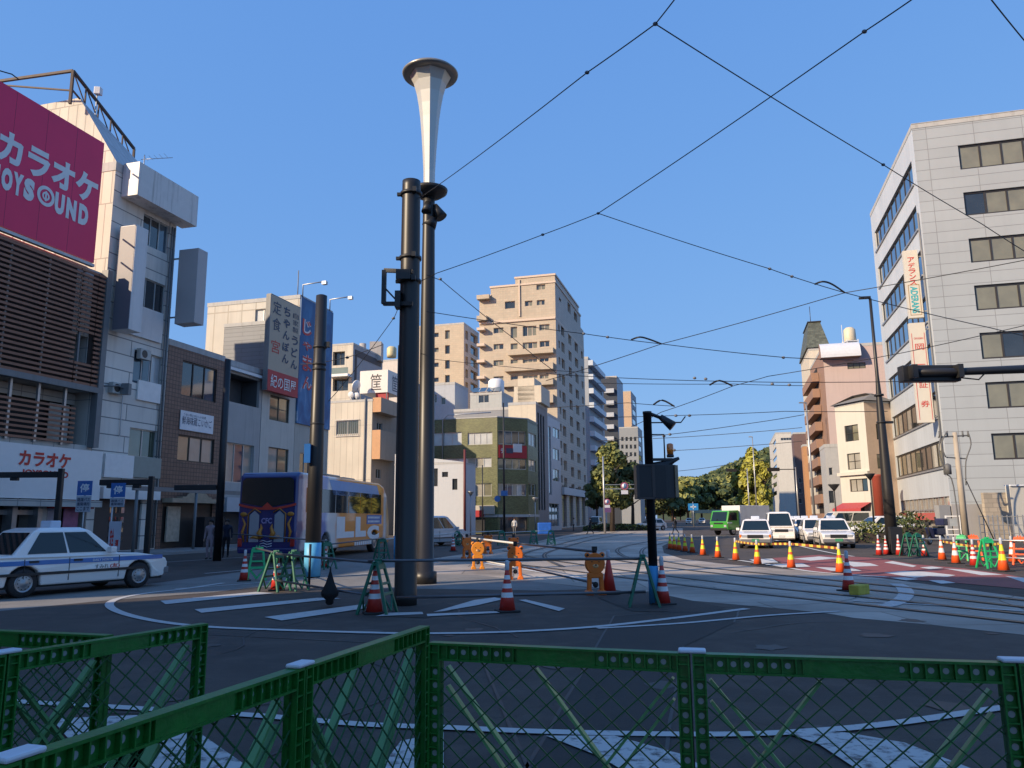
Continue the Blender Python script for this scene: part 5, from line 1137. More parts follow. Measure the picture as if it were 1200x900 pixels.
for i, (px, py, Y, w, ms, lab) in enumerate((
        (762, 556, 150, 10, [LFA, LFA, LFB], 'dark round tree just right of the signal cabinet'),
        (788, 554, 185, 15, [LFB, LFO, LFO], 'broad olive tree behind the row of yellow cones, left end of the far clump'),
        (806, 559, 200, 14, [LFB, LFO, LFA], 'rounded mid green tree in the middle of the far clump'),
        (822, 563, 215, 15, [LFA, LFA, LFB], 'dark green tree above the green truck cab'),
        (838, 557, 230, 18, [LFO, LFB, LFA], 'wide dark tree at the foot of the wooded hill'),
        (852, 551, 240, 15, [LFB, LFO, LFO], 'high olive tree below the wooded hill, left of the yellow trees'),
        (777, 575, 170, 9, [LFA, LFA, LFB], 'small dark tree low beside the blue road sign'),
        (757, 586, 210, 10, [LFA, LFA, LFB], 'low dark tree showing just right of the signal post shaft'),
        (741, 589, 230, 11, [LFA, LFB, LFB], 'low dark tree far behind the white hatchback'),
        (797, 584, 260, 12, [LFA, LFA, LFB], 'lowest dark tree filling the gap under the olive tree'),
        (862, 566, 200, 10, [LFA, LFB, LFB], 'dark tree in front of the leftmost yellow tree'))):
    Yf = Y+190; tree(lab, px, py, Yf, w*Yf/Y*1.05, ms, 20+i, 3400, .62*Yf/Y, 15, 4.5 if py < 583 else 1.5, 0, 'park_tree', 'far clump of trees')
tree('tall yellow ginkgo tree with twin peaks, left of the distant white block', 885, 521, 158, 8.6, [LFY, LFY, LFO], 41, 5600, .5, 22, 2.4, .62, 'ginkgo_tree', 'yellow ginkgo trees')
tree('slender yellow ginkgo tree right beside the distant white block', 898, 536, 156, 5.5, [LFY, LFO, LFY], 42, 3600, .45, 16, 2.6, .5, 'ginkgo_tree', 'yellow ginkgo trees')
tree('shorter yellow ginkgo tree at the left of the twin peaked one', 873, 536, 160, 6, [LFY, LFO, LFO], 43, 3600, .48, 16, 2.6, .4, 'ginkgo_tree', 'yellow ginkgo trees')
# wooded hill
hp = [(770, 580), (800, 572), (830, 560), (850, 550), (880, 538), (905, 526), (930, 518), (960, 512), (1000, 508)]
rs = random.Random(5); Yh = 620
mb = MB(); rows = []
for j in range(7):
    v = j/6; row = []
    for i, (px, py) in enumerate(hp):
        t = AY(px, py, Yh+140*v); z = (t.z)*sin(v*pi/2)-1 if j else -1; b0_ = AY(px, 600, Yh+140*v); row.append(mb.P((b0_.x, b0_.y, z+rs.uniform(-1, 1)*(j > 0))))
    rows.append(row)
for j in range(6):
    for i in range(len(hp)-1): mb.idx((rows[j][i], rows[j][i+1], rows[j+1][i+1], rows[j+1][i]), 0, True)
struct(mb.build('hill', mat('hill_green', (.045, .06, .025), .9, var=.5, scale=.05)))
mb = MB()
for i in range(9000):
    u = rs.uniform(0, len(hp)-1.001); a = int(u); f = u-a; px = hp[a][0]*(1-f)+hp[a+1][0]*f; py = hp[a][1]*(1-f)+hp[a+1][1]*f; v = rs.uniform(.15, 1)
    t = AY(px, py, Yh+140*v); z = t.z*sin(v*pi/2)-1; p = V((t.x, t.y, z+rs.uniform(0, 4.5))); s = rs.uniform(1.2, 2.8)
    n = V((rs.uniform(-1, 1), rs.uniform(-1.4, .2), rs.uniform(-.2, 1))).normalized(); q = n.cross(V((0, .2, 1))).normalized(); b_ = n.cross(q)
    mb.face([p-q*s-b_*s*.5, p+q*s*.3-b_*s, p+q*s+b_*s*.4, p-q*s*.2+b_*s*.9], rs.randrange(3))
tag(mb.build('hill_forest', [LFA, LFB, LFA]), 'dark green wood covering the distant hill', 'forest', kind='stuff')
# hedge on the central strip and planted bushes at the right pavement
def bush(name, label, p, sx, sy, h, ms, seed, n=900, size=.09, cat='bush', group=None):
    rs = random.Random(seed); mb = MB()
    for i in range(n):
        q = V((rs.uniform(-sx, sx), rs.uniform(-sy, sy), rs.uniform(.02, h))); q = V((q.x, q.y, q.z*(1-.35*(q.x/sx)**2)))+V(p)
        t = V((rs.gauss(0, 1), rs.gauss(0, 1), rs.gauss(0, 1))).normalized(); b_ = t.cross(V((rs.gauss(0, 1), rs.gauss(0, 1), 1))).normalized(); s = size*rs.uniform(.6, 1.4)
        mb.face([q-t*s-b_*s*.5, q+t*s*.3-b_*s*.6, q+t*s+b_*s*.3, q+b_*s*.7], rs.randrange(len(ms)))
    o = thing(name, label, cat, p, group); mb.build('foliage', ms, o)
    t = MB(); t.obox(V(p)+V((-sx*.8, -sy*.8, 0)), V((sx*1.6, 0, 0)), V((0, sy*1.6, 0)), V((0, 0, h*.45))); t.build('stem_mass', BARK, o)
bush('hedge', 'low clipped hedge along the pavement beside the white kei van', tuple(G(722, 622)), 4.2, 1.0, .9, [LFA, LFB, LFO], 3, 1800, .16, 'hedge')
bush('bush', 'leafy bush behind the barricades left of the lamp post base', tuple(G(1012, 636)), 1.9, .9, 1.3, [LFA, LFB, LFO], 4, 1500)
bush('bush', 'leafy bush between the lamp post and grey office entrance', tuple(G(1069, 634)), .9, .9, 1.9, [LFA, LFB], 6, 900, group=None)
# grey office forecourt walls
c_ = FFI = None
def wallbox(name, label, cat, p0, p1, h, th, m_, cap=None):
    p0 = V((p0[0], p0[1], 0)); p1 = V((p1[0], p1[1], 0)); d = (p1-p0); n = V((-d.y, d.x, 0)).normalized()*th
    o = thing(name, label, cat, tuple(p0)); t = MB(); t.obox(p0, d, n, V((0, 0, h))); t.build('wall', m_, o)
    if cap: t = MB(); t.obox(p0-n*.2+V((0, 0, h+.003)), d, n*1.4, V((0, 0, .1))); t.build('coping', cap, o)
    return o
wallbox('forecourt_wall', 'grey rendered low wall in front of the grey office, behind the pole', 'wall', AY(1118, 620, 54), AY(1157, 620, 54), 2.35, .2, GW)
wallbox('sandstone_wall', 'beige stone block wall in front of the office garage', 'wall', AY(1157, 620, 53), AY(1188, 620, 53), 3.1, .3, tile('sand_block', (.5, .42, .32), (.35, .3, .24), .6, .3, .02, .8, .15, .5, 0, .1, .4))
wallbox('gate_pillar', 'cream gate pillar and beam at the far right edge', 'wall', AY(1189, 620, 52.5), AY(1215, 620, 52.5), 3.5, .5, CSW, WHT)
wallbox('service_box', 'grey flat cabinet against the office corner', 'cabinet', AY(1103, 620, 54), AY(1116, 620, 54), 2.3, .6, mat('cabinet_grey', (.3, .3, .3), .6))
fe = thing('metal_fence', 'pale metal railing on the forecourt before the beige stone wall', 'fence', tuple(G(1165, 633)))
t = MB(); a_, b_ = G(1150, 633), G(1215, 636)
for z in (.5, 1.0, 1.5): t.bar(a_+V((0, 0, z)), b_+V((0, 0, z)), .04)
t.build('rail', STEEL, fe); t = MB()
for k in range(12): p = a_.lerp(b_, k/11); t.bar(p, p+V((0, 0, 1.6)), .05)
t.build('upright', STEEL, fe)
gt = thing('display_board', 'white framed notice stand before the grey office corner', 'notice stand', tuple(G(1118, 633)))
t = MB(); a_, b_ = G(1111, 633), G(1128, 633)
for p in (a_, b_): t.bar(p, p+V((0, 0, 1.6)), .08)
for z in (.35, .7, 1.55): t.bar(a_+V((0, 0, z)), b_+V((0, 0, z)), .06)
t.build('frame', WHT, gt); t = MB(); t.obox(a_.lerp(b_, .3)+V((0, .05, .9)), (b_-a_)*.5, V((0, .04, 0)), V((0, 0, .5))); t.build('notice', mat('poster_grey', (.3, .33, .36), .5), gt)

# ================================================================ vehicles
TIRE_P = [(.0, -.5), (.62, -.5), (.93, -.5), (1.0, -.36), (1.0, .36), (.93, .5), (.62, .5)]
def wheel(parent, x, y, r, w, side, rimm, name='wheel'):
    """tyre with rim as its child; side +1 outer face towards +y"""
    t = MB(); n = 24; prof = [(r*.62, -w/2), (r*.94, -w/2), (r, -w*.36), (r, w*.36), (r*.94, w/2), (r*.62, w/2)]
    rings = []
    for rr, yy in prof: rings.append([t.P((x+rr*cos(2*pi*j/n), y+yy, r+rr*sin(2*pi*j/n))) for j in range(n)])
    for i in range(len(prof)-1):
        for j in range(n): t.idx((rings[i][j], rings[i+1][j], rings[i+1][(j+1) % n], rings[i][(j+1) % n]), 0, True)
    t.idx(rings[0], 0); t.idx(rings[-1][::-1], 0)
    o = t.build(name, TYRE, parent)
    t = MB(); yo = y+side*w*.5
    def ring(r0, y0, r1, y1, m=0):
        for j in range(n):
            a, b = 2*pi*j/n, 2*pi*(j+1)/n
            t.face([(x+r0*cos(a), y0, r+r0*sin(a)), (x+r1*cos(a), y1, r+r1*sin(a)), (x+r1*cos(b), y1, r+r1*sin(b)), (x+r0*cos(b), y0, r+r0*sin(b))], m, False)
    e = side*.004
    ring(r*.64, yo+e, r*.6, yo+e*4); ring(r*.6, yo+e*4, r*.52, yo-side*.012+e*4); ring(r*.52, yo+e, r*.3, yo+side*.008+e); ring(r*.3, yo+side*.008+e, r*.12, yo+side*.03); ring(r*.12, yo+side*.03, 0.001, yo+side*.035)
    for k in range(10):
        a = 2*pi*k/10; cx, cz = x+r*.42*cos(a), r+r*.42*sin(a)
        t.face([(cx+r*.05*cos(a+q), yo+side*.012, cz+r*.05*sin(a+q)) for q in (0, pi/2, pi, 3*pi/2)], 1)
    t.build('rim', [rimm, RUB], o)
RIM = mat('rim_silver', (.35, .36, .37), .35, .7, var=.2)
def paint(name, col, **k): return mat(name, col, .28, 0, .03, coat=.6, **k)
CARW = paint('car_white', (.84, .8, .75)); CARS = paint('car_silver', (.45, .47, .5)); HEAD = mat('headlamp', (.5, .52, .55), .1, .3, coat=1); TAILR = mat('tail_red', (.4, .01, .01), .2, coat=1); AMB = mat('amber_lens', (.75, .18, .01), .2, coat=1)
GRILLE = mat('grille_dark', (.02, .02, .022), .4); STRB = mat('stripe_blue', (.02, .14, .42), .35, coat=.5); PLATE = mat('plate_white', (.6, .62, .6), .5); PLATEG = mat('plate_green', (.05, .25, .12), .5); CARGL = glass('car_glass', (.012, .022, .025), .03); CARGL.node_tree.nodes['Principled BSDF'].inputs['Coat Weight'].default_value = .18
def car(name, label, body, L=4.7, W=1.7, belt=.88, roof=1.5, sill=.24, hood=.86, trunk=.9, cab=(-1.55, .95), top=(-1.05, .25), wb=2.78, wr=.31, taxi=None, stripe=False, group=None, cat='car', lamps=True, nsw=2, frontamb=False, fover=.85):
    o = thing(name, label, cat, (0, 0, 0), group); h = L/2; xf = h-fover; xr = xf-wb
    hw = lambda x, z: W/2*(1-.12*abs(x/h)**5)*(1-.05*max(0, (z-.55)/.5)**2-.04*max(0, (.5-z)/.3))
    top_ = [(-h+.02, .42), (-h, .5), (-h+.02, trunk-.12), (-h+.08, trunk-.02), (-h+.35, trunk), (cab[0], belt+.02), ((cab[0]+cab[1])/2, belt+.0), (cab[1], belt), (cab[1]+.5, hood), (h-.35, hood-.08), (h-.08, hood-.15), (h, hood-.26), (h, .5), (h-.03, .36), (h-.12, sill)]
    bot = []
    for xc in (xf, xr):
        R_ = wr+.065; 
        for k in range(9):
            a = pi*k/8; bot.append((xc+R_*cos(a), max(sill, wr+R_*sin(a)*1.0) if 0 < k < 8 else sill))
    pts = top_+bot+[(-h+.12, sill)]
    t = MB(); Lf = [t.P((x, hw(x, z), z)) for x, z in pts]; Rt = [t.P((x, -hw(x, z), z)) for x, z in pts]
    t.idx(Lf[::-1]); t.idx(Rt); n = len(pts)
    for i in range(n): j = (i+1) % n; t.idx((Lf[i], Lf[j], Rt[j], Rt[i]))
    bd = t.build('body', body, o, bevel=.035)
    # arch liners
    t = MB()
    for xc in (xf, xr): t.box((xc-wr-.05, -W/2+.12, sill), (xc+wr+.05, W/2-.12, wr*2+.02))
    t.box((-h+.15, -W/2+.1, sill-.04), (h-.15, W/2-.1, sill+.1)); t.build('underbody', RUB, o)
    # cabin
    w0 = W/2*.945; w1 = W/2*.76; z0 = belt-.01; z1 = roof-.07
    a0, a1 = cab; b0, b1 = top; t = MB()
    r0 = [(a0, -w0, z0), (a1, -w0, z0), (a1, w0, z0), (a0, w0, z0)]; r1 = [(b0, -w1, z1), (b1, -w1, z1), (b1, w1, z1), (b0, w1, z1)]
    r2 = [(b0+.18, -w1+.16, roof), (b1-.14, -w1+.16, roof), (b1-.14, w1-.16, roof), (b0+.18, w1-.16, roof)]
    ids = [[t.P(p) for p in r] for r in (r0, r1, r2)]
    for A, B in ((ids[0], ids[1]), (ids[1], ids[2])):
        for k in range(4): j = (k+1) % 4; t.idx((A[k], A[j], B[j], B[k]))
    t.idx(ids[2]); cb = t.build('cabin', body, o, bevel=.03)
    def pan(nm, q, u0, u1, v0, v1, m=CARGL, off=.008, par=o, skew=(0, 0)):
        q = [V(p) for p in q]; nr = (q[1]-q[0]).cross(q[3]-q[0]).normalized()*off
        f = lambda u, v: (q[0].lerp(q[1], u)).lerp(q[3].lerp(q[2], u), v)+nr
        t = MB(); t.face([f(u0, v0), f(u1, v0), f(u1+skew[1], v1), f(u0+skew[0], v1)]); return t.build(nm, m, par)
    pan('windscreen', [r0[1], r0[2], r1[2], r1[1]], .06, .94, .06, .95); pan('rear_window', [r0[3], r0[0], r1[0], r1[3]], .07, .93, .1, .93)
    for q in ([r0[0], r0[1], r1[1], r1[0]], [r0[2], r0[3], r1[3], r1[2]]):
        for k in range(nsw):
            u0 = .1+.8*k/nsw+.012; u1 = .1+.8*(k+1)/nsw-.012
            if q[0] == r0[2]: pass
            pan('side_window', q, u0, u1, .1, .93)
    # trim
    t = MB()
    for sg in (-1, 1):
        zc_ = .5; t.obox((-h+.55, sg*(hw(0, zc_)-.01), zc_-.03), (L-1.3, 0, 0), (0, sg*.03, 0), (0, 0, .06)) if lamps else None
    if lamps: 
        pass
    t.v and t.build('side_moulding', GRILLE, o)
    t = MB(); t.box((h-.12, -W*.44, .3), (h+.06, W*.44, .48)); t.build('bumper', body if not taxi else mat('bumper_grey', (.16, .16, .17), .5), o, bevel=.03)
    t = MB(); t.box((-h-.06, -W*.42, .3), (-h+.05, W*.42, .5)); t.build('bumper', body, o, bevel=.03)
    t = MB(); t.box((h-.02, -W*.23, hood-.33), (h+.018, W*.23, hood-.16)); t.build('grille', GRILLE, o)
    t = MB(); t.box((h+.05, -.18, .36), (h+.075, .18, .5)); t.box((-h-.075, -.18, .5), (-h-.03, .18, .66)); t.build('number_plate', PLATEG if taxi else PLATE, o)
    for sg in (-1, 1):
        t = MB(); t.box((h-.06, sg*W*.22, hood-.3), (h+.012, sg*W*.39, hood-.17)); hl = t.build('headlight', HEAD, o, bevel=.01)
        if frontamb: t = MB(); t.box((h-.2, sg*W*.4, hood-.31), (h-.0, sg*W*.462, hood-.15)); t.build('indicator', AMB, o, bevel=.01)
        t = MB(); t.box((-h-.012, sg*W*.27, trunk-.26), (-h+.06, sg*W*.42, trunk-.1)); t.build('tail_light', TAILR, o, bevel=.01)
        t = MB(); t.box((cab[1]-.35, sg*(W/2-.02), belt+.02), (cab[1]-.2, sg*(W/2+.15), belt+.16)); t.build('wing_mirror', body, o, bevel=.02)
        for xc in (xf, xr): wheel(o, xc, sg*(W/2-.11), wr, .19, sg, RIM)
    # door seams and handles
    for sg in (-1, 1):
        for xx in ((a1-.02), (a0+a1)/2-.0, a0+.25):
            t = MB(); t.obox((xx-.006, sg*(hw(xx, .6)-.012), sill+.08), (.012, 0, 0), (0, sg*.016, 0), (0, 0, belt-sill-.14)); t.build('door_seam', GRILLE, o)
    for sg in (-1, 1):
        for xx in (a1-1.15, a0+.35): t = MB(); t.obox((xx, sg*(hw(xx, .72)-.005), .74), (.2, 0, 0), (0, sg*.03, 0), (0, 0, .045)); t.build('door_handle', GRILLE, o)
    if stripe:
        t = MB()
        for sg in (-1, 1):
            N_ = 12; xs_ = [-h+.12+(L-.3)*k/N_ for k in range(N_+1)]
            for k in range(N_):
                q = [(xs_[k], sg*(hw(xs_[k], .7)+.006), .69), (xs_[k+1], sg*(hw(xs_[k+1], .7)+.006), .69), (xs_[k+1], sg*(hw(xs_[k+1], .79)+.006), .79), (xs_[k], sg*(hw(xs_[k], .79)+.006), .79)]
                t.face(q if sg < 0 else q[::-1])
        t.build('blue_stripe', STRB, o)
    if taxi:
        t = MB(); t.box((-.45, -.22, roof-.01), (-.2, .22, roof+.16)); t.build('roof_lamp', mat('taxi_lamp', taxi, .3), o, bevel=.03)
    return o
def headpose(o, G0, ang): place(o, (G0[0], G0[1], 0), ang); return o
# big taxi, left foreground
gr, gf2 = G(33, 700.5), G(157, 689.5); d_ = (gf2-gr).normalized(); tax = car('taxi', 'white taxi with blue side stripe driving right along the left road edge', CARW, 4.7, 1.69, taxi=(.55, .6, .7), stripe=True, cat='taxi')
t = MB(); hy = -1.69/2-.004
f_ = lambda a, z: V((a, hy-.003, z))
put_text(t, 'すみれ', f_, (.32, .66, .53, .64), 0); t.build('lettering', TXK, tax); t = MB(); put_text(t, '(友)', f_, (.7, .95, .52, .65), .02); t.build('lettering', TXR, tax)
t = MB(); put_text(t, 'DAILY NORTH', lambda a, z: V((a, hy-.008, z)), (.25, .75, .71, .77), .01); t.build('lettering', TXW, tax)
mid = (gr+gf2)/2; nrm_ = V((-d_.y, d_.x, 0))
hx = 4.7/2-.85; cx_ = (hx+(hx-2.78))/2; place(tax, tuple(mid+nrm_*(.845)-d_*cx_), math.atan2(d_.y, d_.x))
HB = math.atan2(-D0.y, -D0.x)   # heading towards the camera
def at(px, py): p = G(px, py); return (p.x, p.y)
t1 = headpose(car('taxi', 'pale taxi with orange front indicators facing the camera, left of the white van', CARW, 4.7, 1.7, taxi=(.6, .62, .66), frontamb=True, cat='taxi'), at(887, 641), HB+R(-3))
rank = car('taxi', 'white taxi at the head of the rank, nearest to the camera', CARW, 4.7, 1.7, taxi=(.6, .62, .66), group='white taxis waiting in the rank', cat='taxi')
headpose(rank, at(977, 641), HB)
b_ = V(rank.location); ords = ['second', 'third', 'fourth', 'fifth', 'sixth', 'seventh']
for k in range(6):
    q = b_+D0*(5.7*(k+1))+P0*(-.3-.04*k); dup(rank, (q.x, q.y, 0), HB+R(1), '%s taxi from the front of the waiting rank' % ords[k])
van = headpose(car('van', 'white minivan with dark grille facing the camera between the taxi and the rank', CARW, 4.6, 1.72, belt=1.0, roof=1.92, hood=1.02, trunk=1.1, cab=(-2.2, 1.6), top=(-2.0, .75), wb=2.7, wr=.32, nsw=3, cat='van'), at(914, 635.5), HB)
t = MB(); t.box((2.24, -.6, .4), (2.34, .6, .74)); t.build('grille', GRILLE, van)
mv = car('minivan', 'silver minivan in shade behind the thin lamp pole, left of the white warehouse wall', CARS, 4.7, 1.75, belt=1.0, roof=1.85, hood=1.0, trunk=1.1, cab=(-2.2, 1.5), top=(-2.0, .6), wb=2.8, wr=.33, nsw=3, cat='minivan')
headpose(mv, at(508, 639.5), R(52))
sc_ = car('small_car', 'small white hatchback crossing the far road, seen from the side', CARW, 3.9, 1.68, belt=.92, roof=1.5, hood=.95, trunk=1.0, cab=(-1.8, 1.05), top=(-1.4, .3), wb=2.45, wr=.3, cat='car')
headpose(sc_, at(763, 621.5), R(200))
kv = car('kei_van', 'tiny white van parked by the hedge next to the arcade', CARW, 3.4, 1.45, belt=1.05, roof=1.9, hood=1.1, trunk=1.2, cab=(-1.65, 1.5), top=(-1.6, 1.1), wb=2.3, wr=.27, cat='van', fover=.5)
headpose(kv, at(699, 621), HB)
wc = car('parked_car', 'cream white car parked on the right pavement, half hidden behind the lamp post', CARW, 4.4, 1.7, belt=1.0, roof=1.6, hood=1.0, trunk=1.1, cab=(-1.9, 1.2), top=(-1.6, .4), cat='car')
headpose(wc, at(1032, 632), R(185))
wv = car('delivery_van', 'cream boxy van behind the taxi rank, before the corner shop', mat('van_cream', (.62, .58, .5), .4), 4.6, 1.75, belt=1.15, roof=2.0, hood=1.1, trunk=1.3, cab=(-2.25, 1.7), top=(-2.2, 1.0), wr=.32, nsw=2, cat='van')
headpose(wv, at(990, 628), R(180))
for i, (px, py, lab) in enumerate(((808, 614.2, 'tiny far car left of the green truck under the trees'), (823, 614, 'tiny far car just left of the green truck cab'))):
    headpose(dup(sc_, (0, 0, 0), 0, lab), at(px, py), HB)
# green and white truck
tk = thing('box_truck', 'small truck with bright green cab and white cargo box on the far road', 'truck')
GTK = paint('truck_green', (.05, .3, .035))
t = MB(); pr = [(2.9, .45), (2.95, 1.1), (2.6, 2.1), (1.3, 2.15), (1.3, .45)]
def extr(t, pr, w, m=0):
    a = [t.P((x, w, z)) for x, z in pr]; b = [t.P((x, -w, z)) for x, z in pr]; t.idx(a[::1], m); t.idx(b[::-1], m)
    for i in range(len(pr)): j = (i+1) % len(pr); t.idx((a[j], a[i], b[i], b[j]), m)
extr(t, pr, .95); t.build('cab', GTK, tk, bevel=.06)
t = MB(); t.face([(2.935, -.82, 1.2), (2.935, .82, 1.2), (2.64, .78, 2.0), (2.64, -.78, 2.0)]); t.build('windscreen', CARGL, tk)
for sg in (-1, 1):
    t = MB(); t.face([(1.6, sg*.958, 1.25), (2.75, sg*.958, 1.25), (2.5, sg*.958, 1.95), (1.6, sg*.958, 1.95)]); t.build('side_window', CARGL, tk)
    t = MB(); t.box((2.9, sg*.6, .7), (2.97, sg*.85, .88)); t.build('headlight', HEAD, tk)
t = MB(); t.box((2.85, -.9, .4), (3.0, .9, .62)); t.box((2.94, -.5, .95), (2.97, .5, 1.08)); t.build('bumper', GRILLE, tk, bevel=.02)
t = MB(); t.box((2.3, -.97, 1.02), (2.9, .97, 1.1)); t.build('pale_stripe', CARW, tk)
t = MB(); t.box((-3.0, -1.0, .8), (1.2, 1.0, 2.55)); cg = t.build('cargo_box', mat('cargo_white', (.68, .68, .66), .5, streak=.2), tk, bevel=.04)
t = MB(); t.box((-2.9, -.35, .45), (1.6, .35, .75)); t.build('chassis', RUB, tk)
for x in (2.1, -1.8):
    for sg in (-1, 1): wheel(tk, x, sg*.8, .36, .22, sg, RIM)
headpose(tk, at(868, 626.5), R(216)); tk.scale = (1.05, 1.05, 1.05)
# scooter on the right
sk = thing('scooter', 'dark blue scooter parked behind the right hand barricades', 'scooter'); t = MB(); NVY = mat('navy_paint', (.02, .025, .07), .3, coat=.5)
t.box((-.75, -.16, .45), (.1, .16, .78)); t.box((-.1, -.17, .3), (.35, .17, .38)); t.obox((.3, -.18, .35), (.25, 0, .5), (0, .36, 0), (.08, 0, -.05)); t.build('body', NVY, sk, bevel=.05)
t = MB(); t.box((-.75, -.14, .78), (-.05, .14, .88)); t.build('seat', RUB, sk, bevel=.03)
t = MB(); t.box((-.95, -.22, .9), (-.5, .22, 1.25)); t.build('top_box', NVY, sk, bevel=.04)
t = MB(); t.tube([(.45, 0, .3), (.62, 0, .9), (.55, 0, 1.08)], .04, 8); t.tube([(.5, -.33, 1.08), (.55, 0, 1.05), (.5, .33, 1.08)], .018, 6); t.box((.5, -.1, .92), (.7, .1, 1.08)); 
for sg in (-1, 1): t.tube([(.5, sg*.25, 1.08), (.46, sg*.3, 1.25)], .01, 5); t.ball((.46, sg*.3, 1.28), .06, 0, 8, (.4, 1, .8))
t.build('handlebar', RUB, sk)
for x in (.62, -.6): wheel(sk, x, 0, .24, .1, 1, RIM)
headpose(sk, at(1097, 638), R(215)); sk.scale = (1.15, 1.15, 1.15)

# coach
bus = thing('coach', 'wrapped coach with deep blue rear and orange and white sides driving away', 'bus')
BLU = paint('coach_blue', (.005, .018, .12)); L_, W_, H_ = 12.8, 2.45, 3.55
BS, nt, b = _new('coach_side_wrap'); N = nt.nodes; L = nt.links; tc = N.new('ShaderNodeTexCoord'); sx = N.new('ShaderNodeSeparateXYZ'); L.new(tc.outputs['Object'], sx.inputs[0])
nz = N.new('ShaderNodeTexNoise'); nz.inputs['Scale'].default_value = .8; nz.inputs['Detail'].default_value = 3; L.new(tc.outputs['Object'], nz.inputs['Vector'])
ad = N.new('ShaderNodeMath'); ad.operation = 'MULTIPLY_ADD'; ad.inputs[1].default_value = 1.2; L.new(nz.outputs['Fac'], ad.inputs[0]); L.new(sx.outputs[0], ad.inputs[2])
mr = N.new('ShaderNodeMapRange'); mr.inputs[1].default_value = -6; mr.inputs[2].default_value = 6.6; L.new(ad.outputs[0], mr.inputs[0])
rp = N.new('ShaderNodeValToRGB'); rp.color_ramp.interpolation = 'LINEAR'; cr = rp.color_ramp; cr.elements[0].position = 0; cr.elements[0].color = (.012, .03, .16, 1); cr.elements[1].position = 1; cr.elements[1].color = (.65, .3, .08, 1)
for p, c in ((.055, (.015, .03, .16)), (.075, (.6, .55, .55)), (.14, (.75, .7, .66)), (.16, (.08, .14, .4)), (.26, (.1, .2, .5)), (.29, (.78, .75, .72)), (.36, (.78, .75, .72)), (.4, (.88, .27, .012)), (.93, (.88, .27, .012)), (.96, (.6, .64, .68))): e = cr.elements.new(p); e.color = (*c, 1)
L.new(mr.outputs[0], rp.inputs[0]); L.new(rp.outputs[0], b.inputs['Base Color']); b.inputs['Roughness'].default_value = .3; b.inputs['Coat Weight'].default_value = .6
h = L_/2; wx = (h-2.6, -h+3.3); wr = .5
t = MB(); pr = [(h, .9), (h-.05, 1.6), (h-.5, 2.9), (h-1.2, H_-.15), (h-2, H_), (-h+.25, H_), (-h+.05, H_-.15), (-h, 1.2), (-h, .38)]
bt = []
for xc in sorted(wx):
    for k in range(9): a = pi-pi*k/8; bt.append((xc+.6*cos(a), .38 if k in (0, 8) else max(.38, .5+.6*sin(a))))
pr = pr+bt+[(h-.05, .38)]
a_ = [t.P((x, W_/2, z)) for x, z in pr]; b2 = [t.P((x, -W_/2, z)) for x, z in pr]; t.idx(a_, 0); t.idx(b2[::-1], 0)
for i in range(len(pr)):
    j = (i+1) % len(pr); rear = pr[i][0] < -h+.3 and pr[j][0] < -h+.3 and pr[i][1] > .3; roof_ = pr[i][1] > H_-.2 and pr[j][1] > H_-.2
    t.idx((a_[j], a_[i], b2[i], b2[j]), 1 if rear else (2 if roof_ else 0))
t.build('body', [BS, BLU, mat('coach_roof', (.5, .3, .26), .4)], bus, bevel=.09, seg=3)
t = MB(); 
for xc in wx: t.box((xc-.55, -W_/2+.15, .35), (xc+.55, W_/2-.15, 1.05))
t.build('wheel_well', RUB, bus)
for x in wx:
    for sg in (-1, 1): wheel(bus, x, sg*(W_/2-.16), wr, .28, sg, RIM)
for sg in (-1, 1):
    for k in range(6):
        x0 = -h+.9+k*1.72; t = MB(); x1 = x0+1.66
        q = [(x0, sg*(W_/2+.006), 1.95), (x1, sg*(W_/2+.006), 1.95), (x1, sg*(W_/2-.0+.006), 2.95), (x0, sg*(W_/2+.006), 2.95)]; t.face(q if sg < 0 else q[::-1]); t.build('side_window', CARGL, bus)
    t = MB(); z0, z1 = 3.0, 3.4; q = [(-h+4.0, sg*(W_/2+.006), z0-.25), (h-1.8, sg*(W_/2+.006), z0-.25), (h-2.4, sg*(W_/2+.006), z1), (-h+3.4, sg*(W_/2+.006), z1-.0)]; t.face(q if sg < 0 else q[::-1]); t.build('roof_band', mat('band_blue', (.06, .3, .65), .3, coat=.5), bus)
    fy = lambda a, z, sg=sg: V((a, sg*(W_/2+.008), z)); fz = (lambda a, z: V((a, -(W_/2+.008), z)))
    if sg < 0:
        for ch, x0, x1, zz0, zz1 in (('L', -1.9, .5, .75, 1.85), ('L', .7, 2.3, .75, 1.85), ('C', 2.5, 4.5, .6, 1.4)):
            t = MB(); put_text(t, ch, fz, (x0, x1, zz0, zz1), .08); t.build('lettering', mat('letter_cool_white', (.8, .8, .8), .4), bus)
        t = MB(); t.box((2.4, -W_/2-.012, 1.42), (4.9, -W_/2-.004, 1.88)); bp_ = t.build('blue_panel', mat('panel_blue', (.06, .16, .42), .4), bus)
        t = MB(); put_text(t, 'MARINE BUS\nCOMPANY', lambda a, z: V((a, -W_/2-.02, z)), (2.7, 4.7, 1.47, 1.84), .01) if False else [t.box((2.6+.22*k, -W_/2-.018, zz), (2.75+.22*k, -W_/2-.013, zz+.1)) for k in range(9) for zz in (1.5, 1.7)]
        t.build('caption', MATS['letter_cool_white'], bp_)
        t = MB(); [t.box((.6+.3*k, -W_/2-.016, .42), (.82+.3*k, -W_/2-.004, .62)) for k in range(9)]; t.build('caption', MATS['letter_cool_white'], bus)
        t = MB(); [t.face([(-h+1.6+.3*k, -W_/2-.008, .6), (-h+1.75+.3*k, -W_/2-.008, .6), (-h+1.35+.3*k, -W_/2-.008, 1.3), (-h+1.2+.3*k, -W_/2-.008, 1.3)]) for k in range(4)]; t.build('caption', MATS['letter_cool_white'], bus)
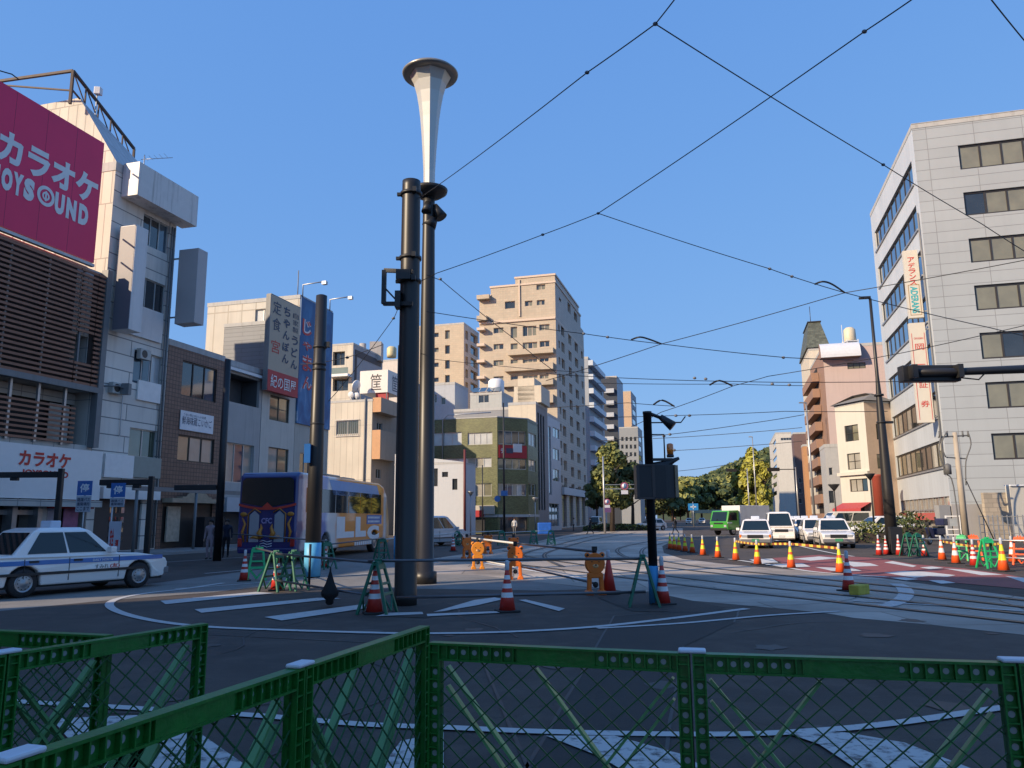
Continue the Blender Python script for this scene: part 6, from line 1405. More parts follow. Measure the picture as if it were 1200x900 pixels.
# rear dressing: window, red rim, gate shaped silver panels, gold flames
def rr(nm, pts, m_, e=.012):
    t = MB(); t.face([(-h-e, y, z) for y, z in pts]); return t.build(nm, m_, bus)
# y is positive to the left of travel; seen from behind left is +y
rr('rear_window', [(1.1, 2.35), (0, 2.15), (-1.1, 2.35), (-1.08, 3.2), (-.95, 3.32), (.95, 3.32), (1.08, 3.2)][::-1], glass('rear_glass', (.008, .01, .012), .03), .02)
t = MB(); arc_ = [(y, 2.05+.16*abs(y/1.15)**2) for y in [x/10 for x in range(-12, 13)]]
for i in range(len(arc_)-1): t.face([(-h-.024, arc_[i][0], arc_[i][1]), (-h-.024, arc_[i+1][0], arc_[i+1][1]), (-h-.024, arc_[i+1][0], arc_[i+1][1]+.09), (-h-.024, arc_[i][0], arc_[i][1]+.09)])
t.face([(-h-.026, .3, 2.08), (-h-.026, -.3, 2.08), (-h-.026, 0, 2.35)]); t.build('red_trim', mat('trim_red', (.55, .05, .03), .4), bus)
GOLD = mat('gold_paint', (.5, .2, .03), .4, .2); SILV = mat('silver_panel', (.32, .38, .42), .3, .3)
for sg in (-1, 1):
    rr('gate_panel', [(sg*.72, .8), (sg*.32, .8), (sg*.32, 1.85), (sg*.52, 2.02), (sg*.72, 1.85)], SILV, .014)
    t = MB(); t.tube([(-h-.02, sg*.78, .8), (-h-.02, sg*.78, 1.9), (-h-.02, sg*.52, 2.1), (-h-.02, sg*.26, 1.95)], .025, 5)
    t.build('gate_frame', GOLD, bus)
    t = MB(); rs = random.Random(9)
    t.tube([(-h-.012, sg*.18, .95), (-h-.012, sg*.3, 1.15), (-h-.012, sg*.2, 1.35), (-h-.012, sg*.24, 1.5)], [.1, .11, .06, .01], 6)
    t.tube([(-h-.012, sg*.92, .8), (-h-.012, sg*1.0, 1.2), (-h-.012, sg*.9, 1.5), (-h-.012, sg*1.02, 1.75)], [.03, .06, .05, .02], 6)
    t.ball((-h-.01, sg*.98, 1.88), .13, 0, 10, (.15, 1.2, .7)); t.tube([(-h-.014, sg*.3, .95), (-h-.014, sg*.5, 1.0), (-h-.014, sg*.68, .95)], [.05, .07, .01], 6)
    t.build('gold_flame', GOLD, bus)
    t = MB(); t.box((-h-.03, sg*1.0, .62), (-h+.02, sg*1.18, .95)); t.build('tail_light', TAILR, bus, bevel=.02)
t = MB(); put_text(t, 'CFC', lambda a, z: V((-h-.022, -a, z)), (-.22, .22, 1.5, 1.75), .03); t.build('lettering', mat('letter_lilac', (.3, .28, .5), .4), bus)
t = MB(); 
for k in range(3): t.tube([(-h-.013, .25, .62+.1*k), (-h-.013, .1, .66+.1*k), (-h-.013, -.05, .6+.1*k), (-h-.013, -.25, .65+.1*k)], .014, 5)
t.build('wave_lines', MATS['letter_cool_white'], bus)
t = MB(); t.box((-h-.06, -1.15, .36), (-h+.05, 1.15, .55)); t.build('bumper', BLU, bus, bevel=.03)
t = MB(); t.box((-2.2, -.8, H_), (-.4, .8, H_+.16)); t.box((.4, -.7, H_), (2, .7, H_+.14)); t.build('roof_unit', mat('roof_unit_tan', (.4, .3, .22), .5), bus, bevel=.04)
Dv = vpdir(722); rc_ = AY(347, 620, 31); nl = V((-Dv.y, Dv.x, 0)); cc = V((rc_.x, rc_.y, 0))+nl*(W_/2)+Dv*h
place(bus, (cc.x, cc.y, 0), math.atan2(Dv.y, Dv.x))
# ================================================================ poles and street furniture
def PZ(px, py, gx, gy):
    p = G(gx, gy); return V((p.x, p.y, zat(px, py, p)))
def ptube(p, prof, n=20): t = MB(); t.lathe(prof, (p.x, p.y, 0), n); return t
# tall catenary pole
p = G(475, 709); zt = zat(486, 213, p); r_ = .205
o = thing('catenary_pole', 'thick dark brown tramway pole, tallest plain cylinder, in front of the flared lamp', 'pole', tuple(p))
ptube(p, [(r_*1.08, -.1), (r_*1.08, .25), (r_*1.05, .26), (r_*1.03, zt*.45), (r_*.93, zt-.12), (r_*.93, zt), (r_*.5, zt+.03), (0, zt+.035)], 28).build('shaft', POLE, o)
t = MB()
for y in (228, 303, 330): z = zat(486, y, p); t.lathe([(r_*.96, z-.03), (r_+.025, z-.03), (r_+.025, z+.03), (r_*.96, z+.03)], (p.x, p.y, 0), 24); t.box((p.x+r_*.3, p.y-r_-.1, z-.05), (p.x+r_*.3+.08, p.y-r_+.02, z+.05)); t.box((p.x-r_-.09, p.y-.04, z-.03), (p.x-r_+.02, p.y+.04, z+.03))
t.build('clamp_band', POLE2, o)
z1, z0 = zat(470, 318, p), zat(470, 357, p); xl = AY(451, 335, p.y).x
t = MB(); t.bar((xl, p.y-.1, z1+.0), (xl, p.y-.1, z0), .09); t.bar((xl, p.y-.1, z1), (p.x+.1, p.y-.3, z1-.1), .06, .08); t.bar((xl, p.y-.1, z0), (p.x+.1, p.y-.3, z0-.06), .06, .08)
t.box((p.x-r_-.06, p.y-.3, z0-.12), (p.x-r_+.05, p.y-.05, z0+.22)); t.box((p.x-r_-.04, p.y-.33, z1-.25), (p.x+.05, p.y-.1, z1-.05)); t.bar((xl, p.y-.1, (z0+z1)/2), (p.x-r_, p.y-.2, z0), .03)
t.build('cantilever_frame', POLE2, o)
# pole hidden behind it with blue wrap
q = G(466.5, 658); zq = zat(469, 405, q); o = thing('rear_pole', 'dark pole with blue wrapped foot almost hidden behind the tall catenary pole', 'pole', tuple(q))
ptube(q, [(.17, 0), (.15, zq), (0, zq+.02)]).build('shaft', POLE2, o); ptube(q, [(.18, .05), (.18, 1.0)]).build('blue_wrap', BLUEBAND, o)
# flared lamp
p = G(498, 684); z_m = zat(504, 222, p); ztop = zat(505, 88, p); o = thing('flared_lamp', 'giant trumpet shaped pale lamp on a dark pole, tallest thing at the crossing', 'street lamp', tuple(p))
ptube(p, [(.3, 0), (.3, .3), (.22, .32), (.2, z_m*.55), (.165, z_m-.55), (.165, z_m)], 24).build('shaft', POLE, o)
ptube(p, [(.1, z_m-.28), (.36, z_m-.2), (.5, z_m-.1), (.52, z_m-.02), (.16, z_m+.02)], 28).build('collar_shade', POLE2, o)
t = MB(); zz = z_m-1.0; t.M = Matrix.Translation((p.x, p.y, 0)); t.tube([(.0, -.12, zz+.55), (-.05, -.2, zz+.25)], [.1, .14], 12); t.tube([(.14, .0, zz+.5), (.36, -.04, zz+.15)], [.11, .17], 12); t.tube([(.1, 0, zz+.15), (0, 0, zz-.1)], [.16, .2], 12); t.build('spot_head', POLE2, o)
t = MB(); H_ = ztop-z_m; n = 8; rings = []; prof = [(0, .155), (.15, .162), (.31, .19), (.46, .225), (.61, .268), (.72, .315), (.82, .375), (.91, .46), (.985, .59)]
for u, r_ in prof: rings.append([t.P((p.x+r_*cos(2*pi*j/n+R(6)), p.y+r_*sin(2*pi*j/n+R(6)), z_m+H_*u)) for j in range(n)])
for i in range(len(rings)-1):
    for j in range(n): t.idx((rings[i][j], rings[i][(j+1) % n], rings[i+1][(j+1) % n], rings[i+1][j]), 0)
t.idx(rings[0][::-1]); t.build('flared_shade', mat('lamp_pearl', (.62, .6, .55), .35, .25, var=.04), o)
ptube(p, [(.0, ztop-.06*H_*.3), (.6, ztop-.05*H_*.3), (.78, ztop-.03), (.8, ztop+.02), (.74, ztop+.08), (0, ztop+.16)], 40).build('top_disc', mat('disc_brown', (.3, .28, .25), .35, .4), o)
# blue footed dark pole on the left
p = G(365.5, 677); zt = zat(380, 347, p); o = thing('dark_pole', 'dark grey steel pole with pale blue wrapped foot beside the coach', 'pole', tuple(p))
ptube(p, [(.225, 0), (.21, zt*.4), (.165, zt), (.1, zt+.03), (0, zt+.03)], 26).build('shaft', POLE, o); ptube(p, [(.238, .04), (.236, .98), (.22, .985)], 26).build('blue_wrap', mat('blue_wrap_light', (.12, .45, .72), .5, var=.2, scale=6), o)
t = MB()
for y in (407, 427, 433, 497): z = zat(375, y, p); t = MB(); t.lathe([(.17, z-.03), (.205, z-.03), (.205, z+.03), (.17, z+.03)], (p.x, p.y, 0), 20); t.build('clamp_band', POLE2, o)
t = MB()
z = zat(375, 404, p); t.box((p.x+.15, p.y-.08, z-.08), (p.x+.3, p.y+.08, z+.08)); t.build('side_bracket', POLE2, o)
t = MB(); z = zat(370, 529, p); t.box((p.x-.28, p.y-.3, z-.35), (p.x-.1, p.y-.2, z+.2)); t.build('blue_tag', STRB, o)
o = thing('thin_rod', 'thin black upright rod in front of the blue footed pole', 'post', tuple(G(362, 690))); p = G(362, 690); t = MB(); t.tube([p, p+V((0, 0, 1.05))], .03, 8); t.build('rod', BLK, o)
# traffic signal on low pole
p = G(767, 708); zt = zat(760, 484, p); o = thing('signal_post', 'black signal post with cabinet, amber beacon, spotlight and blue wrapped foot', 'traffic signal', tuple(p))
ptube(p, [(.088, 0), (.082, zt-.02), (.088, zt-.02), (.088, zt+.03), (0, zt+.035)], 20).build('shaft', BLK, o); ptube(p, [(.1, .02), (.1, .7), (.09, .705)], 20).build('blue_wrap', BLUEBAND, o)
s = lambda px, py: (AY(px, py, p.y).x, AY(px, py, p.y).z)
def pb(x0, y0, x1, y1, d0, d1): a = s(x0, y1); b = s(x1, y0); return (a[0], p.y+d0, a[1]), (b[0], p.y+d1, b[1])
t = MB(); a, b = pb(744.5, 545.5, 777, 585, -.28, .1); t.box(a, b); t.build('signal_cabinet', BLK, o, bevel=.012)
t = MB()
for q_ in ((744, 545, 764, 547), (744, 583, 764, 585.5), (744, 547.2, 746, 582.8), (762, 547.2, 764, 582.8)): a, b = pb(*q_, -.3, -.281); t.box(a, b)
t.build('cabinet_frame', mat('frame_brown', (.06, .045, .04), .5), o)
t = MB(); a, b = pb(746.5, 548.5, 761.5, 582, -.29, -.281); t.box(a, b); t.build('cabinet_louvre', mat('louvre_black', (.03, .028, .028), .6), o)
t = MB(); x0, z0 = s(777, 585); x1, z1 = s(790, 546.5); t.obox((x0+.004, p.y-.28, z0+.02), (x1-x0, .12, 0), (-.06, .12, 0), (0, 0, z1-z0)); t.build('signal_head', BLK, o, bevel=.01)
t = MB(); t.obox((x1-.03, p.y-.2, z0+.03), (.06, .004, 0), (-.05, .13, 0), (0, 0, z1-z0-.02)); t.build('head_edge', mat('bronze', (.3, .22, .14), .5, .2), o)
c_ = s(785, 527); t = MB(); t.lathe([(.06, -.1), (.066, 0), (.064, .1), (.04, .12), (0, .125)], (c_[0], p.y-.02, c_[1]), 18); t.build('beacon', mat('beacon_amber', (.8, .2, .01), .12, coat=1), o)
t = MB(); zb_ = s(785, 537)[1]; t.lathe([(.07, -.03), (.07, .02)], (c_[0], p.y-.02, c_[1]-.12), 16); t.tube([(p.x, p.y, s(0, 516)[1]), (c_[0]-.11, p.y-.02, s(0, 516)[1]), (c_[0]-.11, p.y-.02, zb_)], .016, 6)
t.box((p.x, p.y-.06, zb_-.05), (c_[0]+.03, p.y+.03, zb_)); t.tube([(p.x+.05, p.y, zb_-.16), (c_[0]-.08, p.y, zb_-.13), (c_[0]+.05, p.y, zb_-.05), (c_[0]+.17, p.y, zb_)], [.08, .09, .05, .03], 8); t.build('beacon_bracket', BLK, o)
a_ = s(775, 490); b_ = s(788, 499); t = MB(); t.tube([(a_[0]-.02, p.y, a_[1]+.03), (b_[0], p.y-.06, b_[1]-.02)], [.055, .105], 14); t.tube([(p.x, p.y, s(0, 490)[1]), (a_[0], p.y, a_[1])], .035, 8); t.tube([(p.x, p.y, s(0, 502)[1]), (s(775, 0)[0], p.y, s(0, 502)[1]), (s(780, 0)[0], p.y, s(0, 495)[1])], .014, 6)
t.build('spotlight', BLK, o)
# tall lamp post right
p = G(1047, 650); zt = zat(1023, 349, p); o = thing('lamp_post', 'tall tapered dark lamp post with short lamp arm, in front of the cream corner shop', 'street lamp', tuple(p))
ptube(p, [(.24, 0), (.22, zt*.25), (.15, zt*.55), (.075, zt*.68), (.06, zt-.02), (0, zt)], 22).build('shaft', POLE, o)
t = MB(); t.box((p.x-.2, p.y-.3, .05), (p.x+.32, p.y+.2, 1.15)); t.build('base_cabinet', POLE2, o, bevel=.02)
t = MB(); x0 = AY(1007, 349, p.y).x; t.obox((x0, p.y-.1, zt-.04), (p.x-x0, 0, .02), (0, .2, 0), (0, 0, .1)); t.build('lamp_arm', POLE2, o, bevel=.02)
t = MB()
for y in (463, 495): z = zat(1032, y, p); t.lathe([(.12, z-.04), (.2, z-.04), (.2, z+.04), (.12, z+.04)], (p.x, p.y, 0), 18); t.box((p.x+.12, p.y-.05, z-.05), (p.x+.5, p.y+.05, z+.05)) if y == 495 else None
t.build('clamp_band', POLE2, o)
# horizontal signal arm from the right
o = thing('mast_signal', 'dark signal mast arm reaching in from the right edge with signal head seen from behind', 'traffic signal', tuple(G(1330, 700)))
pb_ = G(1330, 700); za = AY(1120, 436, pb_.y).z; xa = AY(1060, 436, pb_.y).x
t = MB(); t.tube([(pb_.x, pb_.y, 0), (pb_.x, pb_.y, za+.8)], [.15, .12], 16); t.build('post', POLE, o)
t = MB(); t.tube([(pb_.x, pb_.y, za+.1), (xa+.9, pb_.y, za), (xa+.15, pb_.y, za)], [.1, .075, .075], 14); t.build('arm', POLE, o)
t = MB(); t.box((xa, pb_.y+.08, za-.17), (xa+1.2, pb_.y+.3, za+.17)); t.build('signal_head', BLK, o, bevel=.02)
t = MB()
for k in (.12, 1.05): t.box((xa+k, pb_.y-.12, za-.12), (xa+k+.1, pb_.y+.1, za+.15))
t.tube([(xa+1.15, pb_.y, za-.12), (xa+1.5, pb_.y, za-.16), (xa+1.65, pb_.y, za-.02)], .015, 6); t.build('head_bracket', POLE2, o)
# wooden / concrete utility pole
p = AY(1131, 620, 50); p.z = 0; zt = zat(1115, 507, p); o = thing('utility_pole', 'weathered concrete utility pole with cables and transformer clutter before the grey office', 'utility pole', tuple(p))
ptube(p, [(.22, 0), (.14, zt), (0, zt+.02)], 16).build('shaft', mat('pole_concrete', (.4, .34, .27), .85, var=.3, scale=1, streak=.3), o)
t = MB(); t.bar((p.x-1.1, p.y, zt-.3), (p.x+.9, p.y, zt-.2), .09); t.bar((p.x-.7, p.y, zt-1.6), (p.x+.5, p.y, zt-1.7), .08)
for dx in (-1, -.5, .5, .85): t.tube([(p.x+dx, p.y, zt-.3), (p.x+dx, p.y, zt+.1)], .06, 6)
t.lathe([(.2, -.5), (.2, .1), (.05, .2)], (p.x-.75, p.y-.1, zt-2.2), 10)
for q in ([(-.9, 0, 0), (-1.2, 0, -1.2), (-.9, 0, -2.6), (-.5, 0, -3.5), (-.4, -.1, -9)], [(.8, 0, 0), (.9, 0, -.8), (.45, 0, -1.9), (.3, 0, -3.4)], [(-.6, 0, 0), (-1.0, 0, -.8), (-.8, 0, -1.6)]): t.tube(smoothpts([(p.x+a, p.y-.1, zt+c) for a, b, c in q], 4), .04, 5)
t.build('crossarm', mat('arm_grey', (.12, .12, .12), .6), o)
t = MB(); t.tube([(p.x+.3, p.y-.1, zt-3), (p.x+1.5, p.y-.4, .1)], .035, 5); t.build('stay_cable', BLK, o)
# other lamp and sign poles
def lamp(name, label, px, pyb, pxt, pyt, r, arm=None, m_=POLE2, bowl=None, Y=None):
    p = AY(px, pyb, Y) if Y else G(px, pyb); p.z = 0; z = zat(pxt, pyt, p); o = thing(name, label, 'street lamp', tuple(p))
    ptube(p, [(r, 0), (r*.6, z), (0, z+.01)], 12).build('shaft', m_, o)
    if arm: x = AY(arm, pyt, p.y).x; t = MB(); t.obox((x, p.y-.12, z-.05), (p.x-x, 0, 0), (0, .24, 0), (0, 0, .14)); t.build('lamp_arm', m_, o)
    if bowl: t = MB(); t.lathe([(.05, z-.1), (bowl, z+bowl*.9), (bowl, z+bowl*1.05), (0, z+bowl*1.1)], (p.x, p.y, 0), 14); t.build('bowl', m_, o)
    return o, p, z
lamp('street_lamp', 'thin grey lamp post with flat arm at the left edge of the right hand buildings', 955, 612, 945.5, 472, .16, 936.5, STEEL, Y=95)
lamp('street_lamp', 'small far lamp post rising over the yellow trees', 887, 600, 882, 512, .12, 877.5, STEEL, Y=130)
lamp('pavement_lamp', 'slim pavement lamp with flared bowl in front of the red column', 1026, 634, 1020, 561, .07, bowl=.32)
lamp('pavement_lamp', 'short dark pavement lamp with flared bowl above the taxi rank', 981, 618, 978.5, 574, .08, bowl=.45, Y=66)
lamp('pavement_lamp', 'slim pale pavement lamp with flared bowl before the green building shop', 551.5, 622, 551.5, 580, .07, bowl=.35, m_=STEEL, Y=80)
lamp('pavement_lamp', 'slim pavement lamp with flared bowl right of the green building', 627.5, 622, 627.5, 587, .07, bowl=.35, m_=STEEL, Y=88)
o, p, z = lamp('sign_pole', 'tall thin dark pole with two blue signs before the green corner building', 591, 624, 591, 472, .12, Y=76); o['category'] = 'sign pole'
t = MB(); zz = zat(591, 578, p); t.box((p.x-.3, p.y-.15, zz-.25), (p.x+.35, p.y-.12, zz+.25)); t.M = Matrix.Translation((p.x-.65, p.y-.15, zat(591, 584.5, p))) @ Matrix.Rotation(pi/2, 4, 'X'); t.lathe([(.3, 0), (.3, .03)], n=16); t.M = None; t.build('blue_sign', STRB, o)
o = thing('wire_pole', 'thin black pole standing left of the two blue signs', 'pole', (0, 0, 0)); p = AY(565.5, 622, 78); p.z = 0; o.location = p; ptube(p, [(.07, 0), (.05, zat(565, 545, p))], 8).build('shaft', BLK, o)
o, p, z = lamp('sign_pole', 'grey pole with round prohibition sign on a side arm, in front of street trees', 709, 623, 707, 535, .13, m_=STEEL, Y=86); o['category'] = 'sign pole'
t = MB(); z1 = zat(709, 573, p); z2 = zat(709, 568, p); x1 = AY(744, 573, p.y).x; t.bar((p.x, p.y, z1), (x1, p.y, z1), .08); t.bar((p.x, p.y, z2), (x1, p.y, z2), .06); t.build('side_arm', STEEL, o)
def rsign(par, x, y, z, r, plate=True):
    t = MB(); t.M = Matrix.Translation((x, y, z)) @ Matrix.Rotation(pi/2, 4, 'X'); t.lathe([(r, 0), (r, .04)], n=20); t.lathe([(r*.72, .045), (0, .046)], n=20, m=1); t.M = None
    t.box((x-r*.12, y-.055, z-r*.5), (x+r*.12, y-.05, z+r*.5), 2)
    if plate: t.box((x-r*.9, y-.03, z-r*2.1), (x+r*.9, y, z-r*1.1), 1)
    t.build('round_sign', [mat('sign_purple_red', (.35, .08, .16), .5), mat('sign_face', (.6, .6, .66), .5), STRB], par)
rsign(o, AY(731.5, 569, p.y).x, p.y-.1, zat(731, 569.5, p), .42); rsign(o, p.x+.3, p.y-.2, zat(711, 588, p), .32)
t = MB(); z1 = zat(711, 595, p); t.box((p.x+.0, p.y-.25, z1-.5), (p.x+.7, p.y-.2, z1)); t.build('supplementary_plate', mat('plate_purple', (.12, .06, .16), .5), o)
o, p, z = lamp('road_sign', 'small bright blue road sign on a pole far down the avenue', 813, 612, 813, 588, .1, m_=STEEL, Y=140); o['category'] = 'road sign'
t = MB(); zz = zat(813, 594, p); t.box((p.x-.9, p.y-.15, zz-.6), (p.x+.9, p.y-.1, zz+.6)); t.M = Matrix.Translation((p.x, p.y-.17, zz)); t.box((-.06, 0, -.4), (.06, .02, .4), 1); t.box((-.5, 0, -.08), (.5, .018, .08), 1); t.build('sign_face', [mat('sign_cyan', (.03, .25, .6), .4), WHT], o)
# far gantries (signal arms over the avenue)
for px0, px1, py, Y, lab in ((925, 899, 550, 110, 'dark signal arm over the far carriageway by the distant white block'), (868, 851, 551, 130, 'small dark signal arm before the yellow trees')):
    o = thing('far_signal', lab, 'traffic signal'); p = AY(px0+8, 560, Y); p.z = 0; o.location = p; z = AY(px0, py, Y).z; ptube(p, [(.12, 0), (.09, z+.3)], 8).build('shaft', STEEL, o)
    t = MB(); x1 = AY(px1, py, Y).x; t.bar((p.x, p.y, z), (x1, p.y, z), .12); t.box((x1, p.y-.2, z-.25), (x1+1.7, p.y+.05, z+.25)); t.build('signal_head', BLK, o)
o = thing('footbridge', 'pale low footbridge crossing under the far trees', 'footbridge'); p = AY(812, 606, 190); o.location = (p.x, p.y, 0); x1 = AY(905, 606, 190).x; zz = AY(812, 600, 190).z
t = MB(); t.box((p.x, p.y, zz-.3), (x1, p.y+2, zz+.5)); t.build('deck', mat('bridge_pale', (.45, .42, .3), .7), o); t = MB(); [t.box((p.x+k*6, p.y+.4, 0), (p.x+k*6+.7, p.y+1.6, zz-.31)) for k in range(4)]; t.build('pier', mat('bridge_pale', (.45, .42, .3), .7), o)
# left pavement posts with beams, bus stop style plates
for px, pyb, pxt, pyt, bx, byy, lab in ((62, 662, 66, 549, -25, 556, 'black post with thick horizontal beam in front of the white karaoke shop sign'), (171, 656, 174, 558, 118, 565, 'black post with horizontal beam before the narrow white building entrance')):
    p = AY(px, pyb, 33); p.z = 0; z = zat(pxt, pyt, p); zb_ = zat(pxt, byy, p); o = thing('beam_post', lab, 'signal post', tuple(p), 'black beam posts on the left pavement'); t = MB(); t.bar((p.x, p.y, 0), (p.x, p.y, z), .2); t.build('post', BLK, o, bevel=.02)
    x1 = AY(bx, byy, p.y).x; t = MB(); t.box((x1, p.y-.12, zb_-.12), (p.x-.105, p.y+.12, zb_+.12)); [t.box((x1+k, p.y-.1, zb_-.24), (x1+k+.3, p.y+.1, zb_-.121)) for k in (.3, 1.4)]; t.build('beam', BLK, o, bevel=.02)
p = AY(254, 660, 33); p.z = 0; z = zat(262, 421, p); o = thing('beam_post', 'tallest black pole on the left pavement with a beam, before the balcony building', 'signal post', tuple(p), 'black beam posts on the left pavement')
ptube(p, [(.17, 0), (.13, z), (0, z)], 14).build('post', BLK, o); x1 = AY(205, 571, p.y).x; zb_ = zat(257, 571, p); t = MB(); t.box((x1, p.y-.1, zb_-.11), (p.x-.16, p.y+.1, zb_+.11)); t.build('beam', BLK, o, bevel=.02)
a_ = F1.P(F1.uv(109, 560)[0], F1.uv(109, 573)[1], 2.5); b_ = F1.P(F1.uv(300, 560)[0], F1.uv(109, 573)[1], 2.5)
o = thing('pavement_canopy_rail', 'long grey rail running above the left pavement past the shop fronts', 'rail', (a_.x, a_.y, 0)); t = MB(); t.bar(a_, b_, .16, .22); t.build('rail', GMET, o); [MB().tube([a_.lerp(b_, u)-V((0, 0, a_.z)), a_.lerp(b_, u)-V((0, 0, .11))], .08, 8).build('rail_post', GMET, o) for u in (.02, .34, .66, .98)]
for px, y0, y1, y2, lab, lines in ((98, 563.5, 581, 600, 'left blue stop sign with two white plates, before the red shop panel', 3), (137.5, 566, 583, 594, 'right blue stop sign with one white plate and banner flag below', 2)):
    p = AY(px, 600, 29); gp = V((p.x, p.y, 0)); o = thing('stop_sign', lab, 'road sign', tuple(gp), 'blue stop signs on the left pavement'); zt_, zm, zb_ = zat(px, y0, gp), zat(px, y1, gp), zat(px, y2, gp)
    w_ = (zt_-zm)/2*1.0; y_ = p.y-.05; t = MB(); t.tube([(p.x+(-.0 if lines == 3 else -.2), p.y, 0), (p.x+(0 if lines == 3 else -.2), p.y, zt_-.1)], .035, 8); t.build('post', STEEL, o)
    t = MB(); t.box((p.x-w_, y_-.02, zm+.01), (p.x+w_, y_, zt_)); f = t.build('blue_plate', STRB, o); t = MB(); put_text(t, '停', lambda a, z: V((a, y_-.025, z)), (p.x-w_*.62, p.x+w_*.62, zm+.1, zt_-.08), .02); t.build('lettering', TXW, f)
    t = MB(); t.box((p.x-w_, y_-.02, zb_), (p.x+w_, y_, zm-.01)); f = t.build('white_plate', mat('plate_dull', (.42, .44, .48), .5), o)
    t = MB(); put_text(t, '路線バス\n乗降場所' if lines == 2 else '路線バス\n乗降場所\nここまで', lambda a, z: V((a, y_-.025, z)), (p.x-w_*.85, p.x+w_*.85, zb_+.04, zm-.06), .015); t.build('lettering', TXN, f)
    if lines == 2:
        bx0, bx1 = AY(129, 620, p.y).x, AY(143, 620, p.y).x; z1, z0 = zat(136, 611, gp), zat(136, 645, gp); t = MB(); t.box((bx0, y_-.03, z0), (bx1, y_-.01, z1)); f = t.build('banner', mat('banner_pale', (.5, .5, .55), .6), o)
        t = MB(); put_text(t, '安全', lambda a, z: V((a, y_-.035, z)), (bx0+.06, bx0+.2, z0+.1, z1-.2), .03); put_text(t, '運', lambda a, z: V((a, y_-.035, z)), (bx0+.26, bx1-.05, z0+.1, z0+.4), .03); t.build('lettering', TXR, f)
# blue tarpaulin box, yellow kerb block
o = thing('blue_tarp', 'bright blue tarpaulin covered stack beside the green building', 'tarpaulin', tuple(AY(638, 624, 84).xy)+(0,)); p = AY(638, 624, 84); t = MB(); zt_ = AY(638, 612.5, 84).z; x0, x1 = AY(630, 620, 84).x, AY(646, 620, 84).x
t.obox((x0, p.y-.6, 0), (x1-x0, 0, 0), (0, 1.2, 0), (0, 0, zt_)); t.build('cover', mat('tarp_blue', (.02, .12, .5), .5, var=.3, scale=3, bump=.5, bscale=6), o, bevel=.08)
p = G(1007, 698); o = thing('yellow_block', 'small yellow concrete block lying right of the red and white cone on the track slab', 'block', tuple(p)); t = MB(); t.obox(p, (.36, .3, 0), (-.14, .17, 0), (0, 0, .2)); t.build('block', mat('yellow_stained', (.5, .42, .06), .8, var=.4, scale=6), o, bevel=.02)

# ================================================================ cones
def cone(name, label, cols, loc=(0, 0, 0), h=.7, topper=True, base=RUB, group=None, rings=None):
    o = thing(name, label, 'traffic cone', (0, 0, 0), group)
    t = MB(); t.box((-.19, -.19, 0), (.19, .19, .035)); t.build('base', base, o, bevel=.012)
    t = MB(); zs_ = [.035]+[.035+(h-.035)*u for u in rings]+[h]; prof = [(.145-(.145-.028)*((z-.035)/(h-.035)), z) for z in zs_]
    t.lathe(prof, n=20, mats=[i % 2 for i in range(len(prof))]); t.build('cone_body', cols, o)
    if topper: t = MB(); t.lathe([(.03, h-.05), (.04, h-.02), (.04, h+.1), (.03, h+.13), (0, h+.135)], n=12); t.build('topper', mat('topper_clear', (.5, .52, .55), .3), o)
    return o
RW_ = cone('traffic_cone', '', [RED, CWH], rings=(.3, .42, .52, .63, .73, .83), h=.75, group='red and white striped cones')
YO_ = cone('traffic_cone', '', [ORR, YEL], rings=(.36, .58, .7, .93), h=.75, group='yellow and orange cones')
OW_ = cone('traffic_cone', '', [ORR, CWH], rings=(.34, .56, .68, .9), h=.75, group='orange and white cones on the right')
RD_ = cone('traffic_cone', 'plain red cone pressed against the rightmost orange bear barricade', [RED, RED], rings=(.5,), h=.75, group=None)
first = {}
def setc(proto, px, py, label, sc=1, rz=.3):
    p = G(px, py)
    if id(proto) not in first: first[id(proto)] = 1; place(proto, tuple(p), rz, sc); proto['label'] = label; return proto
    return dup(proto, tuple(p), rz, label, sc)
for px, py, sc, lab in ((594.5, 717, 1.0, 'red white cone standing alone in the middle before the lower pipe'), (438.5, 719, 1.02, 'red white cone inside the near green trestle left of the tall pole'), (286, 681, .95, 'red white cone left of the bright green trestle'),
        (324, 692, 1, 'red white cone inside the double green trestle in the middle left'), (777, 708.5, 1.0, 'red white cone touching the blue foot of the signal post'), (995, 693, .98, 'dark red white cone beside the yellow block'),
        (381, 665, .9, 'red white cone behind the blue footed pole, in shade before the coach'), (531, 646, 1, 'small red white cone right of the silver minivan'),
        (1142, 663.5, .95, 'dark red cone with white bands between the lime trestle and bright green trestle'), (1054, 651, .95, 'red white cone just right of the lamp post foot'), (1030.5, 651, .95, 'red white cone just left of the lamp post foot'), (1042 - 3, 650.2, .9, 'red white cone half hidden behind the lamp post foot'), (1084, 652, .95, 'dark red cone beside the dark green trestles')):
    setc(RW_, px, py, lab, sc)
ords = ['first', 'second', 'third', 'fourth', 'fifth', 'sixth', 'seventh', 'eighth']
for i, (px, py) in enumerate(((785.5, 643.5), (790.5, 644.3), (796, 645.3), (803, 646.6), (811.5, 648), (824, 650.8), (841.5, 653.7), (862.5, 656.8), (888, 661.8), (927.5, 666), (985, 671.5))):
    lab = ('%s yellow orange cone from the left in the tight cluster by the signal post' % ords[i]) if i < 5 else ('yellow orange cone number, %s in the spaced row' % ords[i-5]).replace('cone number,', 'cone,')+' counted from the tight cluster'
    setc(YO_, px, py, lab, .95)
setc(YO_, 1176.5, 669.5, 'large yellow orange cone next to the bright green trestle at the right', 1.08)
